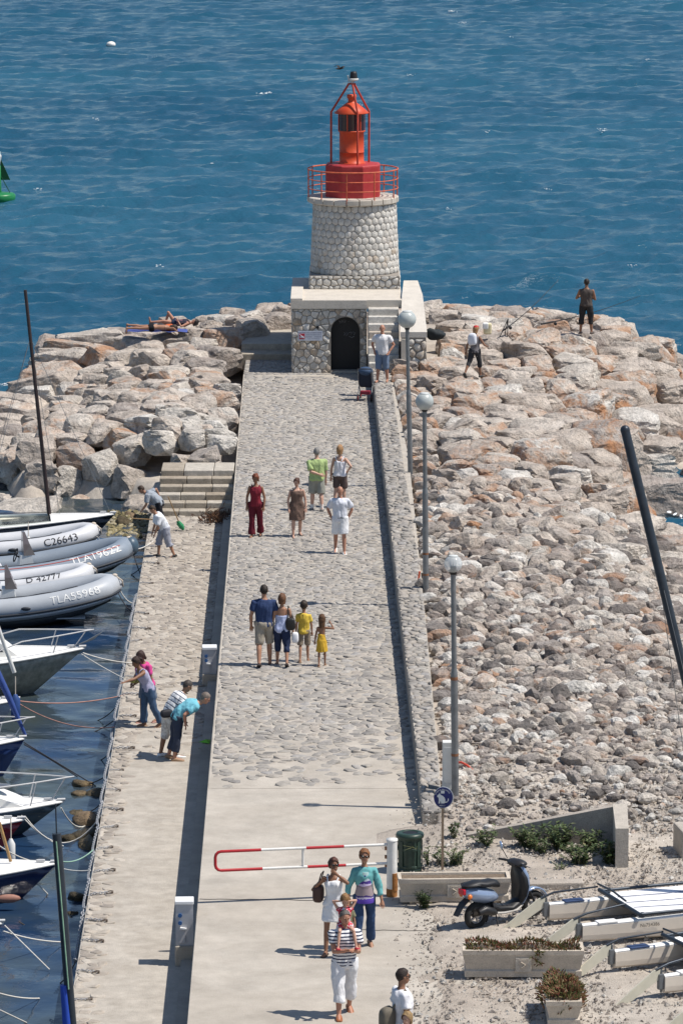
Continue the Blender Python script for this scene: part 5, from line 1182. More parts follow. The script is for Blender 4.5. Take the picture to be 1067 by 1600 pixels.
# ================================================================== SCOOTER
def scooter():
    b = at_land(743, 1452); t = thing('scooter', 'pale blue and black motor scooter parked behind the planter', 'scooter', b, R(37)); b.z
    Mbl = mat('scooter_blue', (.25, .32, .46), .22, .3, var=.06, coat=.6); Mbk = mat('scooter_black', (.018, .018, .02), .45, var=.2); Mgy = mat('scooter_grey', (.42, .40, .37), .4, var=.1); Mty = mat('tyre_rubber', (.02, .02, .02), .85, var=.2); Mrm = mat('rim_silver', (.35, .35, .36), .35, .7, var=.1); Mse = mat('seat_black', (.012, .013, .016), .5, var=.15)
    WB = 1.24
    def wheel(x):
        mb = MB(); n = 28; mb.tube([(x + .185 * math.cos(2 * PI * i / n), 0, .24 + .185 * math.sin(2 * PI * i / n)) for i in range(n + 1)], .056, 10, caps=False); w = mb.build('wheel', Mty, t)
        mb = MB(); n = 24; mb.tube([(x + .135 * math.cos(2 * PI * i / n), 0, .24 + .135 * math.sin(2 * PI * i / n)) for i in range(n + 1)], .020, 6, caps=False); [mb.box((x + .07 * math.cos(a), 0, .24 + .07 * math.sin(a)), (.14, .03, .03), rot=Matrix.Rotation(-a, 3, 'Y')) for a in [2 * PI * k / 5 for k in range(5)]]; mb.tube([(x, -.05, .24), (x, .05, .24)], .04, 10); mb.build('rim', Mrm, w)
    wheel(0); wheel(WB)
    # tail panels: loft along x
    def sec(x, y, z0, z1, n=12): return [(x, y * math.cos(a) * (1 if abs(math.sin(a)) < .8 else .9), (z0 + z1) / 2 + (z1 - z0) / 2 * math.sin(a)) for a in np.linspace(0, 2 * PI, n + 1)[:-1]]
    mb = MB(); mb.loft([sec(-.30, .05, .66, .74), sec(-.24, .11, .58, .77), sec(-.05, .155, .48, .76), sec(.15, .165, .42, .72), sec(.33, .14, .42, .66), sec(.42, .08, .44, .58)]); mb.build('tail_panel', Mbl, t)
    mb = MB(); mb.loft([sec(-.28, .05, .73, .79), sec(-.20, .12, .75, .83), sec(0, .14, .74, .86), sec(.14, .145, .70, .83), sec(.30, .15, .70, .84), sec(.42, .13, .66, .80), sec(.47, .06, .66, .72)]); mb.build('seat', Mse, t)
    mb = MB(); mb.tube([(-.02, .15, .80), (-.22, .13, .80), (-.30, 0, .79), (-.22, -.13, .80), (-.02, -.15, .80)], .014, 6); mb.build('grab_rail', Mbk, t)
    mb = MB(); mb.loft([sec(.28, .13, .26, .48), sec(.42, .15, .24, .38), sec(.70, .16, .23, .33), sec(.90, .13, .26, .42), sec(.98, .06, .36, .5)]); mb.build('floorboard', Mbk, t)
    mb = MB(); mb.loft([sec(.24, .165, .24, .30), sec(.50, .175, .20, .27), sec(.78, .168, .21, .27), sec(.93, .12, .26, .34)]); mb.build('lower_trim', Mgy, t)
    # front shield: blue outside, black inside
    def strip(x, z, w, th): return [(x, -w, z), (x, w, z), (x + th, w * .55, z + .02), (x + th, -w * .55, z + .02)]
    pr = [(.86, .30, .10, .14), (.92, .46, .19, .12), (.94, .62, .21, .12), (.91, .78, .20, .13), (.87, .90, .13, .12), (.84, .98, .07, .10)]
    mb = MB(); mb.loft([[(x + th * .4, -w, z), (x + th * .4, w, z), (x + th * 1.1, w * .6, z + .02), (x + th * 1.5, 0, z + .03), (x + th * 1.1, -w * .6, z + .02)] for x, z, w, th in pr]); mb.build('front_shield', Mbl, t)
    mb = MB(); mb.loft([[(x - .02, -w * .93, z), (x - .02, w * .93, z), (x + th * .38, w * .93, z), (x + th * .38, -w * .93, z)] for x, z, w, th in pr]); mb.build('inner_shield', Mbk, t)
    mb = MB(); mb.loft([sec(.76, .10, .98, 1.04), sec(.82, .20, .96, 1.08), sec(.90, .22, .96, 1.09), sec(.99, .15, .96, 1.06), sec(1.04, .05, .98, 1.02)]); mb.build('handlebar_cover', Mbk, t)
    for sy in (-1, 1):
        mb = MB(); mb.tube([(.84, sy * .18, 1.03), (.78, sy * .36, 1.03)], .02, 8); mb.build('grip', Mbk, t); mb = MB(); mb.tube([(.90, sy * .24, 1.0), (.87, sy * .37, 1.01)], .008, 5); mb.build('brake_lever', Mrm, t)
    mb = MB(); mb.tube([(.84, .20, 1.06), (.82, .27, 1.16), (.80, .31, 1.22)], .008, 6); mb.build('mirror_stalk', Mbk, t)
    mb = MB(); mb.lathe([(.0, -.012), (.07, -.01), (.072, .01), (0, .014)], 16); o = mb.build('mirror', mat('mirror_blue_reflection', (.35, .48, .70), .08, .6, var=0), t); o.location = (.80, .33, 1.27); o.rotation_euler = (0, R(82), R(-25))  # blue reflection put into the mirror's base colour
    mb = MB(); mb.tube([(.94, 0, .98), (1.08, 0, .60), (1.20, 0, .34)], .03, 8); [mb.tube([(1.10, sy * .08, .50), (WB, sy * .08, .24)], .02, 7) for sy in (-1, 1)]; mb.build('fork', Mbk, t)
    mb = MB(); n = 9; mb.loft([[(WB + .29 * math.cos(a) * f, y, .24 + .29 * math.sin(a) * f) for y, f in ((-.07, .95), (-.05, 1.05), (.05, 1.05), (.07, .95), (.05, .97), (-.05, .97))] for a in np.linspace(R(20), R(150), n)]); mb.build('front_mudguard', Mbl, t)
    mb = MB(); mb.box((-.30, 0, .70), (.06, .16, .10), bev=.02); mb.build('tail_light', mat('lens_red', (.45, .015, .03), .2, var=0), t)
    for sy in (-1, 1): mb = MB(); mb.ball((-.22, sy * .115, .62), .045, 10, 6, (1, .7, 1)); mb.build('indicator', mat('lens_orange', (.75, .20, .04), .25, var=0), t)
    mb = MB(); mb.loft([[(-.16, -.07, .56), (-.16, .07, .56), (-.14, .07, .60), (-.14, -.07, .60)], [(-.32, -.085, .46), (-.32, .085, .46), (-.30, .085, .49), (-.30, -.085, .49)], [(-.44, -.07, .30), (-.44, .07, .30), (-.42, .07, .31), (-.42, -.07, .31)]], smooth=False); mb.build('rear_mudguard', Mbk, t)
    mb = MB(); mb.tube([(-.05, -.15, .33), (.06, -.165, .36), (.24, -.16, .30), (.34, -.13, .26)], [.05, .075, .07, .03], 12); mb.build('silencer', Mbk, t)
    mb = MB(); mb.box((.12, .02, .32), (.42, .16, .18), bev=.04); mb.tube([(.0, .09, .24), (.40, .09, .30)], .06, 10); mb.build('engine_case', mat('engine_dark', (.05, .045, .04), .6, .3, var=.3), t)
    mb = MB(); mb.tube([(.35, -.10, .22), (.32, -.22, .0)], .012, 6); mb.tube([(.35, .08, .22), (.32, .14, .0)], .012, 6); mb.build('stand', Mbk, t)
scooter()

# ================================================================== BEACHED CATAMARANS
M_gel = mat('cream_gelcoat', (.65, .585, .50), .3, var=.08, scale=2, coat=.2); M_gel2 = mat('white_deck', (.80, .79, .77), .4, var=.06); M_rud = mat('rudder_cream', (.60, .57, .46), .4, var=.07); M_alu = mat('dark_alloy', (.035, .045, .06), .4, .4, var=.2); M_tramp = mat('trampoline_white', (.80, .80, .81), .8, var=.08, scale=4, bump=.2); M_navy = mat('navy_trim', (.03, .055, .13), .6, var=.2)
def catamaran(px, py, rz, w, label, mast=None, number=None, L=5.0):
    b = at_land(px, py); t = thing('catamaran', label, 'catamaran', b, rz, 'beach catamarans on the gravel')
    for k in (0, 1):
        y0 = -w * k; mb = MB(); rings = []; dk = []
        for i in range(15):
            f = i / 14; x = f * L; hb = .118 * min(1, .55 + f * 2.2) * (1 if f < .6 else math.sqrt(max(0.0, 1 - ((f - .6) / .4) ** 2)) * .95 + .05); z1 = .37 + .16 * f ** 2; z0 = .10 - .06 * math.sin(PI * min(1, f * 1.1)) + .30 * max(0, (f - .72) / .28) ** 2
            pts = [(x, y0 + hb * c_, z) for c_, z in ((1, z1), (1.0, z0 + .45 * (z1 - z0)), (.84, z0 + .16 * (z1 - z0)), (.0, z0), (-.84, z0 + .16 * (z1 - z0)), (-1.0, z0 + .45 * (z1 - z0)), (-1, z1))]
            rings.append(pts + [(x, y0 - hb * .8, z1 + .012), (x, y0 + hb * .8, z1 + .012)]); dk.append([(x, y0 - hb * .97, z1 + .003), (x, y0 - hb * .6, z1 + .035), (x, y0 + hb * .6, z1 + .035), (x, y0 + hb * .97, z1 + .003)])
        mb.loft(rings, smooth=False); hl = mb.build('hull', M_gel, t); mb = MB(); mb.loft(dk); mb.build('deck', M_gel2, hl)
        mb = MB(); mb.box((.45, y0, .41), (.35, .18, .03), bev=.01); mb.build('deck_pad', M_navy, hl) if k == 0 else mb.build('deck_pad', M_gel2, hl)
        # rudder: casting, kicked-up blade, tiller
        mb = MB(); mb.box((-.05, y0, .30), (.10, .08, .26), bev=.02); mb.tube([(-.04, y0, .12), (-.04, y0, .50)], .02, 8); mb.build('rudder_casting', mat('casting_grey', (.16, .17, .18), .5, .4, var=.2), t)
        mb = MB(); bl = [(-.06, .50), (-.16, .52), (-.30, .42), (-.70, .05), (-.80, -.03), (-.76, .00), (-.62, .0), (-.22, .26), (-.08, .36)]; bl = [(-.06, .52), (-.17, .50), (-.50, .28), (-.86, .02), (-.90, -.02), (-.78, -.02), (-.55, .06), (-.22, .26), (-.08, .34)]
        mb.extrude([(x, y0 - .014, z) for x, z in bl], (0, .028, 0)); mb.build('rudder_blade', M_rud, t)
        mb = MB(); mb.tube([(-.14, y0, .50), (.10, y0 - .0, .58), (.85, y0 - (.12 if k == 0 else -.12), .64)], [.024, .02, .016], 8); mb.build('tiller', M_alu, t)
    mb = MB(); mb.tube([(.85, -.12, .69), (.87, -w / 2, .71), (.85, -w + .12, .69)], .018, 8); mb.build('tiller_crossbar', M_alu, t)
    zt = .50; xa, xb = 1.0, 3.15
    for x in (xa, xb): mb = MB(); mb.tube([(x, .16, zt), (x, -w - .16, zt)], .038, 10); mb.build('cross_beam', M_alu, t)
    for y in (.10, -w - .10): mb = MB(); mb.tube([(xa, y, zt), (xb, y, zt)], .028, 8); mb.build('side_rail', M_alu, t)
    for x in (xa + .1, xb - .1):
        for y in (0, -w): mb = MB(); mb.tube([(x, y, .36), (x, y, zt)], .035, 8); mb.build('pylon', M_alu, t)
    mb = MB(); n = 10; V = [(xa + .1 + (xb - xa - .2) * i / n, .04 - (w + .08) * j / 6, zt - .03 - .03 * math.sin(PI * i / n) * math.sin(PI * j / 6)) for i in range(n + 1) for j in range(7)]; mb.add(V, [(i * 7 + j, i * 7 + j + 1, i * 7 + j + 8, i * 7 + j + 7) for i in range(n) for j in range(6)], True); tr = mb.build('trampoline', M_tramp, t)
    for j in (1.5, 3.0, 4.3): mb = MB(); y = .04 - (w + .08) * j / 6; mb.tube([(xa + .12, y, zt - .01), (xa + 1.0, y + .03 * math.sin(j), zt - .035), (xb - .12, y, zt - .01)], .007, 5); mb.build('toe_strap', M_navy, tr)
    if number:
        vs, fs = text_geo(number, .085); mb = MB(); mb.add([(1.0 + v.x, -w - .1395, .29 + v.y) for v in vs], fs); mb.build('hull_number', M_black, t)
    if mast:
        # raked black mast stepped on the front beam
        foot = Vector((xb, -w / 2, zt + .05)); Mi = Matrix.Rotation(-rz, 3, 'Z'); top = Mi @ (mast - b); mb = MB(); mb.tube([foot, top], [.085, .078], 12); mb.ball(top, .085, 10, 6); mb.build('mast', M_alu, t)
        for y in (.05, -w - .05): mb = MB(); mb.tube([(xb - .3, y, .55), foot.lerp(top, .72)], .006, 5); mb.build('shroud', M_pole, t)
    mb = MB(); mb.tube([(xa - .02, -w + .05, zt - .03), (xa - .25, -w + .18, zt - .14), (xa + .0, -w - .02, zt - .30), (xa + .25, -w - .2, zt - .5)], .010, 5); mb.build('loose_line', M_black, t)
    return t
_c1 = at_land(856, 1447); _ft = _c1 + Vector((3.15 * math.cos(R(20)) + .7 * math.sin(R(20)), 3.15 * math.sin(R(20)) - .7 * math.cos(R(20)), .7))
catamaran(856, 1447, R(20), 1.42, 'farthest beach catamaran with white trampoline and tall black mast', mast=pt_over(976, 672, _ft.y + .4), number='Na754386')
catamaran(958, 1522, R(26), 1.6, 'middle beach catamaran with white rudder blades beside the planter')
catamaran(1098, 1612, R(24), 1.6, 'nearest beach catamaran cut by the lower right corner')

# ================================================================== BOATS IN THE HARBOUR
def surf_tube(path, rad, n=14):
    """tube whose frame is known, so lettering can be laid on it: returns rings + frames"""
    P = [Vector(p) for p in path]; fr = []
    for i, p in enumerate(P):
        T = (P[min(i + 1, len(P) - 1)] - P[max(i - 1, 0)]).normalized(); out = Vector((T.y, -T.x, 0)).normalized(); up = out.cross(T).normalized()
        if up.z < 0: up = -up
        fr.append((p, T, out, up, rad[i]))
    return fr
def tube_rings(fr, n=14): return [[p + (o * math.cos(2 * PI * k / n) + u * math.sin(2 * PI * k / n)) * r for k in range(n)] for p, T, o, u, r in fr]
def on_tube(fr, s, th, lift):
    acc = 0.0
    for a, b in zip(fr[:-1], fr[1:]):
        L = (b[0] - a[0]).length
        if acc + L >= s:
            f = (s - acc) / L; p = a[0].lerp(b[0], f); o = a[2].lerp(b[2], f).normalized(); u = a[3].lerp(b[3], f).normalized(); r = a[4] * (1 - f) + b[4] * f + lift
            return p + (o * math.cos(th) + u * math.sin(th)) * r
        acc += L
    p, T, o, u, r = fr[-1]; return p + (o * math.cos(th) + u * math.sin(th)) * (r + lift)
def inflatable(px, py, rz, L, B, r, tube_m, label, text=None, tcol=None, tsize=.2, s_from_bow=1.0, rise=.32, hull_m=None, stripe=None, console=None, thn=25, decal=None, extra=None, cap=None):
    b = at(px, py, SEA_Z); t = thing('inflatable_boat', label, 'inflatable boat', b, rz, 'inflatable boats moored at the quay'); hw = B / 2 - r; zc = r + .12
    half = []
    for i in range(26):                                   # near side stern -> bow
        f = i / 25; x = -L + (L - r) * f
        k = max(0, (f - .60) / .40); y = -hw * (1 - k ** 2.6) ** .5 if k < 1 else 0; half.append((x, y, zc + rise * max(0, (f - .35) / .65) ** 1.8))
    path = half + [(x, -y, z) for x, y, z in half[::-1][1:]]
    n_ = len(path); rad = [r * (.72 + .28 * min(1, min(i, n_ - 1 - i) / 4)) for i in range(n_)]
    fr = surf_tube(path, rad); mb = MB(); mb.loft(tube_rings(fr, 16)); tb = mb.build('buoyancy_tube', tube_m, t)
    Mk = mat('rubbing_strake_dark', (.03, .035, .045), .6, var=.1)
    for th, m, w in ((R(-18), Mk, .035), (R(-34), mat('strake_white', (.62, .63, .64), .5, var=.06), .02)):
        mb = MB(); ss = [on_tube(fr, s, th, .0) for s in np.linspace(.05, sum((fr[i + 1][0] - fr[i][0]).length for i in range(n_ - 1)) - .05, 64)]; mb.tube(ss, w, 6); mb.build('rubbing_strake', m, t)
    # rigid floor and V bottom
    hm = hull_m or mat('rib_hull_dark', (.03, .034, .04), .35, var=.15); mb = MB(); rings = []
    for i in range(14):
        f = i / 13; x = -L + .1 + (L - r - .1) * f; k = max(0, (f - .55) / .45); y = (hw + .05) * (1 - k ** 2.4) ** .5 if k < 1 else .0; y = max(y, .02); zk = -.22 + (.24 + rise) * max(0, (f - .45) / .55) ** 2; z1 = .18 + rise * .85 * max(0, (f - .35) / .65) ** 1.8
        rings.append([(x, y, z1), (x, y * .92, (z1 + zk) / 2), (x, 0, zk), (x, -y * .92, (z1 + zk) / 2), (x, -y, z1)])
    mb.loft(rings); mb.build('hull', hm, t)
    mb = MB(); mb.box((-L + .22, 0, .32), (.06, hw * 2, .42), bev=.015); mb.build('transom', mat('transom_grey', (.45, .46, .47), .5, var=.1), t)
    mb = MB(); mb.box((-L * .55, 0, .20), (L * .75, hw * 1.9, .03)); mb.build('floor', mat('floor_grey', (.40, .42, .44), .6, var=.1), t)
    half_len = sum((fr[i + 1][0] - fr[i][0]).length for i in range(25))
    def write(body, size, s_end, th0, m, name):
        vs, fs = text_geo(body, size, .035); w = max(v.x for v in vs); mb = MB(); mb.add([on_tube(fr, half_len - s_end - w + v.x, th0 + v.y / r, .006) for v in vs], fs); mb.build(name, m, tb)
    if text: write(text, tsize, s_from_bow, R(thn), tcol, 'registration_number')
    if decal: write(decal[0], decal[1], decal[2], R(8), tcol, 'maker_mark')
    if stripe:
        mb = MB(); mb.tube([on_tube(fr, s, R(62), .0) for s in np.linspace(.1, half_len - .5, 30)], .012, 5); mb.build('red_stripe', stripe, tb)
    mb = MB(); mb.tube([on_tube(fr, s, R(112 + 8 * math.sin(s * 9)), .012) for s in np.linspace(.3, half_len - 1.0, 26)], .014, 5); mb.build('grab_line', Mk, t)
    for s in (half_len - 2.35,): mb = MB(); c = on_tube(fr, s, R(8), .0); mb.ball(c, .06, 10, 6, (2.0, .5, .8)); mb.build('valve_patch', Mk, t)
    if cap: mb = MB(); c = on_tube(fr, half_len, R(0), -.03); mb.ball(c - Vector((.10, 0, -.02)), r * 1.05, 14, 8, (.75, .8, .9)); mb.build('bow_cap', cap, t)
    mb = MB(); c = Vector((-.18, 0, zc + rise + r * .9)); mb.ball(c, .07, 8, 6, (1, 1, .6)); mb.tube([c, c + Vector((.18, -.1, -.12)), c + Vector((.2, .1, -.3))], .02, 6); mb.build('painter_knot', mat('rope_cream', (.55, .48, .40), .9, var=.2), t)
    if console:
        x, k = console; Mc = mat('console_white', (.62, .63, .63), .35, var=.06); mb = MB(); mb.loft([[(x - .28, -.22, .2), (x + .22, -.22, .2), (x + .22, .22, .2), (x - .28, .22, .2)], [(x - .2, -.2, .85), (x + .08, -.2, .85), (x + .08, .2, .85), (x - .2, .2, .85)]], smooth=False); co = mb.build('console', Mc, t)
        mb = MB(); mb.loft([[(x - .12, -.22, .84), (x + .17, -.20, .84), (x + .17, .20, .84), (x - .12, .22, .84)], [(x - .13, -.19, 1.12), (x + .04, -.17, 1.12), (x + .04, .17, 1.12), (x - .13, .19, 1.12)], [(x - .13, -.10, 1.42), (x - .07, -.08, 1.42), (x - .07, .08, 1.42), (x - .13, .10, 1.42)]], smooth=False); mb.build('windscreen', mat('smoked_screen', (.13, .11, .11), .12, var=.05, spec=.6), co)
        mb = MB(); n = 16; mb.tube([(x - .30 + .05 * math.cos(2 * PI * i / n), .16 * math.sin(2 * PI * i / n), .82 + .16 * math.cos(2 * PI * i / n)) for i in range(n + 1)], .016, 6, caps=False); mb.tube([(x - .3, 0, .82), (x - .18, 0, .75)], .02, 6); mb.tube([(x - .3, -.15, .82), (x - .3, .15, .82)], .012, 5); mb.build('steering_wheel', M_black, co)
        mb = MB(); mb.box((x - .95, 0, .42), (.55, .6, .44), bev=.05); mb.build('seat_box', Mc, t)
    if extra == 'engine':
        mb = MB(); mb.ball((-L + 1.0, -.05, .62), .34, 16, 10, (1.0, .8, .68)); mb.build('covered_cushion', mat('cream_cover', (.60, .56, .48), .8, var=.15, bump=.3, bscale=9), t)
    return t
M_tg = mat('tube_grey', (.42, .44, .46), .45, var=.07, scale=2); M_tl = mat('tube_pale', (.56, .57, .59), .45, var=.06, scale=2); M_tb = mat('tube_slate', (.22, .26, .31), .42, var=.08, scale=2); M_tm = mat('tube_mid', (.40, .425, .455), .45, var=.07, scale=2)
Mwt = mat('number_white', (.74, .74, .72), .6, var=0); Mbt = mat('number_black', (.02, .02, .025), .6, var=0)
inflatable(158, 871, R(7), 4.4, 1.7, .23, M_tl, 'pale inflatable numbered C26643 behind the slate boat', 'C26643', Mbt, .27, .70, rise=.34, thn=6)
inflatable(213, 910, R(12), 5.4, 2.0, .27, M_tb, 'slate inflatable with console, numbered TLA19622', 'TLA19622', Mwt, .30, .55, rise=.52, stripe=mat('stripe_red', (.45, .08, .06), .5, var=0), console=(-2.75, 1), thn=28, decal=('SEEVIN 480', .16, 3.2), extra='engine', cap=mat('bow_cap_slate', (.06, .10, .14), .4, var=.1))
inflatable(151, 933, R(7), 4.2, 1.6, .22, M_tl, 'pale inflatable numbered D 42777 without console', 'D 42777', Mbt, .25, .90, rise=.30, thn=40)
inflatable(192, 969, R(4), 5.2, 2.0, .28, M_tm, 'grey inflatable with smoked windscreen, numbered TLA55968', 'TLA55968', Mwt, .27, .62, rise=.46, console=(-2.70, 1), thn=12)

def hull_boat(name, cat, px, py, rz, L, B, fb, fs, rake, hull_m, deck_m, label, group=None, open_cockpit=None, cabin=None, pulpit=None, waterline_m=None, z=SEA_Z, band=None):
    """bow tip (at deck height fb) stands over the given waterline point; bow towards +x"""
    b = at(px, py, z); t = thing(name, label, cat, b, rz, group); rings = []; edge = []
    for i in range(18):
        f = i / 17; x = -L + L * f; k = max(0, (f - .40) / .60); hb = max(.015, B / 2 * (.88 + .12 * min(1, f * 3)) * (1 - k ** 2.1)); zd = fs + (fb - fs) * f ** 1.7; zk = -.35
        w = f ** 2.2; sec = []
        for c_, q in ((1, 1), (.97, .72), (.88, .42), (.62, .16), (0, 0)):
            zz = zk + (zd - zk) * q; sec.append((x - rake * (1 - q) * w * 1.35, hb * c_ * (1 - (1 - q) * .45 * w), zz))
        rings.append([(a, y, c) for a, y, c in sec] + [(a, -y, c) for a, y, c in sec[::-1][1:]]); edge.append((x, hb, zd))
    mb = MB(); mb.loft(rings, caps=True); hl = mb.build('hull', hull_m, t)
    mb = MB(); R_ = []
    for x, hb, zd in edge: R_.append([(x, hb * 1.02, zd + .0), (x, hb * .95, zd + .035), (x, 0, zd + .035 + .06 * hb), (x, -hb * .95, zd + .035), (x, -hb * 1.02, zd)])
    if open_cockpit:
        x0, x1 = open_cockpit; M2 = MB(); 
        D = []
        for x, hb, zd in edge:
            if x0 <= x <= x1: D.append([(x, hb * 1.02, zd), (x, hb * .97, zd + .04), (x, hb * .80, zd + .04), (x, hb * .74, zd - .34), (x, -hb * .74, zd - .34), (x, -hb * .80, zd + .04), (x, -hb * .97, zd + .04), (x, -hb * 1.02, zd)])
        fwd = [r_ for r_ in R_ if r_[0][0] >= x1 - L / 17 - .01]; aft = [r_ for r_ in R_ if r_[0][0] <= x0 + L / 17 + .01]
        mb.loft(fwd); 
        if len(aft) > 1: mb.loft(aft)
        mb.build('deck', deck_m, t); M2.loft(D, smooth=False); M2.build('cockpit', mat('cockpit_grey_green', (.44, .47, .43), .6, var=.1), t)
    else: mb.loft(R_); mb.build('deck', deck_m, t)
    for sy in (1, -1): mb = MB(); mb.tube([(x, sy * hb * 1.01, zd + .012) for x, hb, zd in edge], .028, 6); mb.build('gunwale', band or deck_m, t)
    if cabin:
        xa, xb, h, win = cabin; mb = MB(); zd = fs + (fb - fs) * .5; w0 = B * .36
        mb.loft([[(xa, -w0, zd), (xb + .5, -w0 * .55, zd + .03), (xb + .5, w0 * .55, zd + .03), (xa, w0, zd)], [(xa, -w0 * .86, zd + h), (xb - .35, -w0 * .62, zd + h * .9), (xb - .35, w0 * .62, zd + h * .9), (xa, w0 * .86, zd + h)]], smooth=False); cb = mb.build('cabin', deck_m, t)
        if win:
            a = Vector((xb - .30, -w0 * .60, zd + h * .80)); mb = MB(); q0, q1, q2, q3 = Vector((xa + .1, -w0 * .965, zd + h * .25)), Vector((xb + .12, -w0 * .665, zd + h * .25)), Vector((xb - .26, -w0 * .655, zd + h * .75)), Vector((xa + .1, -w0 * .90, zd + h * .80)); n = (q1 - q0).cross(q3 - q0).normalized(); n = n if n.y < 0 else -n
            mb.extrude([q0 + n * .004, q1 + n * .004, q2 + n * .004, q3 + n * .004], n * .012); mb.build('window', mat('dark_window', (.03, .04, .055), .1, var=0, spec=.6), cb)
    if pulpit:
        h = pulpit; mb = MB(); zd = fb; e = [q for q in edge if q[0] > -L * .45]
        for sy in (1, -1): mb.tube([(e[0][0], sy * e[0][1] * .9, e[0][2])] + [(x + .15 * (i / len(e)), sy * hb * .92, zz + h * min(1, .5 + i * .25)) for i, (x, hb, zz) in enumerate(e[1:])] + [(.22, 0, fb + h * 1.02)], .016, 6); x, hb, zz = e[len(e) // 2 + 1]; mb.tube([(x, sy * hb * .9, zz), (x + .12, sy * hb * .92, zz + h * .98)], .014, 6)
        mb.tube([(-.25, 0, fb), (.05, 0, fb + h)], .014, 6); mb.build('pulpit_rail', mat('stainless', (.55, .56, .57), .25, .8, var=.05), t)
    mb = MB(); mb.tube([(-.12, -.03, fb + .06), (.04, -.03, fb + .06)], .03, 6); mb.build('bow_fitting', mat('stainless', (.5, .5, .5)), t); mb = MB(); mb.box((-.3, 0, fb + .07), (.16, .05, .05), bev=.01); mb.build('cleat', mat('stainless', (.5, .5, .5)), t)
    return t, hl, edge
G = 'small boats moored bow to the quay'
Mbh = mat('hull_black', (.012, .014, .017), .22, var=.1, coat=.4); Mwd = mat('deck_white', (.74, .73, .70), .4, var=.06)
t, hl, e = hull_boat('sailing_boat', 'sailing boat', 180, 849, R(6), 7.2, 2.0, .78, .52, .75, Mbh, Mwd, 'black hulled open sailing boat with a tall raked mast', G, open_cockpit=(-5.6, -1.6))
base = t.location; Mi = Matrix.Rotation(-R(6), 3, 'Z'); ft = Mi @ (at(80, 845, SEA_Z) - base); ft.z = .35; tp = Mi @ (pt_over(40, 453, at(80, 845, SEA_Z).y + .3) - base)
mb = MB(); mb.tube([ft, tp], [.058, .045], 10); mb.build('mast', mat('mast_dark', (.035, .022, .022), .4, var=.2), t)
for _e in (Vector((-1.4, .55, .6)), Vector((-3.6, -.9, .55)), Vector((-3.6, .9, .55)), Vector((-.1, 0, .8))): mb = MB(); mb.tube([ft.lerp(tp, .8), _e], .0065, 5); mb.build('stay', M_pole, t)
mb = MB(); a = ft + Vector((-.1, 0, .22)); mb.tube([a, a + Vector((-1.2, -.1, .0)), a + Vector((-3.2, -.2, -.02))], [.07, .085, .06], 10); mb.build('furled_sail', mat('sail_cream', (.62, .60, .48), .8, var=.12, bump=.3), t); mb = MB(); mb.tube([a + Vector((-.05, 0, 0)), a + Vector((-.30, -.03, 0))], .088, 10); mb.build('sail_tie', mat('tie_yellow', (.62, .55, .06), .7, var=.1), t)
def fender(px, py, z, m, label, r=.09, L=.5):
    b = at(px, py, z); t = thing('fender', label, 'fender', b); mb = MB(); mb.tube([(0, 0, -L / 2 - .02), (0, 0, -L / 2 + .06), (0, 0, L / 2 - .08), (0, 0, L / 2 + .02)], [r * .4, r, r, r * .35], 12); mb.build('fender_body', m, t); mb = MB(); mb.tube([(0, 0, L / 2), (0, .05, L / 2 + .4)], .012, 5); mb.build('fender_line', mat('rope_cream', (.55, .48, .40), .9, var=.2), t)
fender(45, 852, SEA_Z + .45, mat('fender_white', (.72, .72, .70), .5, var=.06), 'white fender hanging on the black sailing boat', .09, .42)
Moc = mat('hull_olive_reflection', (.27, .27, .225), .25, var=.4, scale=5, coat=.2)  # olive mottling paints the water's reflections into the glossy hull colour
t, hl, e = hull_boat('motor_boat', 'motor boat', 133, 1080, R(7), 6.2, 2.3, .98, .75, 1.15, Moc, Mwd, 'white decked cabin boat with bow rails and water reflections painted on its hull', G, cabin=(-5.5, -1.95, .78, True), pulpit=.42)
mb = MB(); mb.extrude([(-.35, -.03, 1.0), (.20, -.03, 1.18), (.42, -.03, 1.36), (.05, -.03, 1.16)], (0, .06, 0)); mb.build('anchor_roller', M_pole, t)
fender(25, 1106, SEA_Z + .72, mat('fender_blue', (.03, .07, .22), .45, var=.1), 'blue fender hanging on the white decked cabin boat', .10, .55)
t, hl, e = hull_boat('sailing_boat', 'sailing boat', 30, 1145, R(6), 5.0, 1.9, .72, .6, .6, mat('hull_pale_grey', (.30, .33, .38), .3, var=.1), Mwd, 'pale grey sailing boat whose bow only just shows', G)
mb = MB(); a = Vector((-.75, -.4, 1.5)); mb.tube([(-.5, -.1, 2.6), (-.08, -.1, 1.35)], .045, 8); mb.build('spinnaker_pole', mat('pole_white', (.6, .6, .58), .4), t)
t, hl, e = hull_boat('sailing_boat', 'sailing boat', 40, 1212, R(8), 5.2, 1.9, .78, .62, .5, mat('hull_royal_blue', (.018, .04, .13), .2, var=.15, coat=.4), Mwd, 'blue hulled sailing boat with a blue furled jib near the red rope', G, pulpit=.45)
mb = MB(); mb.tube([(.02, 0, .85), (-.35, 0, 1.75), (-.85, 0, 2.9)], [.03, .07, .075], 9); mb.build('furled_jib', mat('jib_blue', (.03, .065, .24), .7, var=.15), t)
t, hl, e = hull_boat('motor_boat', 'motor boat', 100, 1302, R(5), 5.6, 2.2, .63, .56, .95, mat('hull_petrol', (.06, .085, .10), .2, var=.15, coat=.4), Mwd, 'white topped motor boat with a petrol blue hull and bow rail', G, cabin=(-5, -1.2, .42, False), pulpit=.5)
mb = MB(); mb.ball((-1.25, 0, .98), .22, 14, 6, (1.2, .9, .18)); mb.build('deck_hatch', mat('hatch_smoked', (.10, .11, .13), .2, var=0), t)
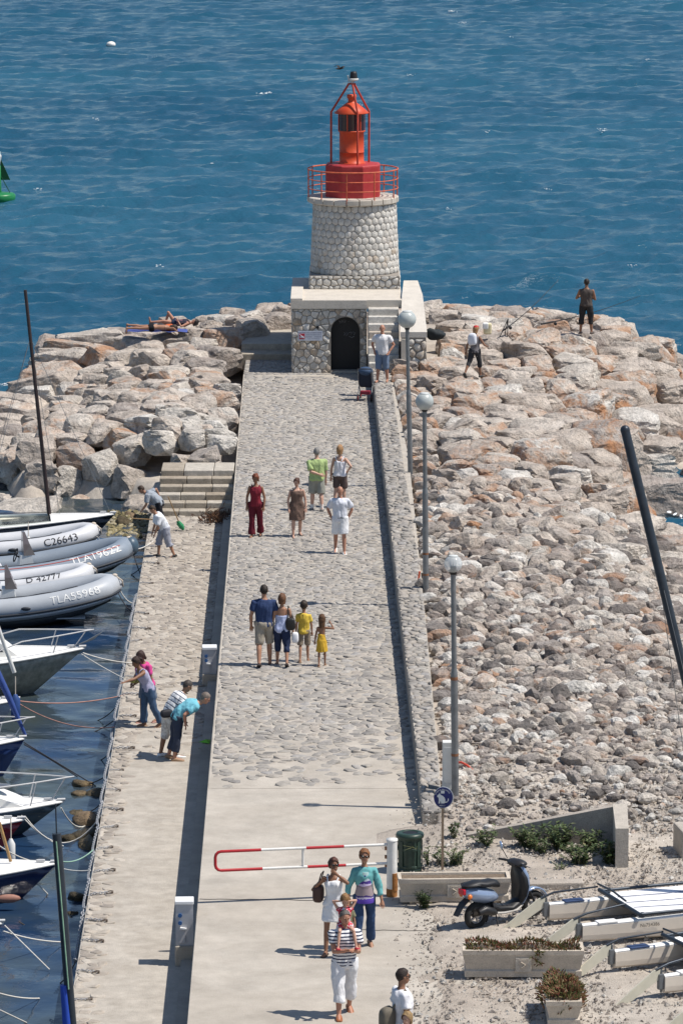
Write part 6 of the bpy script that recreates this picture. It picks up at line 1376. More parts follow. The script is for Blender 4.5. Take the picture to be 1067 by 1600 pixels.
t, hl, e = hull_boat('rowing_boat', 'boat', 38, 1330, R(4), 4.5, 1.7, .62, .5, .55, mat('hull_red', (.22, .014, .022), .25, var=.15, coat=.3), Mwd, 'red hulled boat tucked beside the petrol blue motor boat', G)
fender(18, 1332, SEA_Z + .42, mat('fender_white', (.72, .72, .70), .5, var=.06), 'white fender lying low on the red boat bow', .08, .5)
t, hl, e = hull_boat('sailing_boat', 'sailing boat', 90, 1402, R(7), 5.6, 1.9, .64, .50, .75, mat('hull_navy', (.012, .022, .075), .2, var=.2, coat=.4), Mwd, 'navy hulled sailing boat nearest the black mast', G)
mb = MB(); mb.tube([(-.85, .05, .7), (-1.05, .05, 1.45)], .03, 7); mb.build('wooden_post', mat('varnished_wood', (.40, .24, .10), .4, var=.2), t)
mb = MB(); mb.ball((-.95, -.80, .22), .12, 10, 6, (2.0, .6, .7)); mb.build('stem_fender', mat('worn_pink', (.30, .15, .11), .7, var=.2), t)
t, hl, e = hull_boat('sailing_boat', 'sailing boat', 6, 1503, R(5), 5.0, 1.9, .70, .55, .6, mat('hull_pale_grey', (.30, .33, .38)), Mwd, 'grey boat bow at the left edge with two white mooring lines', G)
# black mast standing at the quay, its boat out of view below
b = at(124, 1742, QUAY_Z); tp = pt_over(89, 1302, b.y + .1) - b; t = thing('beached_mast', 'black mast with a blue bag at its foot in the lower left corner', 'mast', b)
mb = MB(); mb.tube([(0, 0, 0), tp], [.075, .068], 12); mb.build('mast_section', M_alu, t); mb = MB(); mb.tube([tp, tp + Vector((-.01, 0, .46))], .012, 6); mb.build('mast_crane', M_alu, t)
mb = MB(); d = tp.normalized(); mb.tube([d * .9 + Vector((-.06, -.02, 0)), d * 2.05 + Vector((-.07, -.02, 0))], [.09, .06], 10); mb.build('blue_bag', mat('bag_blue', (.02, .07, .42), .6, var=.15), t)
mb = MB(); mb.tube([d * 2.0 + Vector((.0, -.08, 0)), d * 4.3 + Vector((-.01, -.075, 0))], .012, 5); mb.build('halyard', mat('rope_green', (.25, .42, .30), .8, var=.2), t)

# ---- mooring lines, rings, chains
M_rw = mat('rope_white', (.62, .60, .55), .9, var=.2, scale=30); M_rb = mat('rope_black', (.03, .03, .035), .9, var=.2); M_rr = mat('rope_red', (.45, .24, .19), .9, var=.25); M_rg = mat('rope_green2', (.26, .42, .33), .9, var=.2); M_rbr = mat('rope_weedy', (.07, .055, .04), .95, var=.4, scale=20)
def rope(a, za, b_, zb, sag, m, label, r=.013, grp='mooring lines to the quay'):
    A = at(a[0], a[1], za); B = at(b_[0], b_[1], zb); mb = MB(); n = 14
    for_ = [A.lerp(B, i / n) - Vector((0, 0, sag * 4 * (i / n) * (1 - i / n))) for i in range(n + 1)]; mb.tube([q - A for q in for_], r, 6); o = mb.build('mooring_line', m); o.location = A; props(o, label, 'rope', grp)
Q = QUAY_Z; zb = SEA_Z + .75
for a, za, b_, sag, m, lab in [((152, 838), -.85, (190, 866), .1, M_rw, 'white rope off the C26643 inflatable, upper'), ((150, 842), -.95, (183, 872), .12, M_rw, 'white rope off the C26643 inflatable, lower'),
    ((212, 858), -.75, (240, 845), .05, M_rw, 'short white rope from the slate inflatable to the quay'), ((210, 868), -1.0, (236, 905), .25, M_rb, 'dark slack rope from the slate inflatable'), ((188, 922), -.8, (228, 925), .3, M_rw, 'white slack rope from the TLA55968 inflatable'), ((186, 928), -1.0, (226, 958), .2, M_rb, 'dark rope from the TLA55968 inflatable'),
    ((130, 1020), -.55, (211, 1036), .05, M_rw, 'upper white rope from the cabin boat bow'), ((128, 1022), -.6, (194, 1060), .02, M_rw, 'lower white rope from the cabin boat bow'), ((28, 1095), -.8, (203, 1084), .12, M_rr, 'long red rope from the grey bow to the quay'), ((28, 1098), -.9, (180, 1136), .2, M_rr, 'sagging reddish rope below the long red rope'),
    ((38, 1160), -.75, (150, 1228), .0, M_rb, 'upper black rope from the blue bow'), ((38, 1163), -.8, (122, 1214), -.02, M_rb, 'lower black rope from the blue bow'), ((96, 1262), -.9, (170, 1224), .62, M_rw, 'white rope hanging in a deep bight'), ((40, 1276), -.9, (160, 1272), .55, M_rw, 'white rope from the red boat to the quay'), ((34, 1274), -.9, (100, 1322), .1, M_rw, 'short white rope from the red boat'),
    ((92, 1345), -.85, (146, 1328), .1, M_rg, 'pale green rope from the navy bow'), ((82, 1352), -.9, (142, 1360), .05, M_rw, 'white rope from the navy bow behind the mast'), ((34, 1354), -.85, (75, 1397), .0, M_rw, 'white rope dropping from the navy boat side'), ((0, 1322), -.7, (90, 1350), .1, M_rw, 'white line along the navy boat deck'),
    ((8, 1446), -.8, (78, 1515), .0, M_rw, 'long white line from the grey bow'), ((6, 1455), -.85, (105, 1472), .05, M_rw, 'upper white line from the grey bow'), ((0, 1552), -.9, (62, 1560), .03, M_rw, 'white line entering from the lower left edge'), ((0, 1578), -.9, (42, 1598), .0, M_rw, 'lowest white line at the left edge'), ((0, 862), -.5, (70, 902), .0, M_rb, 'dark line on the inflatables')][:-1]:
    rope(a, za, b_, Q + .02 if b_[0] > quay_l(b_[1]) - 14 else SEA_Z + .02, sag, m, lab)
for i, (a, b_) in enumerate([((236, 868), (196, 902)), ((222, 960), (190, 990)), ((204, 1020), (185, 1044)), ((196, 1110), (130, 1148)), ((184, 1160), (148, 1190)), ((176, 1205), (115, 1226)), ((150, 1375), (118, 1440)), ((75, 1398), (30, 1438)), ((30, 1440), (98, 1452)), ((165, 1250), (110, 1275)), ((186, 1100), (140, 1128)), ((120, 1500), (85, 1540))]):
    rope(a, Q - .15 if a[0] > 100 else SEA_Z + .05, b_, SEA_Z - .06, .10, M_rbr, ['weedy rope under the boy with bare feet', 'weedy rope beside the third ring', 'weedy rope at the upper quay', 'long weedy rope under the women', 'weedy rope near the bending men', 'weedy rope above the brown rocks', 'weedy rope right of the black mast', 'thin weedy rope left of the black mast', 'slack weedy rope crossing the dark water', 'weedy rope over the brown rocks', 'short weedy rope above the red one', 'weedy rope in the lowest corner'][i], .011, 'weedy ropes going under water')
M_chain = mat('galvanised_chain', (.34, .35, .37), .5, .4, var=.3, scale=20); M_ring = mat('rusty_ring', (.15, .12, .10), .7, .4, var=.4, scale=20)
def link_geo(mb, c, d, k, L=.085, r=.011):
    d = d.normalized(); s = d.orthogonal().normalized(); s = Matrix.Rotation(k * PI / 2 + .4, 3, d) @ s; n = 10
    mb.tube([c + d * (L * .5 * math.cos(2 * PI * i / n)) + s * (L * .28 * math.sin(2 * PI * i / n)) for i in range(n + 1)], r, 5, caps=False)
def mooring_ring():
    t = thing('mooring_ring', '', 'mooring ring', group='mooring rings on the quay edge'); mb = MB(); n = 16; mb.tube([(.52 + .085 * math.cos(2 * PI * i / n), .02 + .07 * math.sin(2 * PI * i / n), .035 + .02 * math.cos(2 * PI * i / n)) for i in range(n + 1)], .014, 6, caps=False); mb.build('ring', M_ring, t)
    mb = MB(); mb.tube([(.60, .02, -.05), (.60, .02, .06)], .03, 8); mb.build('eye_bolt', M_ring, t)
    for k in range(7): mb = MB(); link_geo(mb, Vector((.44 - .066 * k, .01 * math.sin(k * 2), .04 if k < 6 else .0)), Vector((1, .1 * math.cos(k), 0)), k); mb.build('chain_link', M_chain, t)
    return t
ry = [855, 880, 912, 935, 958, 982, 1003, 1030, 1058, 1086, 1120, 1171, 1205, 1234, 1264, 1296, 1328, 1364, 1400, 1438, 1470, 1518, 1565]
rlab = ['at the white shirted boy', 'between the two boats of the boys', 'below the barefoot boy', 'fourth from the boys', 'level with the TLA55968 bow', 'above the cabin boat', 'level with the cabin boat rail', 'left of the far pedestal', 'above the reaching hand', 'at the reaching hand', 'behind the two women', 'beside the two bending men', 'just below the bending men', 'upper of the two above the brown rocks', 'level with the brown rocks', 'at the deep white bight', 'below the white bight', 'at the pale green rope', 'rusty, right of the mast middle', 'level with the wide chain loop', 'below the wide chain loop', 'right of the mast at the chain knot', 'lowest one in the picture']
proto = mooring_ring()
for i, y in enumerate(ry):
    o = proto if i == 0 else copy_tree(proto); p = at(quay_l(y) + 1, y, Q); o.location = (p.x - .02, p.y, Q + .01); o.rotation_euler = (0, 0, rnd.uniform(-.55, .55)); o.scale = (rnd.uniform(.5, .8),) * 3; o['label'] = 'mooring ring with chain ' + rlab[i]
def chain(y0, y1, sag, label, out=.03):
    mb = MB(); A, B = at(quay_l(y0), y0, Q), at(quay_l(y1), y1, Q); n = int((A - B).length / .062); segs = max(1, int((A - B).length / 1.6)); P = []
    for i in range(n + 1):
        f = i / n; g = (f * segs) % 1.0; p = A.lerp(B, f); P.append(p + Vector((-out - .05 * abs(math.sin(g * PI)), 0, .015 - sag * 4 * g * (1 - g))))
    for i in range(n): link_geo(mb, P[i], P[i + 1] - P[i], i, L=.095, r=.012)
    t = thing('edge_chain', label, 'chain', A); o = mb.build('chain_links', M_chain, t, kind='stuff'); o.matrix_parent_inverse = Matrix.Translation(-A)
chain(930, 1090, .10, 'galvanised chain along the quay edge by the inflatables'); chain(1095, 1290, .12, 'galvanised chain along the quay edge by the women and men'); chain(1292, 1420, .16, 'galvanised chain along the quay edge right of the navy boat'); chain(1425, 1500, .34, 'loose hanging chain loop right of the black mast', .05); chain(1540, 1640, .3, 'galvanised chain in the lower left corner', .05)
# wet brown rocks under the quay
M_wet = tinted('wet_rock', [(0, (.07, .055, .03)), (.5, (.13, .10, .055)), (1, (.24, .17, .10))], rough=.5, mott=.5, scale=4, bump=1, bscale=10, bdist=.08)
for i, (px, py, r_, lab) in enumerate([(128, 1226, .22, 'topmost brown rock awash below the quay'), (150, 1240, .26, 'brown rock awash touching the quay foot'), (124, 1240, .16, 'small brown rock left of the topmost awash rock'), (119, 1270, .16, 'low brown rock in the middle of the awash group'), (136, 1283, .30, 'ruddy rounded rock awash in the harbour'), (108, 1310, .20, 'lone brown rock just right of the black mast top'), (132, 1306, .30, 'wide brown rock in the lower awash group'), (140, 1322, .28, 'lowest brown rock against the quay foot'), (122, 1402, .2, 'weedy brown rock right of the mast middle'), (114, 1427, .12, 'tiny brown rock below the weedy one'), (195, 818, .22, 'wet stone on the little pebble beach'), (205, 808, .18, 'white stone on the little pebble beach')]):
    k = 8; rr2 = random.Random(i); pl = [(r_ * math.cos(2 * PI * q / k) * rr2.uniform(.8, 1.25), r_ * 1.5 * math.sin(2 * PI * q / k) * rr2.uniform(.8, 1.2)) for q in range(k)]
    P, F, c, rad = boulder_geo(pl, 0, 3, 900 + i, r_ * .55, .2, depth=.9); me = fast_mesh('wet_rock', P, F, True); setattr_f(me, 'tint', [1.0 if i in (4, 11) else rr2.random() * .7] * len(P)); o = link('wet_rock', me, None, M_wet); o.location = at(px, py, SEA_Z) + Vector((0, 0, -.03 if i not in (4, 10, 11) else .03)); props(o, lab, 'rock', 'rocks awash by the quay')
# little pebble beach at the corner of the quay
def beach():
    r = np.random.default_rng(14); V0, F0 = ICO[1]; Vs, Fs = [], []; ts = []
    for i in range(700):
        p = at(r.uniform(168, 240), r.uniform(800, 840), SEA_Z); f = (p.y - at(200, 840, SEA_Z).y) / 3.0; s = r.uniform(.04, .11); Vs.append(V0 * s * r.uniform(.6, 1.2, 3) + np.array([p.x, p.y, SEA_Z - .05 + .05 * f])); Fs.append(F0 + 42 * len(Fs)); ts += [r.random()] * len(V0)
    me = fast_mesh('beach_pebbles', np.concatenate(Vs), np.concatenate(Fs), False); setattr_f(me, 'tint', ts); props(link('beach_pebbles', me, None, tinted('beach_pebble', [(0, (.16, .13, .06)), (.5, (.27, .23, .12)), (1, (.46, .41, .30))], rough=.6, mott=.4, scale=9)), kind='stuff')
beach()
# ================================================================== PEOPLE
def remesh(mb, vox, it=3):
    me = bpy.data.meshes.new('tmp'); me.from_pydata(mb.v, [], mb.f); o = bpy.data.objects.new('tmp', me); COL.objects.link(o)
    m = o.modifiers.new('r', 'REMESH'); m.mode = 'VOXEL'; m.voxel_size = vox; s = o.modifiers.new('s', 'SMOOTH'); s.factor = .5; s.iterations = it
    r = evaluated(o); bpy.data.objects.remove(o); bpy.data.meshes.remove(me)
    return r
SKIN = {'tan': (.36, .19, .12), 'fair': (.50, .30, .22), 'brown': (.25, .125, .075), 'red': (.42, .21, .14)}
def skin(k): return mat('skin_' + k, SKIN[k], .5, var=.08, scale=9, spec=.35)
def cloth(name, c, var=.10, bump=.25): return mat('cloth_' + name, c, .85, var=var, scale=7, spec=.15, bump=bump, bscale=26)
def stripes(name, a, b_, per, dirv, duty=.5, extra=None):
    k = 'stripe_' + name
    if k in MATS: return MATS[k]
    m = bpy.data.materials.new(k); n, l = nodes_of(m); p = n['Principled BSDF']; p.inputs['Roughness'].default_value = .85; tc = n.new('ShaderNodeTexCoord'); d = n.new('ShaderNodeVectorMath'); d.operation = 'DOT_PRODUCT'; d.inputs[1].default_value = dirv
    l.new(tc.outputs['Object'], d.inputs[0]); q = n.new('ShaderNodeMath'); q.operation = 'DIVIDE'; q.inputs[1].default_value = per; l.new(d.outputs['Value'], q.inputs[0]); f = n.new('ShaderNodeMath'); f.operation = 'FRACT'; l.new(q.outputs[0], f.inputs[0])
    r = ramp(n, [(0, a), (duty, b_)], 'CONSTANT'); l.new(f.outputs[0], r.inputs['Fac']); l.new(r.outputs['Color'], p.inputs['Base Color']); MATS[k] = m; return m
def bands(name, stops, z0, z1):
    k = 'bands_' + name
    if k in MATS: return MATS[k]
    m = bpy.data.materials.new(k); n, l = nodes_of(m); p = n['Principled BSDF']; p.inputs['Roughness'].default_value = .8; tc = n.new('ShaderNodeTexCoord'); s = n.new('ShaderNodeSeparateXYZ'); l.new(tc.outputs['Object'], s.inputs[0]); mr = n.new('ShaderNodeMapRange'); mr.inputs['From Min'].default_value = z0; mr.inputs['From Max'].default_value = z1; l.new(s.outputs['Z'], mr.inputs['Value'])
    t = n.new('ShaderNodeTexNoise'); t.inputs['Scale'].default_value = 9; l.new(tc.outputs['Object'], t.inputs['Vector']); ad = n.new('ShaderNodeMath'); ad.operation = 'MULTIPLY_ADD'; ad.inputs[1].default_value = .16; l.new(t.outputs['Fac'], ad.inputs[0]); l.new(mr.outputs['Result'], ad.inputs[2]); r = ramp(n, stops, 'CONSTANT'); l.new(ad.outputs[0], r.inputs['Fac']); l.new(r.outputs['Color'], p.inputs['Base Color']); MATS[k] = m; return m
def motif(name, a, b_, sc=14, cut=.52):
    k = 'motif_' + name
    if k in MATS: return MATS[k]
    m = bpy.data.materials.new(k); n, l = nodes_of(m); p = n['Principled BSDF']; p.inputs['Roughness'].default_value = .85; tc = n.new('ShaderNodeTexCoord'); t = n.new('ShaderNodeTexNoise'); t.inputs['Scale'].default_value = sc; t.inputs['Detail'].default_value = 2; l.new(tc.outputs['Object'], t.inputs['Vector']); r = ramp(n, [(0, a), (cut, b_)], 'CONSTANT'); l.new(t.outputs['Fac'], r.inputs['Fac']); l.new(r.outputs['Color'], p.inputs['Base Color']); MATS[k] = m; return m
M_eye = mat('eye_dark', (.02, .015, .012), .3, var=0); M_lip = mat('lip', (.30, .10, .08), .5, var=.05); M_shade = mat('sunglass', (.012, .010, .010), .15, var=0, spec=.6); M_nail = None
V3 = Vector
def person(label, loc, rz, h, sk='tan', hair=None, hair_c=(.05, .03, .02), top=None, bottom=None, shoes=None, lean=0, side=0, twist=0, head=(0, 0), legs=((0, 4, 0), (0, 4, 0)), hands=(None, None), fem=False, child=False, build_=1.0, cat='person', rot=None, lift=0.0, glasses=False, seat=None, fingers=True, group=None, head_side=0):
    """hands: target points in body space, or None to hang; legs: (swing forward deg, knee bend deg, spread deg) for right, left; body faces +y, right hand on +x"""
    t = thing('person', label, cat, loc, rz, group, rot=rot); k = h / 1.75; hs = 1.28 if child else 1.0
    bw = build_ * (.92 if fem else 1.0)
    # --- legs: hip joints, solve foot heights
    HZ = .90
    hipw = .088 * (1.04 if fem else 1)
    J = []
    for i, sx in enumerate((1, -1)):
        a, kn, sp = (R(v) for v in legs[i]); hp = V3((sx * hipw, 0, 0)); d = V3((sx * math.sin(sp), math.sin(a) * math.cos(sp), -math.cos(a) * math.cos(sp))); kp = hp + d * .42; a2 = a - kn
        d2 = V3((sx * math.sin(sp) * .6, math.sin(a2), -math.cos(a2))); d2.normalize(); an = kp + d2 * .41; J.append((hp, kp, an, a2))
    low = min(j[2].z for j in J) - .072
    pz = -low if seat is None else seat
    P0 = V3((0, 0, pz))
    J = [(a + P0, b + P0, c + P0, d) for a, b, c, d in J]
    # --- spine curve
    L = .52; n = 12; sp = []; p = P0.copy(); ln, sd = R(lean), R(side)
    for i in range(n + 1):
        f = i / n; q = min(1, .35 + f * 1.1) if lean > 25 else min(1, .6 + f * .6); a, s_ = ln * q, sd * q; tw = R(twist) * f
        up = V3((math.sin(s_), math.sin(a) * math.cos(s_), math.cos(a) * math.cos(s_))); rt = V3((math.cos(tw), math.sin(tw), 0)); rt = (rt - up * rt.dot(up)).normalized(); fw = up.cross(rt); sp.append((p.copy(), rt, fw, up)); p = p + up * (L / n)
    def spine(f):
        f = max(-.3, f)
        if f <= 0: q = sp[0]; return (q[0] + q[3] * (f * L), q[1], q[2], q[3])
        if f >= 1: q = sp[-1]; return (q[0] + q[3] * ((f - 1) * L), q[1], q[2], q[3])
        i = min(n - 1, int(f * n)); g = f * n - i; a, b = sp[i], sp[i + 1]; return (a[0].lerp(b[0], g), a[1].lerp(b[1], g).normalized(), a[2].lerp(b[2], g).normalized(), a[3].lerp(b[3], g).normalized())
    if fem: prof = [(-.20, .10, .085, 0), (-.10, .160, .115, -.008), (.0, .170, .118, -.012), (.12, .152, .105, -.004), (.30, .122, .092, 0), (.45, .128, .096, .004), (.62, .142, .108, .014), (.72, .146, .108, .014), (.84, .142, .092, .002), (.92, .112, .078, -.006), (.98, .068, .062, -.008), (1.05, .05, .05, -.006)]
    else: prof = [(-.20, .10, .085, 0), (-.10, .150, .112, -.008), (.0, .158, .115, -.01), (.12, .150, .108, -.004), (.30, .148, .108, .004), (.45, .152, .110, .006), (.62, .165, .115, .008), (.74, .175, .115, .006), (.85, .170, .098, 0), (.93, .125, .080, -.006), (.99, .075, .066, -.008), (1.05, .055, .052, -.006)]
    if child: prof = [(f, x * .86, y * .9, o) for f, x, y, o in prof]
    prof = [(f, x * bw, y * (bw if f < .9 else 1), o) for f, x, y, o in prof]
    def torso(mb, f0, f1, off, nn=18, flare=None):
        fs = sorted(set([f0, f1] + [q[0] for q in prof if f0 < q[0] < f1])); rings = []
        for f in fs:
            x = np.interp(f, [q[0] for q in prof], [q[1] for q in prof]) + off; y = np.interp(f, [q[0] for q in prof], [q[2] for q in prof]) + off; o = np.interp(f, [q[0] for q in prof], [q[3] for q in prof]); c, rt, fw, up = spine(f)
            if flare: x += flare(f); y += flare(f)
            rings.append([c + fw * o + rt * (x * math.copysign(abs(math.cos(a)) ** .85, math.cos(a))) + fw * (y * math.copysign(abs(math.sin(a)) ** .9, math.sin(a))) for a in [2 * PI * i / nn for i in range(nn)]])
        mb.loft(rings)
    c, rt, fw, up = spine(.865); shw = (.168 if fem else .188) * (.84 if child else 1) * bw ** .5
    SH = [c + rt * (sx * shw) - up * .005 for sx in (1, -1)]
    UA, FA = (.285, .245) if not child else (.27, .23)
    arms = []
    for i, sx in enumerate((1, -1)):
        T = hands[i]; S = SH[i]
        if T is None: T = S + rt * (sx * .07) + V3((0, .05, -.505)) + fw * .02 if lean < 25 else S + rt * (sx * .03) + V3((0, .08, -.50))
        else: T = V3(T)
        v = T - S; d = min(v.length, UA + FA - .004); v.normalize(); x = (UA * UA - FA * FA + d * d) / (2 * d); hh = math.sqrt(max(0, UA * UA - x * x)); hint = (rt * (sx * .65) - fw * .55 - up * .75); hint = hint - v * hint.dot(v); hint.normalize(); E = S + v * x + hint * hh; W = S + v * d; arms.append((S, E, W))
    body = MB(); torso(body, -.20, 1.05, 0)
    hd_r = .098 * hs; nk = spine(1.0); hp_, hy = R(head[1]), R(head[0]); Rh = Matrix.Rotation(hy, 3, nk[3]) @ Matrix.Rotation(-hp_, 3, nk[1]) @ Matrix.Rotation(R(head_side), 3, nk[2])
    # the head is carried more upright than the spine
    base_up = (nk[3] * .55 + V3((0, 0, 1)) * .45).normalized() if lean > 25 else nk[3]; hf = nk[2]; hf = (hf - base_up * hf.dot(base_up)).normalized(); hr = hf.cross(base_up)
    Hb = Matrix((hr, hf, base_up)).transposed(); Hm = Hb @ Matrix.Rotation(hy, 3, 'Z') @ Matrix.Rotation(hp_, 3, 'X') @ Matrix.Rotation(R(head_side), 3, 'Y')
    NP = nk[0] + nk[3] * .045; HC = NP + base_up * (.135 * hs) + Hm @ V3((0, .02, .0))
    body.tube([nk[0] - nk[3] * .06, NP, HC - Hm @ V3((0, .02, .04))], [.062, .052, .052] if not fem else [.055, .045, .046], 10)
    body.ball(HC + Hm @ V3((0, -.008, .018)) * hs, hd_r, 16, 12, (.80, .98, 1.02), rot=Hm); body.ball(HC + Hm @ V3((0, .028, -.045)) * hs, hd_r, 14, 10, (.62, .68, .72), rot=Hm); body.ball(HC + Hm @ V3((0, .055, -.085)) * hs, .03 * hs, 8, 6, rot=Hm)
    for i, (S, E, W) in enumerate(arms):
        f_ = .86 if (fem or child) else 1.0
        body.ball(S, .054 * f_, 10, 8); body.tube([S, S.lerp(E, .35), E, E.lerp(W, .28), W], [.055 * f_, .050 * f_, .040 * f_, .043 * f_, .027 * f_], 10); body.ball(E, .041 * f_, 8, 6)
    for i, (hp, kp, an, a2) in enumerate(J):
        f_ = (.96 if fem else 1.0) * (.85 if child else 1.0) * bw ** .5
        body.tube([hp + V3((0, 0, .03)), hp.lerp(kp, .3), kp, kp.lerp(an, .3) + V3((0, -.012, 0)), an], [.088 * f_, .082 * f_, .054 * f_, .056 * f_, .036 * f_], 12); body.ball(kp, .055 * f_, 10, 8)
        tf = V3((.10 if i == 0 else -.10, 1, 0)).normalized(); dn = V3((0, 0, -1)); ft = R(0) - a2; pitch = max(-.9, min(.5, (a2 if legs[i][1] > 25 or legs[i][0] < -8 else 0))); tf = V3((tf.x, math.cos(pitch), math.sin(pitch))).normalized()
        body.tube([an + V3((0, 0, .01)), an - tf * .03 - V3((0, 0, .035)), ], [.036, .034], 8); body.tube([an - tf * .045 + V3((0, 0, -.042)), an + tf * .05 + V3((0, 0, -.035)), an + tf * .14 + V3((0, 0, -.052)), an + tf * .185 + V3((0, 0, -.056))], [.030, .037, .033, .018], 10)
        J[i] = (hp, kp, an, tf)
    me = remesh(body, .0125, 4); sc = k
    # --- face, ears, hands joined into the same body mesh
    add = MB(); fc = lambda x, y, z: HC + Hm @ (V3((x, y, z)) * hs)
    add.loft([[fc(x * .5, .088, .028 - 0) for x in (-.012, .012)] + [fc(.005, .092, .028)]] + [[fc(-.016, .094, -.028), fc(.016, .094, -.028), fc(0, .118, -.024)]] + [[fc(-.014, .088, -.036), fc(.014, .088, -.036), fc(0, .098, -.038)]]); 
    for sx in (1, -1): add.ball(fc(sx * .080, -.005, -.005), .030 * hs, 8, 6, (.35, .7, 1), rot=Hm); add.ball(fc(sx * .03, .072, .012), .016 * hs, 8, 6, rot=Hm)
    for i, (S, E, W) in enumerate(arms):
        d = (W - E).normalized(); sx = 1 if i == 0 else -1; side_ = rt * sx; nrm = d.cross(side_); nrm = nrm.normalized() if nrm.length > .1 else fw; side_ = nrm.cross(d).normalized(); f_ = .86 if (fem or child) else 1
        ring = lambda c_, w_, t_: [c_ + side_ * (w_ * math.cos(a)) + nrm * (t_ * math.sin(a)) for a in [2 * PI * q / 8 for q in range(8)]]
        add.loft([ring(W - d * .02, .024 * f_, .02 * f_), ring(W + d * .03, .036 * f_, .017 * f_), ring(W + d * .085 * f_, .041 * f_, .014 * f_)])
        if fingers:
            cu = -nrm if nrm.dot(fw) > 0 else nrm; cu = (-side_ if True else cu)
            for q, ln_ in enumerate((.066, .075, .070, .054)):
                o = W + d * (.080 * f_) + nrm * ((q - 1.5) * .019 * f_) if False else W + d * (.080 * f_) + side_ * 0 + nrm * 0
                # fingers fan across the palm's width
                o = W + d * (.080 * f_) + side_ * ((q - 1.5) * .0195 * f_); b1 = o + d * ln_ * .5 * f_; b2 = b1 + (d * .8 + nrm * .45 * (1 if nrm.dot(fw) < 0 or True else -1)).normalized() * ln_ * .5 * f_; add.tube([o - d * .015, b1, b2], [.0092 * f_, .0088 * f_, .006 * f_], 6)
            th0 = W + d * .03 * f_ - side_ * .03 * f_; add.tube([th0, th0 + (d * .8 - side_ * .7 + nrm * .3).normalized() * .04, th0 + (d * 1.0 - side_ * .35 + nrm * .5).normalized() * .07], [.012 * f_, .011 * f_, .008 * f_], 6)
    nb = len(me.vertices); v = [tuple(q.co) for q in me.vertices] + [tuple(q) for q in add.v]; fcs = [list(p_.vertices) for p_ in me.polygons] + [[i + nb for i in f] for f in add.f]
    eye = MB()
    for sx in (1, -1): eye.ball(fc(sx * .030, .084, .010), .0085 * hs, 8, 6, rot=Hm)
    nb2 = len(v); v += [tuple(q) for q in eye.v]; ne = len(fcs); fcs += [[i + nb2 for i in f] for f in eye.f]
    lip = MB(); lip.ball(fc(0, .088, -.056), .019 * hs, 10, 6, (1.1, .35, .32), rot=Hm); nb3 = len(v); v += [tuple(q) for q in lip.v]; nl = len(fcs); fcs += [[i + nb3 for i in f] for f in lip.f]
    m2 = bpy.data.meshes.new('body'); m2.from_pydata([(x * k, y * k, z * k) for x, y, z in v], [], fcs); m2.polygons.foreach_set('use_smooth', [True] * len(fcs)); mi = [0] * ne + [1] * (nl - ne) + [2] * (len(fcs) - nl); m2.polygons.foreach_set('material_index', mi); m2.update(); bpy.data.meshes.remove(me)
    link('body', m2, t, [skin(sk), M_eye, M_lip])
    def part(name, mb, m, vox=.0135, it=3, fold=.010, fs=.10, seed=1):
        q = remesh(mb, vox, it); n_ = len(q.vertices); co = np.empty(n_ * 3, np.float32); q.vertices.foreach_get('co', co); co = co.reshape(-1, 3).astype(float); no = np.empty(n_ * 3, np.float32); q.vertices.foreach_get('normal', no); no = no.reshape(-1, 3)
        co = co + no * (fold * (.75 + fnoise(co * np.array([1.5, 1.5, .7]), fs, seed + len(label), 3)).clip(-.15))[:, None]; q.vertices.foreach_set('co', (co * k).astype(np.float32).ravel()); q.polygons.foreach_set('use_smooth', [True] * len(q.polygons)); q.name = name; q.update(); return link(name, q, t, m)
    # --- clothes
    if top:
        mb = MB(); f0 = top.get('hem', -.12); f1 = top.get('neck', .985); off = top.get('off', .021); torso(mb, f0, f1, off, flare=top.get('flare'))
        sl = top.get('sleeve', .5)
        for i, (S, E, W) in enumerate(arms):
            if sl > 0:
                c0 = spine(.84)[0].lerp(S, .45); f_ = (.86 if (fem or child) else 1) * top.get('loose', 1.0)
                if sl <= 1: mb.tube([c0, S, S.lerp(E, sl)], [.074 * f_, .076 * f_, (.070 if sl > .3 else .072) * f_], 12)
                else: mb.tube([c0, S, S.lerp(E, .5), E, E.lerp(W, sl - 1)], [.072 * f_, .070 * f_, .060 * f_, .054 * f_, .046 * f_], 12)
        if top.get('skirt'):
            hem, fl = top['skirt']; rings = []; q0 = spine(.0)
            for g in np.linspace(0, 1, 7):
                z = q0[0].z * (1 - g) + hem * g; dx = (J[0][1] + J[1][1]) * .5; cx_ = q0[0].lerp(V3((dx.x, dx.y, z)), g * .6); x = .178 * bw + fl * g; y = .125 * bw + fl * g * 1.0; rings.append([V3((cx_.x + x * math.cos(a) * (1 + .03 * math.sin(5 * a) * g), cx_.y + y * math.sin(a) * (1 + .05 * math.sin(4 * a + 1) * g), z)) for a in [2 * PI * q / 20 for q in range(20)]])
            mb.loft(rings[::-1])
        part(top.get('name', 'shirt'), mb, top['m'], seed=3, fold=top.get('fold', .011))
        if top.get('straps'):
            mb = MB()
            for sx in (1, -1):
                c_, r_, w_, u_ = spine(f1 - .02); a_, b_, d_ = spine(.80)[0] + rt * (sx * .075) + spine(.80)[2] * .112, c_ + spine(.97)[3] * 0.0 + rt * (sx * .095), spine(.78)[0] + rt * (sx * .07) - spine(.78)[2] * .098; s97 = spine(.965); mid_ = s97[0] + rt * (sx * .105) + s97[3] * .012
                mb.tube([a_, mid_ + s97[2] * .04, mid_ - s97[2] * .04, d_], .013, 6)
            mb.v = [tuple(V3(q) * k) for q in mb.v]; mb.build('strap', top['m'], t)
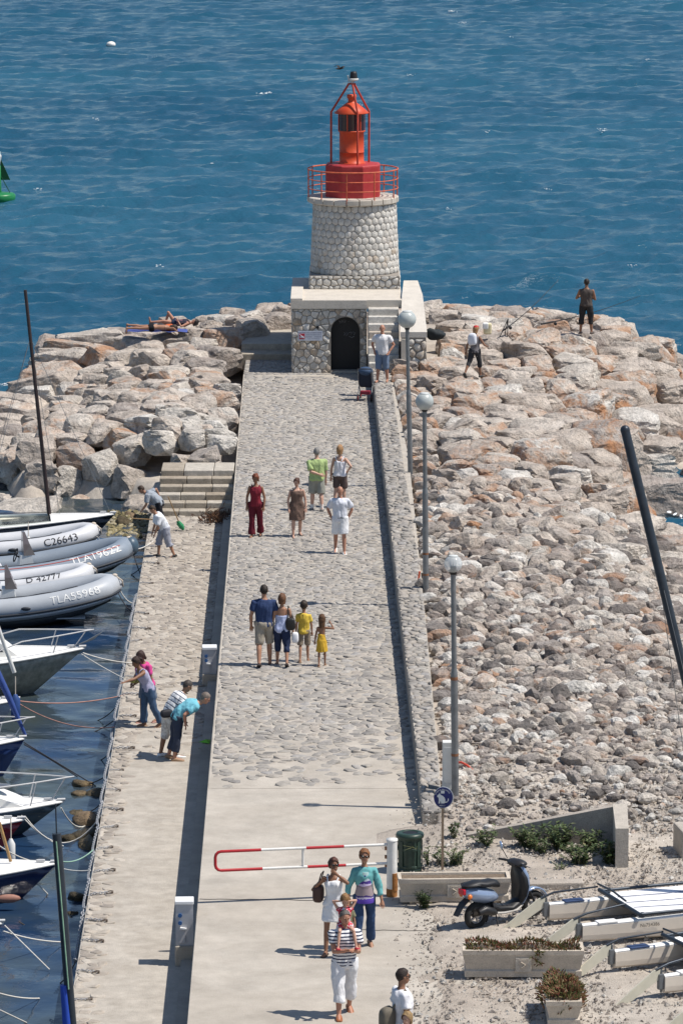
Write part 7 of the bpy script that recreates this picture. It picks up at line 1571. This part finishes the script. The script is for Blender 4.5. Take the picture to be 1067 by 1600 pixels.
    if bottom:
        mb = MB(); kind = bottom.get('kind', 'shorts'); off = bottom.get('off', .013); w1 = bottom.get('waist', .08)
        torso(mb, -.20, w1, off)
        if kind == 'skirt':
            hem, fl = bottom['skirt']; rings = []; q0 = spine(.0)
            for g in np.linspace(0, 1, 6):
                z = q0[0].z * (1 - g) + hem * g; x = .178 * bw + fl * g; y = .130 * bw + fl * g; rings.append([V3((q0[0].x + x * math.cos(a), q0[0].y + y * math.sin(a), z)) for a in [2 * PI * q / 20 for q in range(20)]])
            mb.loft(rings[::-1])
        else:
            to = bottom.get('to', .9); wd = bottom.get('wide', 1.0)
            for i, (hp, kp, an, tf) in enumerate(J):
                if to <= 1: pts = [hp + V3((0, 0, .04)), hp.lerp(kp, .3), hp.lerp(kp, to)]; rr = [.103, .100, .092]
                else: e = kp.lerp(an, to - 1); pts = [hp + V3((0, 0, .04)), hp.lerp(kp, .3), kp, kp.lerp(e, .5), e]; rr = [.103, .097, .075, .074, bottom.get('cuff', .066)]
                f_ = (.85 if child else 1) * wd * (.96 if fem else 1); mb.tube(pts, [q * f_ for q in rr], 12)
        part(bottom.get('name', 'trousers' if kind != 'skirt' else 'skirt'), mb, bottom['m'], seed=8, fold=bottom.get('fold', .012), fs=.12)
        if bottom.get('belt'):
            mb = MB(); c_, r_, w_, u_ = spine(w1 - .01); x = np.interp(w1, [q[0] for q in prof], [q[1] for q in prof]) + .022; y = np.interp(w1, [q[0] for q in prof], [q[2] for q in prof]) + .022; nn = 24; mb.tube([(c_ + r_ * (x * math.cos(2 * PI * q / nn)) + w_ * (y * math.sin(2 * PI * q / nn))) * k for q in range(nn + 1)], .014 * k, 6, caps=False); mb.build('belt', bottom['belt'], t)
    if shoes:
        for i, (hp, kp, an, tf) in enumerate(J):
            sd_ = V3((tf.y, -tf.x, 0)).normalized(); upv = sd_.cross(tf); upv = upv if upv.z > 0 else -upv; mb = MB(); rings = []
            kind = shoes.get('kind', 'shoe'); hgt = .055 if kind == 'shoe' else .03
            for y, w_, z in ((-.075, .028, .55), (-.05, .042, .95), (.02, .046, 1.15 if kind == 'shoe' else .5), (.10, .054, .8 if kind == 'shoe' else .5), (.16, .052, .6), (.205, .030, .4)):
                c_ = an + tf * y - V3((0, 0, .072)) if False else an + tf * y - upv * .074; rings.append([c_ + sd_ * (w_ * a) + upv * (b_ * hgt * z + .0) for a, b_ in ((-1, 0), (1, 0), (1.0, .7), (.6, 1.2), (-.6, 1.2), (-1.0, .7))])
            mb.loft([[q * k for q in r_] for r_ in rings]); mb.build('shoe' if kind == 'shoe' else 'sandal', shoes['m'], t)
            if shoes.get('sock'): mb = MB(); mb.tube([(an - V3((0, 0, .03))) * k, an.lerp(kp, .28) * k], [.044 * k, .050 * k], 10); mb.build('sock', shoes['sock'], t)
    if hair:
        mh = mat('hair_%d_%d_%d' % tuple(int(c_ * 255) for c_ in hair_c), hair_c, .55, var=.35, scale=30, bump=.6, bscale=60, spec=.3); mb = MB(); hb = lambda x, y, z: HC + Hm @ (V3((x, y, z)) * hs)
        sz = 1.0 if hair == 'crop' else 1.07 if hair != 'short' else 1.09
        nn, mm = 18, 12; V = []; F = []
        for i in range(mm + 1):
            th = PI * i / mm * .78
            for q in range(nn):
                a = 2 * PI * q / nn; yy = math.sin(a); lim = .29 + .29 * (1 - max(0, yy)) + .24 * max(0, -yy) + (.10 * (1 - max(0, yy)) if hair != 'crop' else 0); th2 = min(th, PI * min(lim, .80)); V.append(hb(.084 * sz * math.sin(th2) * math.cos(a), -.008 + .102 * sz * math.sin(th2) * math.sin(a), .020 + .108 * sz * math.cos(th2)))
        F = [[i * nn + q, (i + 1) * nn + q, (i + 1) * nn + (q + 1) % nn, i * nn + (q + 1) % nn] for i in range(mm) for q in range(nn)]
        pv = np.array([tuple(q) for q in V]); nz = fnoise(pv, .030, 5 + len(label), 3); cc = np.array(HC); V = [tuple(cc + (q - cc) * (1 + (.035 if hair == 'crop' else .065) * z + (.07 if hair in ('bob', 'long') else .02))) for q, z in zip(pv, nz)]
        mb.add(V, F, True)
        if hair in ('bob', 'long'):
            ln_ = .10 if hair == 'bob' else .27; rings = []
            for g in np.linspace(0, 1, 5): rings.append([hb(.098 * (1 - .2 * g) * math.cos(a), -.032 - .02 * g + .074 * math.sin(a) * (1 - .2 * g), .03 - ln_ / hs * g - .04 * g) for a in [PI + PI * q / 6 for q in range(-1, 8)]])
            rr = []
            for r_ in rings: rr.append(r_ + [q.lerp(HC, .3) for q in r_[::-1]])
            mb.loft(rr)
        if hair == 'tail': mb.tube([hb(0, -.10, .04), hb(0, -.15, .0), hb(0, -.14, -.10)], [.03, .034, .012], 8); mb.ball(hb(0, -.105, .035), .045, 8, 6)
        mb.v = [tuple(V3(q) * k) for q in mb.v]; mb.build('hair', mh, t)
    if glasses:
        mb = MB(); hb = lambda x, y, z: (HC + Hm @ (V3((x, y, z)) * hs)) * k
        for sx in (1, -1): mb.ball(hb(sx * .032, .092, .012), .027 * hs * k, 10, 6, (1, .35, .75), rot=Hm); mb.tube([hb(sx * .058, .085, .016), hb(sx * .082, .0, .014)], .005 * k, 4)
        mb.tube([hb(-.012, .098, .016), hb(.012, .098, .016)], .005 * k, 4); mb.build('sunglasses', M_shade, t)
    info = {'root': t, 'k': k, 'HC': HC * k, 'Hm': Hm, 'hs': hs, 'spine': spine, 'arms': [tuple(q * k for q in a) for a in arms], 'legs': J, 'pz': pz}
    return info
FACE = PI; AWAY = 0.0; RIGHT = -PI / 2; LEFT = PI / 2
def bag_part(info, name, c, size, m, rot=0, strap=None, strap_m=None):
    """a bag held by a person: a thing of its own, standing where the person carries it"""
    t = info['root']; M = Matrix.Translation(t.location) @ t.rotation_euler.to_matrix().to_4x4(); return M @ Vector(c)
def carried(info, name, label, cat, c, scale, m, strap=None, r=.012):
    t = info['root']; Mx = t.rotation_euler.to_matrix(); o = thing(name, label, cat, t.location + Mx @ V3(c), t.rotation_euler.z); mb = MB(); mb.ball((0, 0, 0), 1, 20, 14, scale); mb.v = [tuple(math.copysign(abs(q / a) ** .62, q) * a * .88 for q, a in zip(p_, scale)) for p_ in mb.v]; me = mb.mesh(name + '_body'); P = np.array([v.co[:] for v in me.vertices]); nz = fnoise(P, .13, 8, 2)
    for v, q in zip(me.vertices, nz): v.co *= 1 + .07 * q
    link('bag_body', me, o, m)
    if strap: mb = MB(); mb.tube([V3(q) - V3(c) for q in strap], r, 6); mb.build('shoulder_strap', m, o)
    return o
T = cloth
p_ = at
# --- the group in front of the barrier
dad = person('man with striped navy shirt and white cropped trousers carrying a girl', at(538, 1586), FACE + R(8), 1.76, 'red', 'crop', (.10, .09, .085), dict(m=stripes('marine', (.02, .028, .07), (.74, .74, .75), .052, (0, 0, 1), .42), sleeve=.55, hem=-.12), dict(m=T('white_capri', (.66, .66, .68)), to=1.55, kind='long', wide=1.12, cuff=.085), dict(m=mat('tan_leather', (.30, .10, .035), .5, var=.2)), legs=((16, 8, 2), (-10, 14, 2)), hands=((.02, .30, 1.12), (-.06, .30, 1.13)), head=(12, -4), build_=1.08)
girl = person('little girl in a red and white dress riding on the man\'s shoulders', at(538, 1586) + V3((0, .10, 1.37)), FACE + R(8), 1.06, 'fair', 'bob', (.22, .12, .05), dict(m=motif('reddress', (.52, .03, .06), (.68, .62, .64), 26, .55), name='dress', sleeve=.18, hem=-.15, fold=.006), dict(m=motif('reddress', (.5, .03, .06), (.68, .62, .64)), to=.55, kind='shorts', name='dress_skirt', wide=1.15), dict(m=mat('shoe_red', (.45, .03, .05), .5)), legs=((84, 68, 13), (84, 68, 13)), lean=10, head=(-14, -26), hands=((.12, .17, .80), (-.12, .17, .80)), child=True, seat=.10)
mum = person('woman in a white tank and white skirt with sunglasses and brown bag', at(521, 1489), FACE + R(-12), 1.66, 'brown', 'short', (.075, .028, .018), dict(m=T('white_tank', (.76, .76, .78)), sleeve=0, neck=.80, straps=True, hem=-.05, name='tank_top'), dict(m=T('white_skirt', (.72, .73, .76)), kind='skirt', skirt=(.60, .055), waist=.16), dict(m=mat('sandal_dark', (.05, .035, .025), .6), kind='sandal'), fem=True, legs=((14, 6, 1), (-10, 14, 1)), hands=((.20, .10, 1.30), (-.10, .20, 1.47)), head=(28, 4), glasses=True)
carried(mum, 'shoulder_bag', 'brown leather bag under the white dressed woman\'s arm', 'bag', (.26, -.04, 1.0), (.10, .15, .17), mat('brown_leather', (.060, .028, .022), .5, var=.25), strap=[(.26, .05, 1.12), (.19, .07, 1.36), (.17, -.02, 1.38), (.26, -.12, 1.1)])
teal = person('woman in a turquoise cardigan and blue jeans with ginger hair', at(569, 1482), FACE + R(4), 1.74, 'tan', 'short', (.20, .085, .035), dict(m=T('teal_cardigan', (.13, .36, .37)), sleeve=1.55, hem=.0, neck=.97, off=.014, name='cardigan'), dict(m=T('blue_jeans', (.035, .065, .14)), to=1.93, kind='long', wide=.9, cuff=.066), dict(m=mat('sandal_tan', (.22, .15, .09), .6), kind='sandal'), fem=True, legs=((10, 5, 2), (-9, 12, 2)), hands=((.27, .06, .84), (-.29, .08, .82)), glasses=True)
mb = MB(); k_ = teal['k']; s_ = teal['spine']; rings = []
for f, x, y in ((-.16, .172, .150), (.0, .178, .152), (.3, .138, .130), (.6, .122, .138), (.78, .105, .132), (.86, .09, .116)):
    c_, r_, w_, u_ = s_(f); rings.append([(c_ + r_ * (x * math.cos(a)) + w_ * (y * math.sin(a) + .012)) * k_ for a in [2 * PI * q / 16 for q in range(16)]])
mb.loft(rings); mb.build('patterned_top', bands('violet', [(0, (.085, .04, .36)), (.22, (.10, .05, .40)), (.30, (.5, .45, .6)), (.33, (.05, .025, .16)), (.36, (.30, .24, .26)), (.55, (.22, .17, .2)), (.62, (.5, .42, .62)), (.66, (.06, .03, .22)), (.72, (.45, .5, .6)), (.78, (.32, .46, .46))], .74, 1.42), teal['root'])
mb = MB(); c_ = s_(.86); mb.tube([(s_(1.0)[0] + V3((.05, .06, 0))) * k_, (c_[0] + V3((.0, .125, -.05))) * k_, (s_(1.0)[0] + V3((-.05, .06, 0))) * k_], .006, 5); mb.ball((c_[0] + V3((0, .13, -.06))) * k_, .022, 8, 6); mb.build('pendant', mat('pendant_blue', (.02, .03, .18), .4), teal['root'])
kid = person('child in khaki half hidden behind the man in the striped shirt', at(542, 1497), FACE, 1.02, 'tan', 'bob', (.12, .07, .03), dict(m=T('khaki', (.20, .19, .12)), sleeve=.5), dict(m=T('khaki_short', (.24, .22, .15)), to=.95), dict(m=mat('shoe_red', (.45, .03, .05), .5)), child=True)
wt = person('dark haired man in a white printed t-shirt at the bottom edge', at(627, 1690), R(-72), 1.80, 'brown', 'crop', (.03, .02, .016), dict(m=T('white_tee', (.74, .74, .77)), sleeve=.62), dict(m=T('beige_shorts', (.62, .60, .57)), to=1.0), dict(m=mat('shoe_white', (.6, .6, .58), .6)), legs=((14, 6, 1), (-12, 14, 1)), glasses=True)
carried(wt, 'messenger_bag', 'khaki messenger bag on the back of the man in white', 'bag', (.02, -.24, 1.0), (.15, .13, .21), mat('khaki_canvas', (.15, .13, .10), .8, var=.2), strap=[(.08, -.18, 1.16), (.12, .02, 1.46), (.02, .15, 1.30), (-.16, .12, 1.05)], r=.02)
curly = person('curly fair haired child just entering at the bottom edge', at(636, 1700), FACE - R(30), 1.15, 'fair', 'bob', (.26, .17, .08), dict(m=T('kid_blue', (.2, .25, .35)), sleeve=.5), dict(m=T('kid_short', (.3, .3, .3)), to=.95), dict(m=mat('shoe_white', (.6, .6, .58), .6)), child=True, legs=((10, 6, 0), (-8, 10, 0)))
# --- strolling away: the family of four
blue = person('tall man in a navy t-shirt and khaki shorts seen from behind', at(413, 1040), AWAY + R(4), 1.80, 'tan', 'crop', (.025, .018, .014), dict(m=T('navy_tee', (.030, .050, .12)), sleeve=.60, hem=-.10, off=.016), dict(m=T('khaki_shorts', (.31, .275, .225)), to=1.04, wide=1.1), dict(m=mat('flipflop', (.05, .04, .04), .7), kind='sandal'), legs=((8, 4, 3), (-12, 16, 3)), build_=1.08)
halt = person('woman in a pale blue halter top and navy capris carrying a black bag', at(441, 1040), AWAY, 1.60, 'tan', 'bob', (.13, .06, .03), dict(m=T('halter_blue', (.42, .47, .66)), sleeve=0, neck=.60, hem=-.14, off=.016, flare=lambda f: .03 * max(0, .3 - f), name='halter_top'), dict(m=T('navy_capri', (.022, .032, .07)), to=1.35, kind='long'), dict(m=mat('flipflop', (.05, .04, .04), .7), kind='sandal'), fem=True, legs=((-12, 20, 2), (10, 5, 2)), hands=((.27, .02, .76), (-.24, .05, .80)))
carried(halt, 'shoulder_bag', 'black shoulder bag of the woman in the halter top', 'bag', (.18, -.10, .93), (.12, .07, .15), mat('black_leather', (.015, .014, .014), .5, var=.2), strap=[(.12, -.08, 1.05), (.13, -.04, 1.32), (.14, .06, 1.28), (.24, -.06, 1.05)])
carried(halt, 'sun_hat', 'white cloth hat in the hand of the woman in the halter top', 'hat', (.28, -.02, .62), (.08, .06, .13), mat('white_cloth2', (.78, .78, .80), .85, var=.1))
boy = person('boy in a yellow t-shirt and khaki shorts walking away', at(475, 1034), AWAY, 1.32, 'tan', 'crop', (.04, .028, .02), dict(m=T('yellow_tee', (.62, .45, .07)), sleeve=.62, off=.018), dict(m=T('khaki_check', (.25, .205, .16)), to=.95), dict(m=mat('flipflop_tan', (.3, .2, .13), .7), kind='sandal'), child=True, legs=((8, 6, 2), (-8, 12, 2)))
lass = person('small long haired girl in a yellow sundress raising one hand', at(503, 1041), AWAY, 1.10, 'brown', 'long', (.10, .05, .025), None, dict(m=T('mustard', (.55, .34, .04)), kind='skirt', skirt=(.52, .045), waist=.42, name='sundress'), dict(m=mat('flipflop_tan', (.3, .2, .13), .7), kind='sandal'), fem=True, child=True, legs=((10, 6, 1), (-8, 12, 1)), hands=((.30, .10, 1.48), (-.24, .02, .84)))
# --- the five farther along
maroon = person('woman in a maroon vest and long maroon trousers', at(400, 839), FACE + R(-10), 1.62, 'brown', 'bob', (.16, .045, .02), dict(m=T('maroon', (.20, .022, .035)), sleeve=0, neck=.90, hem=-.10, straps=True, name='vest'), dict(m=T('maroon_dark', (.115, .016, .026)), to=1.95, kind='long', wide=1.05, cuff=.09), dict(m=mat('sandal_dark', (.05, .035, .025), .6), kind='sandal'), fem=True, legs=((8, 4, 0), (-8, 10, 0)), head=(0, -18))
brown = person('stout woman in a knee length brown dress', at(464, 839), FACE + R(12), 1.52, 'fair', 'tail', (.07, .03, .02), dict(m=T('taupe_dress', (.145, .095, .075)), sleeve=0, neck=.86, straps=True, skirt=(.50, .03), name='dress', off=.022), None, dict(m=mat('sandal_dark', (.05, .035, .025), .6), kind='sandal'), fem=True, build_=1.2, legs=((10, 6, 3), (-8, 12, 3)), head=(-30, -16))
green = person('grey haired man in a light green shirt with a hand behind his back', at(495, 798), AWAY + R(6), 1.66, 'fair', 'crop', (.20, .19, .18), dict(m=T('lime_shirt', (.36, .46, .20)), sleeve=.85, off=.026, loose=1.1, hem=-.10), dict(m=T('grey_khaki', (.27, .27, .235)), to=1.0, wide=1.15), dict(m=mat('trainer_grey', (.15, .14, .13), .7), sock=T('white_sock', (.7, .7, .68))), legs=((-8, 10, 3), (8, 6, 3)), hands=((.25, .08, .80), (.06, -.17, 1.02)), build_=1.15)
tank = person('woman in a white strap top and brown shorts with a hand on her hip', at(531, 793), AWAY + R(-12), 1.64, 'fair', 'bob', (.34, .19, .09), dict(m=T('white_strap', (.70, .69, .74)), sleeve=0, neck=.74, straps=True, hem=-.02, name='strap_top'), dict(m=T('brown_shorts', (.10, .072, .066)), to=.82), dict(m=mat('sandal_dark', (.05, .035, .025), .6), kind='sandal'), fem=True, legs=((6, 5, 2), (-6, 10, 2)), hands=((.22, -.02, 1.02), (-.26, .04, .80)), build_=1.05)
bald = person('bald man in a pale striped shirt and white shorts', at(531, 865), FACE, 1.70, 'red', None, (.3, .3, .3), dict(m=stripes('pale', (.66, .67, .72), (.54, .56, .63), .03, (1, 0, 0), .6), sleeve=.7, off=.018), dict(m=T('white_shorts', (.74, .74, .75)), to=.92, wide=1.1, belt=M_black), dict(m=mat('shoe_white', (.6, .6, .58), .6)), legs=((-10, 14, 2), (10, 5, 2)), hands=((.20, -.10, .88), (-.20, -.10, .88)), head=(8, -12))
# --- on the lower quay
QV = lambda x, y: at(x, y, QUAY_Z)
reach = person('woman in a lilac tank and jeans stretching an arm over the water', QV(232, 1136), LEFT + R(25), 1.62, 'brown', 'tail', (.035, .02, .016), dict(m=T('lilac_tank', (.38, .37, .50)), sleeve=0, neck=.82, straps=True, hem=-.15, name='tank_top', off=.02), dict(m=T('mid_jeans', (.055, .095, .165)), to=1.93, kind='long'), dict(m=mat('flipflop_tan', (.3, .2, .13), .7), kind='sandal'), fem=True, lean=30, legs=((6, 6, 3), (-12, 10, 3)), hands=((.13, .30, .98), (-.30, .86, 1.10)), head=(0, -10), build_=1.1)
pink = person('woman in a pink t-shirt mostly hidden behind the reaching woman', QV(231, 1129), LEFT + R(50), 1.64, 'brown', 'bob', (.04, .02, .016), dict(m=T('hot_pink', (.60, .075, .26)), sleeve=.6, hem=-.1), dict(m=T('denim_short', (.16, .19, .24)), to=.8), dict(m=mat('shoe_pink', (.45, .25, .22), .6), kind='sandal'), fem=True, lean=18, legs=((8, 8, 3), (-8, 10, 3)), hands=((.24, .22, .95), None), head=(0, -16))
carried(reach, 'clutch_bag', 'yellow patterned clutch under the reaching woman\'s arm', 'bag', (.20, .16, .98), (.10, .19, .05), motif('clutch', (.45, .42, .10), (.12, .11, .05), 30, .5))
strp = person('man in a striped polo and camouflage shorts bending over the wall', QV(266, 1183), RIGHT + R(22), 1.74, 'brown', 'crop', (.055, .045, .04), dict(m=stripes('polo', (.03, .045, .09), (.72, .72, .72), .085, (0, .62, .78), .22), sleeve=.6, off=.018), dict(m=motif('camo', (.44, .42, .40), (.62, .60, .57), 12, .5), to=1.25, kind='long', wide=1.15), dict(m=mat('trainer_white', (.74, .74, .74), .6)), lean=44, legs=((8, 4, 3), (-8, 6, 3)), hands=((.24, .22, .86), (-.2, .30, .86)), head=(0, -8), build_=1.1)
carried(strp, 'waist_bag', 'small black bag slung behind the striped polo', 'bag', (.16, -.14, .96), (.08, .13, .09), mat('black_cloth2', (.02, .02, .025), .7), strap=[(.10, -.08, 1.02), (-.02, .10, 1.22), (-.12, .34, 1.36), (-.14, .44, 1.26)])
turq = person('man in a turquoise t-shirt and dark jeans bending over the wall', QV(279, 1187), RIGHT + R(6), 1.74, 'red', 'crop', (.16, .13, .11), dict(m=T('turquoise_tee', (.17, .45, .54)), sleeve=.6, off=.018, hem=-.08), dict(m=T('dark_jeans', (.045, .055, .085)), to=1.7, kind='long', wide=1.05), dict(m=mat('shoe_tan', (.32, .20, .12), .6)), lean=72, legs=((-4, 4, 2), (-10, 6, 2)), hands=((.16, .14, .78), (-.12, .16, .80)), head=(0, 10), build_=1.1)
boyw = person('boy in a white t-shirt and grey shorts stooping at the quay edge', QV(258, 870), LEFT + R(12), 1.48, 'tan', 'crop', (.045, .028, .018), dict(m=T('boy_white', (.70, .72, .76)), sleeve=.8, off=.034, loose=1.2, hem=-.16), dict(m=T('boy_grey', (.30, .31, .36)), to=1.3, kind='long', wide=1.15, cuff=.10), dict(m=mat('trainer_black', (.03, .03, .03), .7)), lean=40, legs=((22, 20, 4), (-12, 12, 4)), hands=((.20, .36, .62), (-.16, .34, .66)), head=(0, -14))
boyg = person('boy in a grey t-shirt stooping below the stone steps', QV(249, 832), LEFT + R(-4), 1.50, 'tan', 'crop', (.05, .03, .02), dict(m=T('boy_heather', (.30, .33, .37)), sleeve=.75, off=.026, hem=-.12), dict(m=T('boy_black', (.02, .02, .025)), to=1.1, wide=1.1), dict(m=mat('trainer_black', (.03, .03, .03), .7)), lean=66, legs=((10, 16, 4), (-8, 10, 4)), hands=((.34, .02, 1.05), (-.16, .50, .70)), head=(0, -4))
def netpole(a, b_, label, netm, net=True):
    t = thing('fishing_net', label, 'fishing net', a); d = b_ - a; mb = MB(); mb.tube([(0, 0, 0), d], .014, 6); mb.build('handle', mat('cane', (.32, .20, .09), .6, var=.2), t)
    if net: mb = MB(); mb.loft([[d + V3((.09 * s_ * math.cos(q) + z * .5, .07 * s_ * math.sin(q), -z)) for q in np.linspace(0, 2 * PI, 13)[:-1]] for s_, z in ((.5, -.03), (1.0, .06), (.7, .16), (.25, .21))]); mb.build('net', netm, t)
netpole(pt_over(263, 776, QV(255, 832).y - .3), pt_over(280, 816, QV(282, 830).y) , 'child\'s fishing net with green mesh held by the grey boy', mat('net_green', (.03, .26, .11), .6, var=.3))
netpole(pt_over(240, 812, QV(250, 868).y), pt_over(206, 810, QV(250, 868).y + .1), 'short brown stick held out by the white shirted boy', M_black, False)
# --- by the lighthouse and on the rocks
kp = at(597, 597, KERB_Z); wm = person('bald man in a white t-shirt and denim shorts beside the lighthouse stairs', V3((kp.x, kp.y, KERB_Z - .0)), FACE + R(-14), 1.76, 'red', None, (.3, .3, .3), dict(m=T('offwhite_tee', (.66, .65, .66)), sleeve=.55, off=.018, hem=-.12), dict(m=T('faded_denim', (.15, .20, .29)), to=1.2, kind='long', wide=1.08), None, legs=((4, 3, 4), (-4, 4, 4)), hands=((.23, .03, .93), (-.23, .03, .93)), head=(10, 4), build_=1.1)
r_p = at_land(741, 601, .22)
wk = person('walker in a red cap with a white backpack crossing the rocks', r_p, R(-28), 1.58, 'brown', 'bob', (.30, .17, .08), dict(m=T('grey_top', (.16, .15, .16)), sleeve=0, neck=.93), dict(m=motif('blackpants', (.02, .02, .024), (.30, .30, .30), 9, .68), to=1.35, kind='long'), dict(m=mat('trainer_black', (.03, .03, .03), .7)), legs=((16, 10, 4), (-24, 16, 4)), hands=((.30, .30, 1.02), (-.36, .06, .80)), lean=6, fem=True)
mb = MB(); hb = lambda x, y, z: (wk['HC'] + wk['Hm'] @ V3((x, y, z)) * wk['k']); mb.loft([[hb(.092 * s_ * math.cos(a), -.005 + .108 * s_ * math.sin(a), z) for a in np.linspace(0, 2 * PI, 15)[:-1]] for s_, z in ((1, .045), (1.0, .085), (.8, .125), (.3, .142))]); mb.add([hb(-.07, .08, .05), hb(.07, .08, .05), hb(.05, .18, .035), hb(-.05, .18, .035), hb(0, .1, .062)], [(0, 1, 2, 3), (0, 4, 1), (4, 2, 1), (4, 3, 2), (4, 0, 3)]); mb.build('cap', mat('cap_red', (.50, .02, .03), .7), wk['root'])
carried(wk, 'backpack', 'white backpack on the walker in the red cap', 'backpack', (0, -.17, 1.16), (.15, .10, .20), mat('backpack_white', (.62, .64, .70), .8, var=.1))
r_p = at_land(915, 532, .22)
an_ = person('standing angler in a brown vest and dark cropped trousers on the rocks', r_p, R(-14), 1.78, 'brown', 'crop', (.025, .018, .015), dict(m=T('brown_vest', (.085, .070, .062)), sleeve=0, neck=.95, hem=-.06, name='vest', off=.016), dict(m=T('charcoal', (.030, .028, .028)), to=1.4, kind='long', wide=1.05), dict(m=mat('trainer_brown', (.08, .06, .05), .7)), legs=((2, 3, 7), (-2, 3, 7)), hands=((.12, .26, 1.12), (-.20, .24, 1.18)), build_=1.08)
# sunbathers lying on the rocks
zb_ = at_land(262, 517).z + .34
tw = at(245, 516, zb_); mb = MB(); V = []; nx, ny = 14, 5
for i in range(nx + 1):
    for j in range(ny + 1): V.append((1.1 * (i / nx - .5) * 1.8, .75 * (j / ny - .5), .015 * math.sin(i * 1.7 + j)))
mb.add(V, [(i * (ny + 1) + j, (i + 1) * (ny + 1) + j, (i + 1) * (ny + 1) + j + 1, i * (ny + 1) + j + 1) for i in range(nx) for j in range(ny)], True); mb.v = mb.v + [(x, y, z - .02) for x, y, z in mb.v]; o = mb.build('beach_towel', mat('towel_blue', (.06, .09, .30), .9, var=.2)); o.location = tw; props(o, 'blue beach towel under the sunbathers on the rocks', 'towel')
s1 = person('sunbather in a dark swimsuit lying face down with straight legs', at(282, 512, zb_) + V3((.55, 0, .11)), 0, 1.66, 'tan', 'bob', (.05, .03, .02), None, dict(m=T('black_swim', (.015, .015, .018)), kind='shorts', to=.12), None, fem=True, legs=((2, 2, 4), (-2, 4, 6)), hands=((.10, .12, 1.72), (-.12, .12, 1.72)), rot=(R(-90), R(0), R(-90)))
s1['root'].rotation_euler = (Matrix.Rotation(R(90), 3, 'Z') @ Matrix.Rotation(R(90), 3, 'X')).to_euler(); s1['root'].location = at(197, 517, zb_) + V3((0, -.05, .12))
s1['root'].rotation_euler = Matrix(((0, 0, 1), (1, 0, 0), (0, 1, 0))).to_euler()
s1['root'].rotation_euler = Matrix(((0, 0, 1), (-1, 0, 0), (0, -1, 0))).to_euler()
s2 = person('sunbather in an orange and navy swimsuit on her back with one knee raised', at(262, 505, zb_), 0, 1.62, 'red', 'bob', (.025, .02, .02), dict(m=motif('swim', (.03, .03, .05), (.25, .10, .12), 16, .58), sleeve=0, neck=.80, hem=.0, straps=True, name='swimsuit'), dict(m=T('navy_swim', (.02, .03, .06)), kind='shorts', to=.12), None, fem=True, legs=((56, 132, 4), (10, 14, 4)), hands=((.3, -.1, 1.0), (-.2, .1, 1.0)), head=(0, -30))
s2['root'].rotation_euler = Matrix(((0, 0, 1), (1, 0, 0), (0, 1, 0))).to_euler(); s2['root'].location = at(216, 511, zb_) + V3((.35, .15, .12))
mb = MB(); mb.ball((0, 0, .08), 1, 12, 8, (.22, .15, .12)); o = mb.build('beach_bag', mat('bag_orange', (.62, .12, .03), .8, var=.2)); o.location = at(263, 515, zb_) + V3((.05, -.12, 0)); props(o, 'bright orange beach bag beside the sunbathers', 'bag')
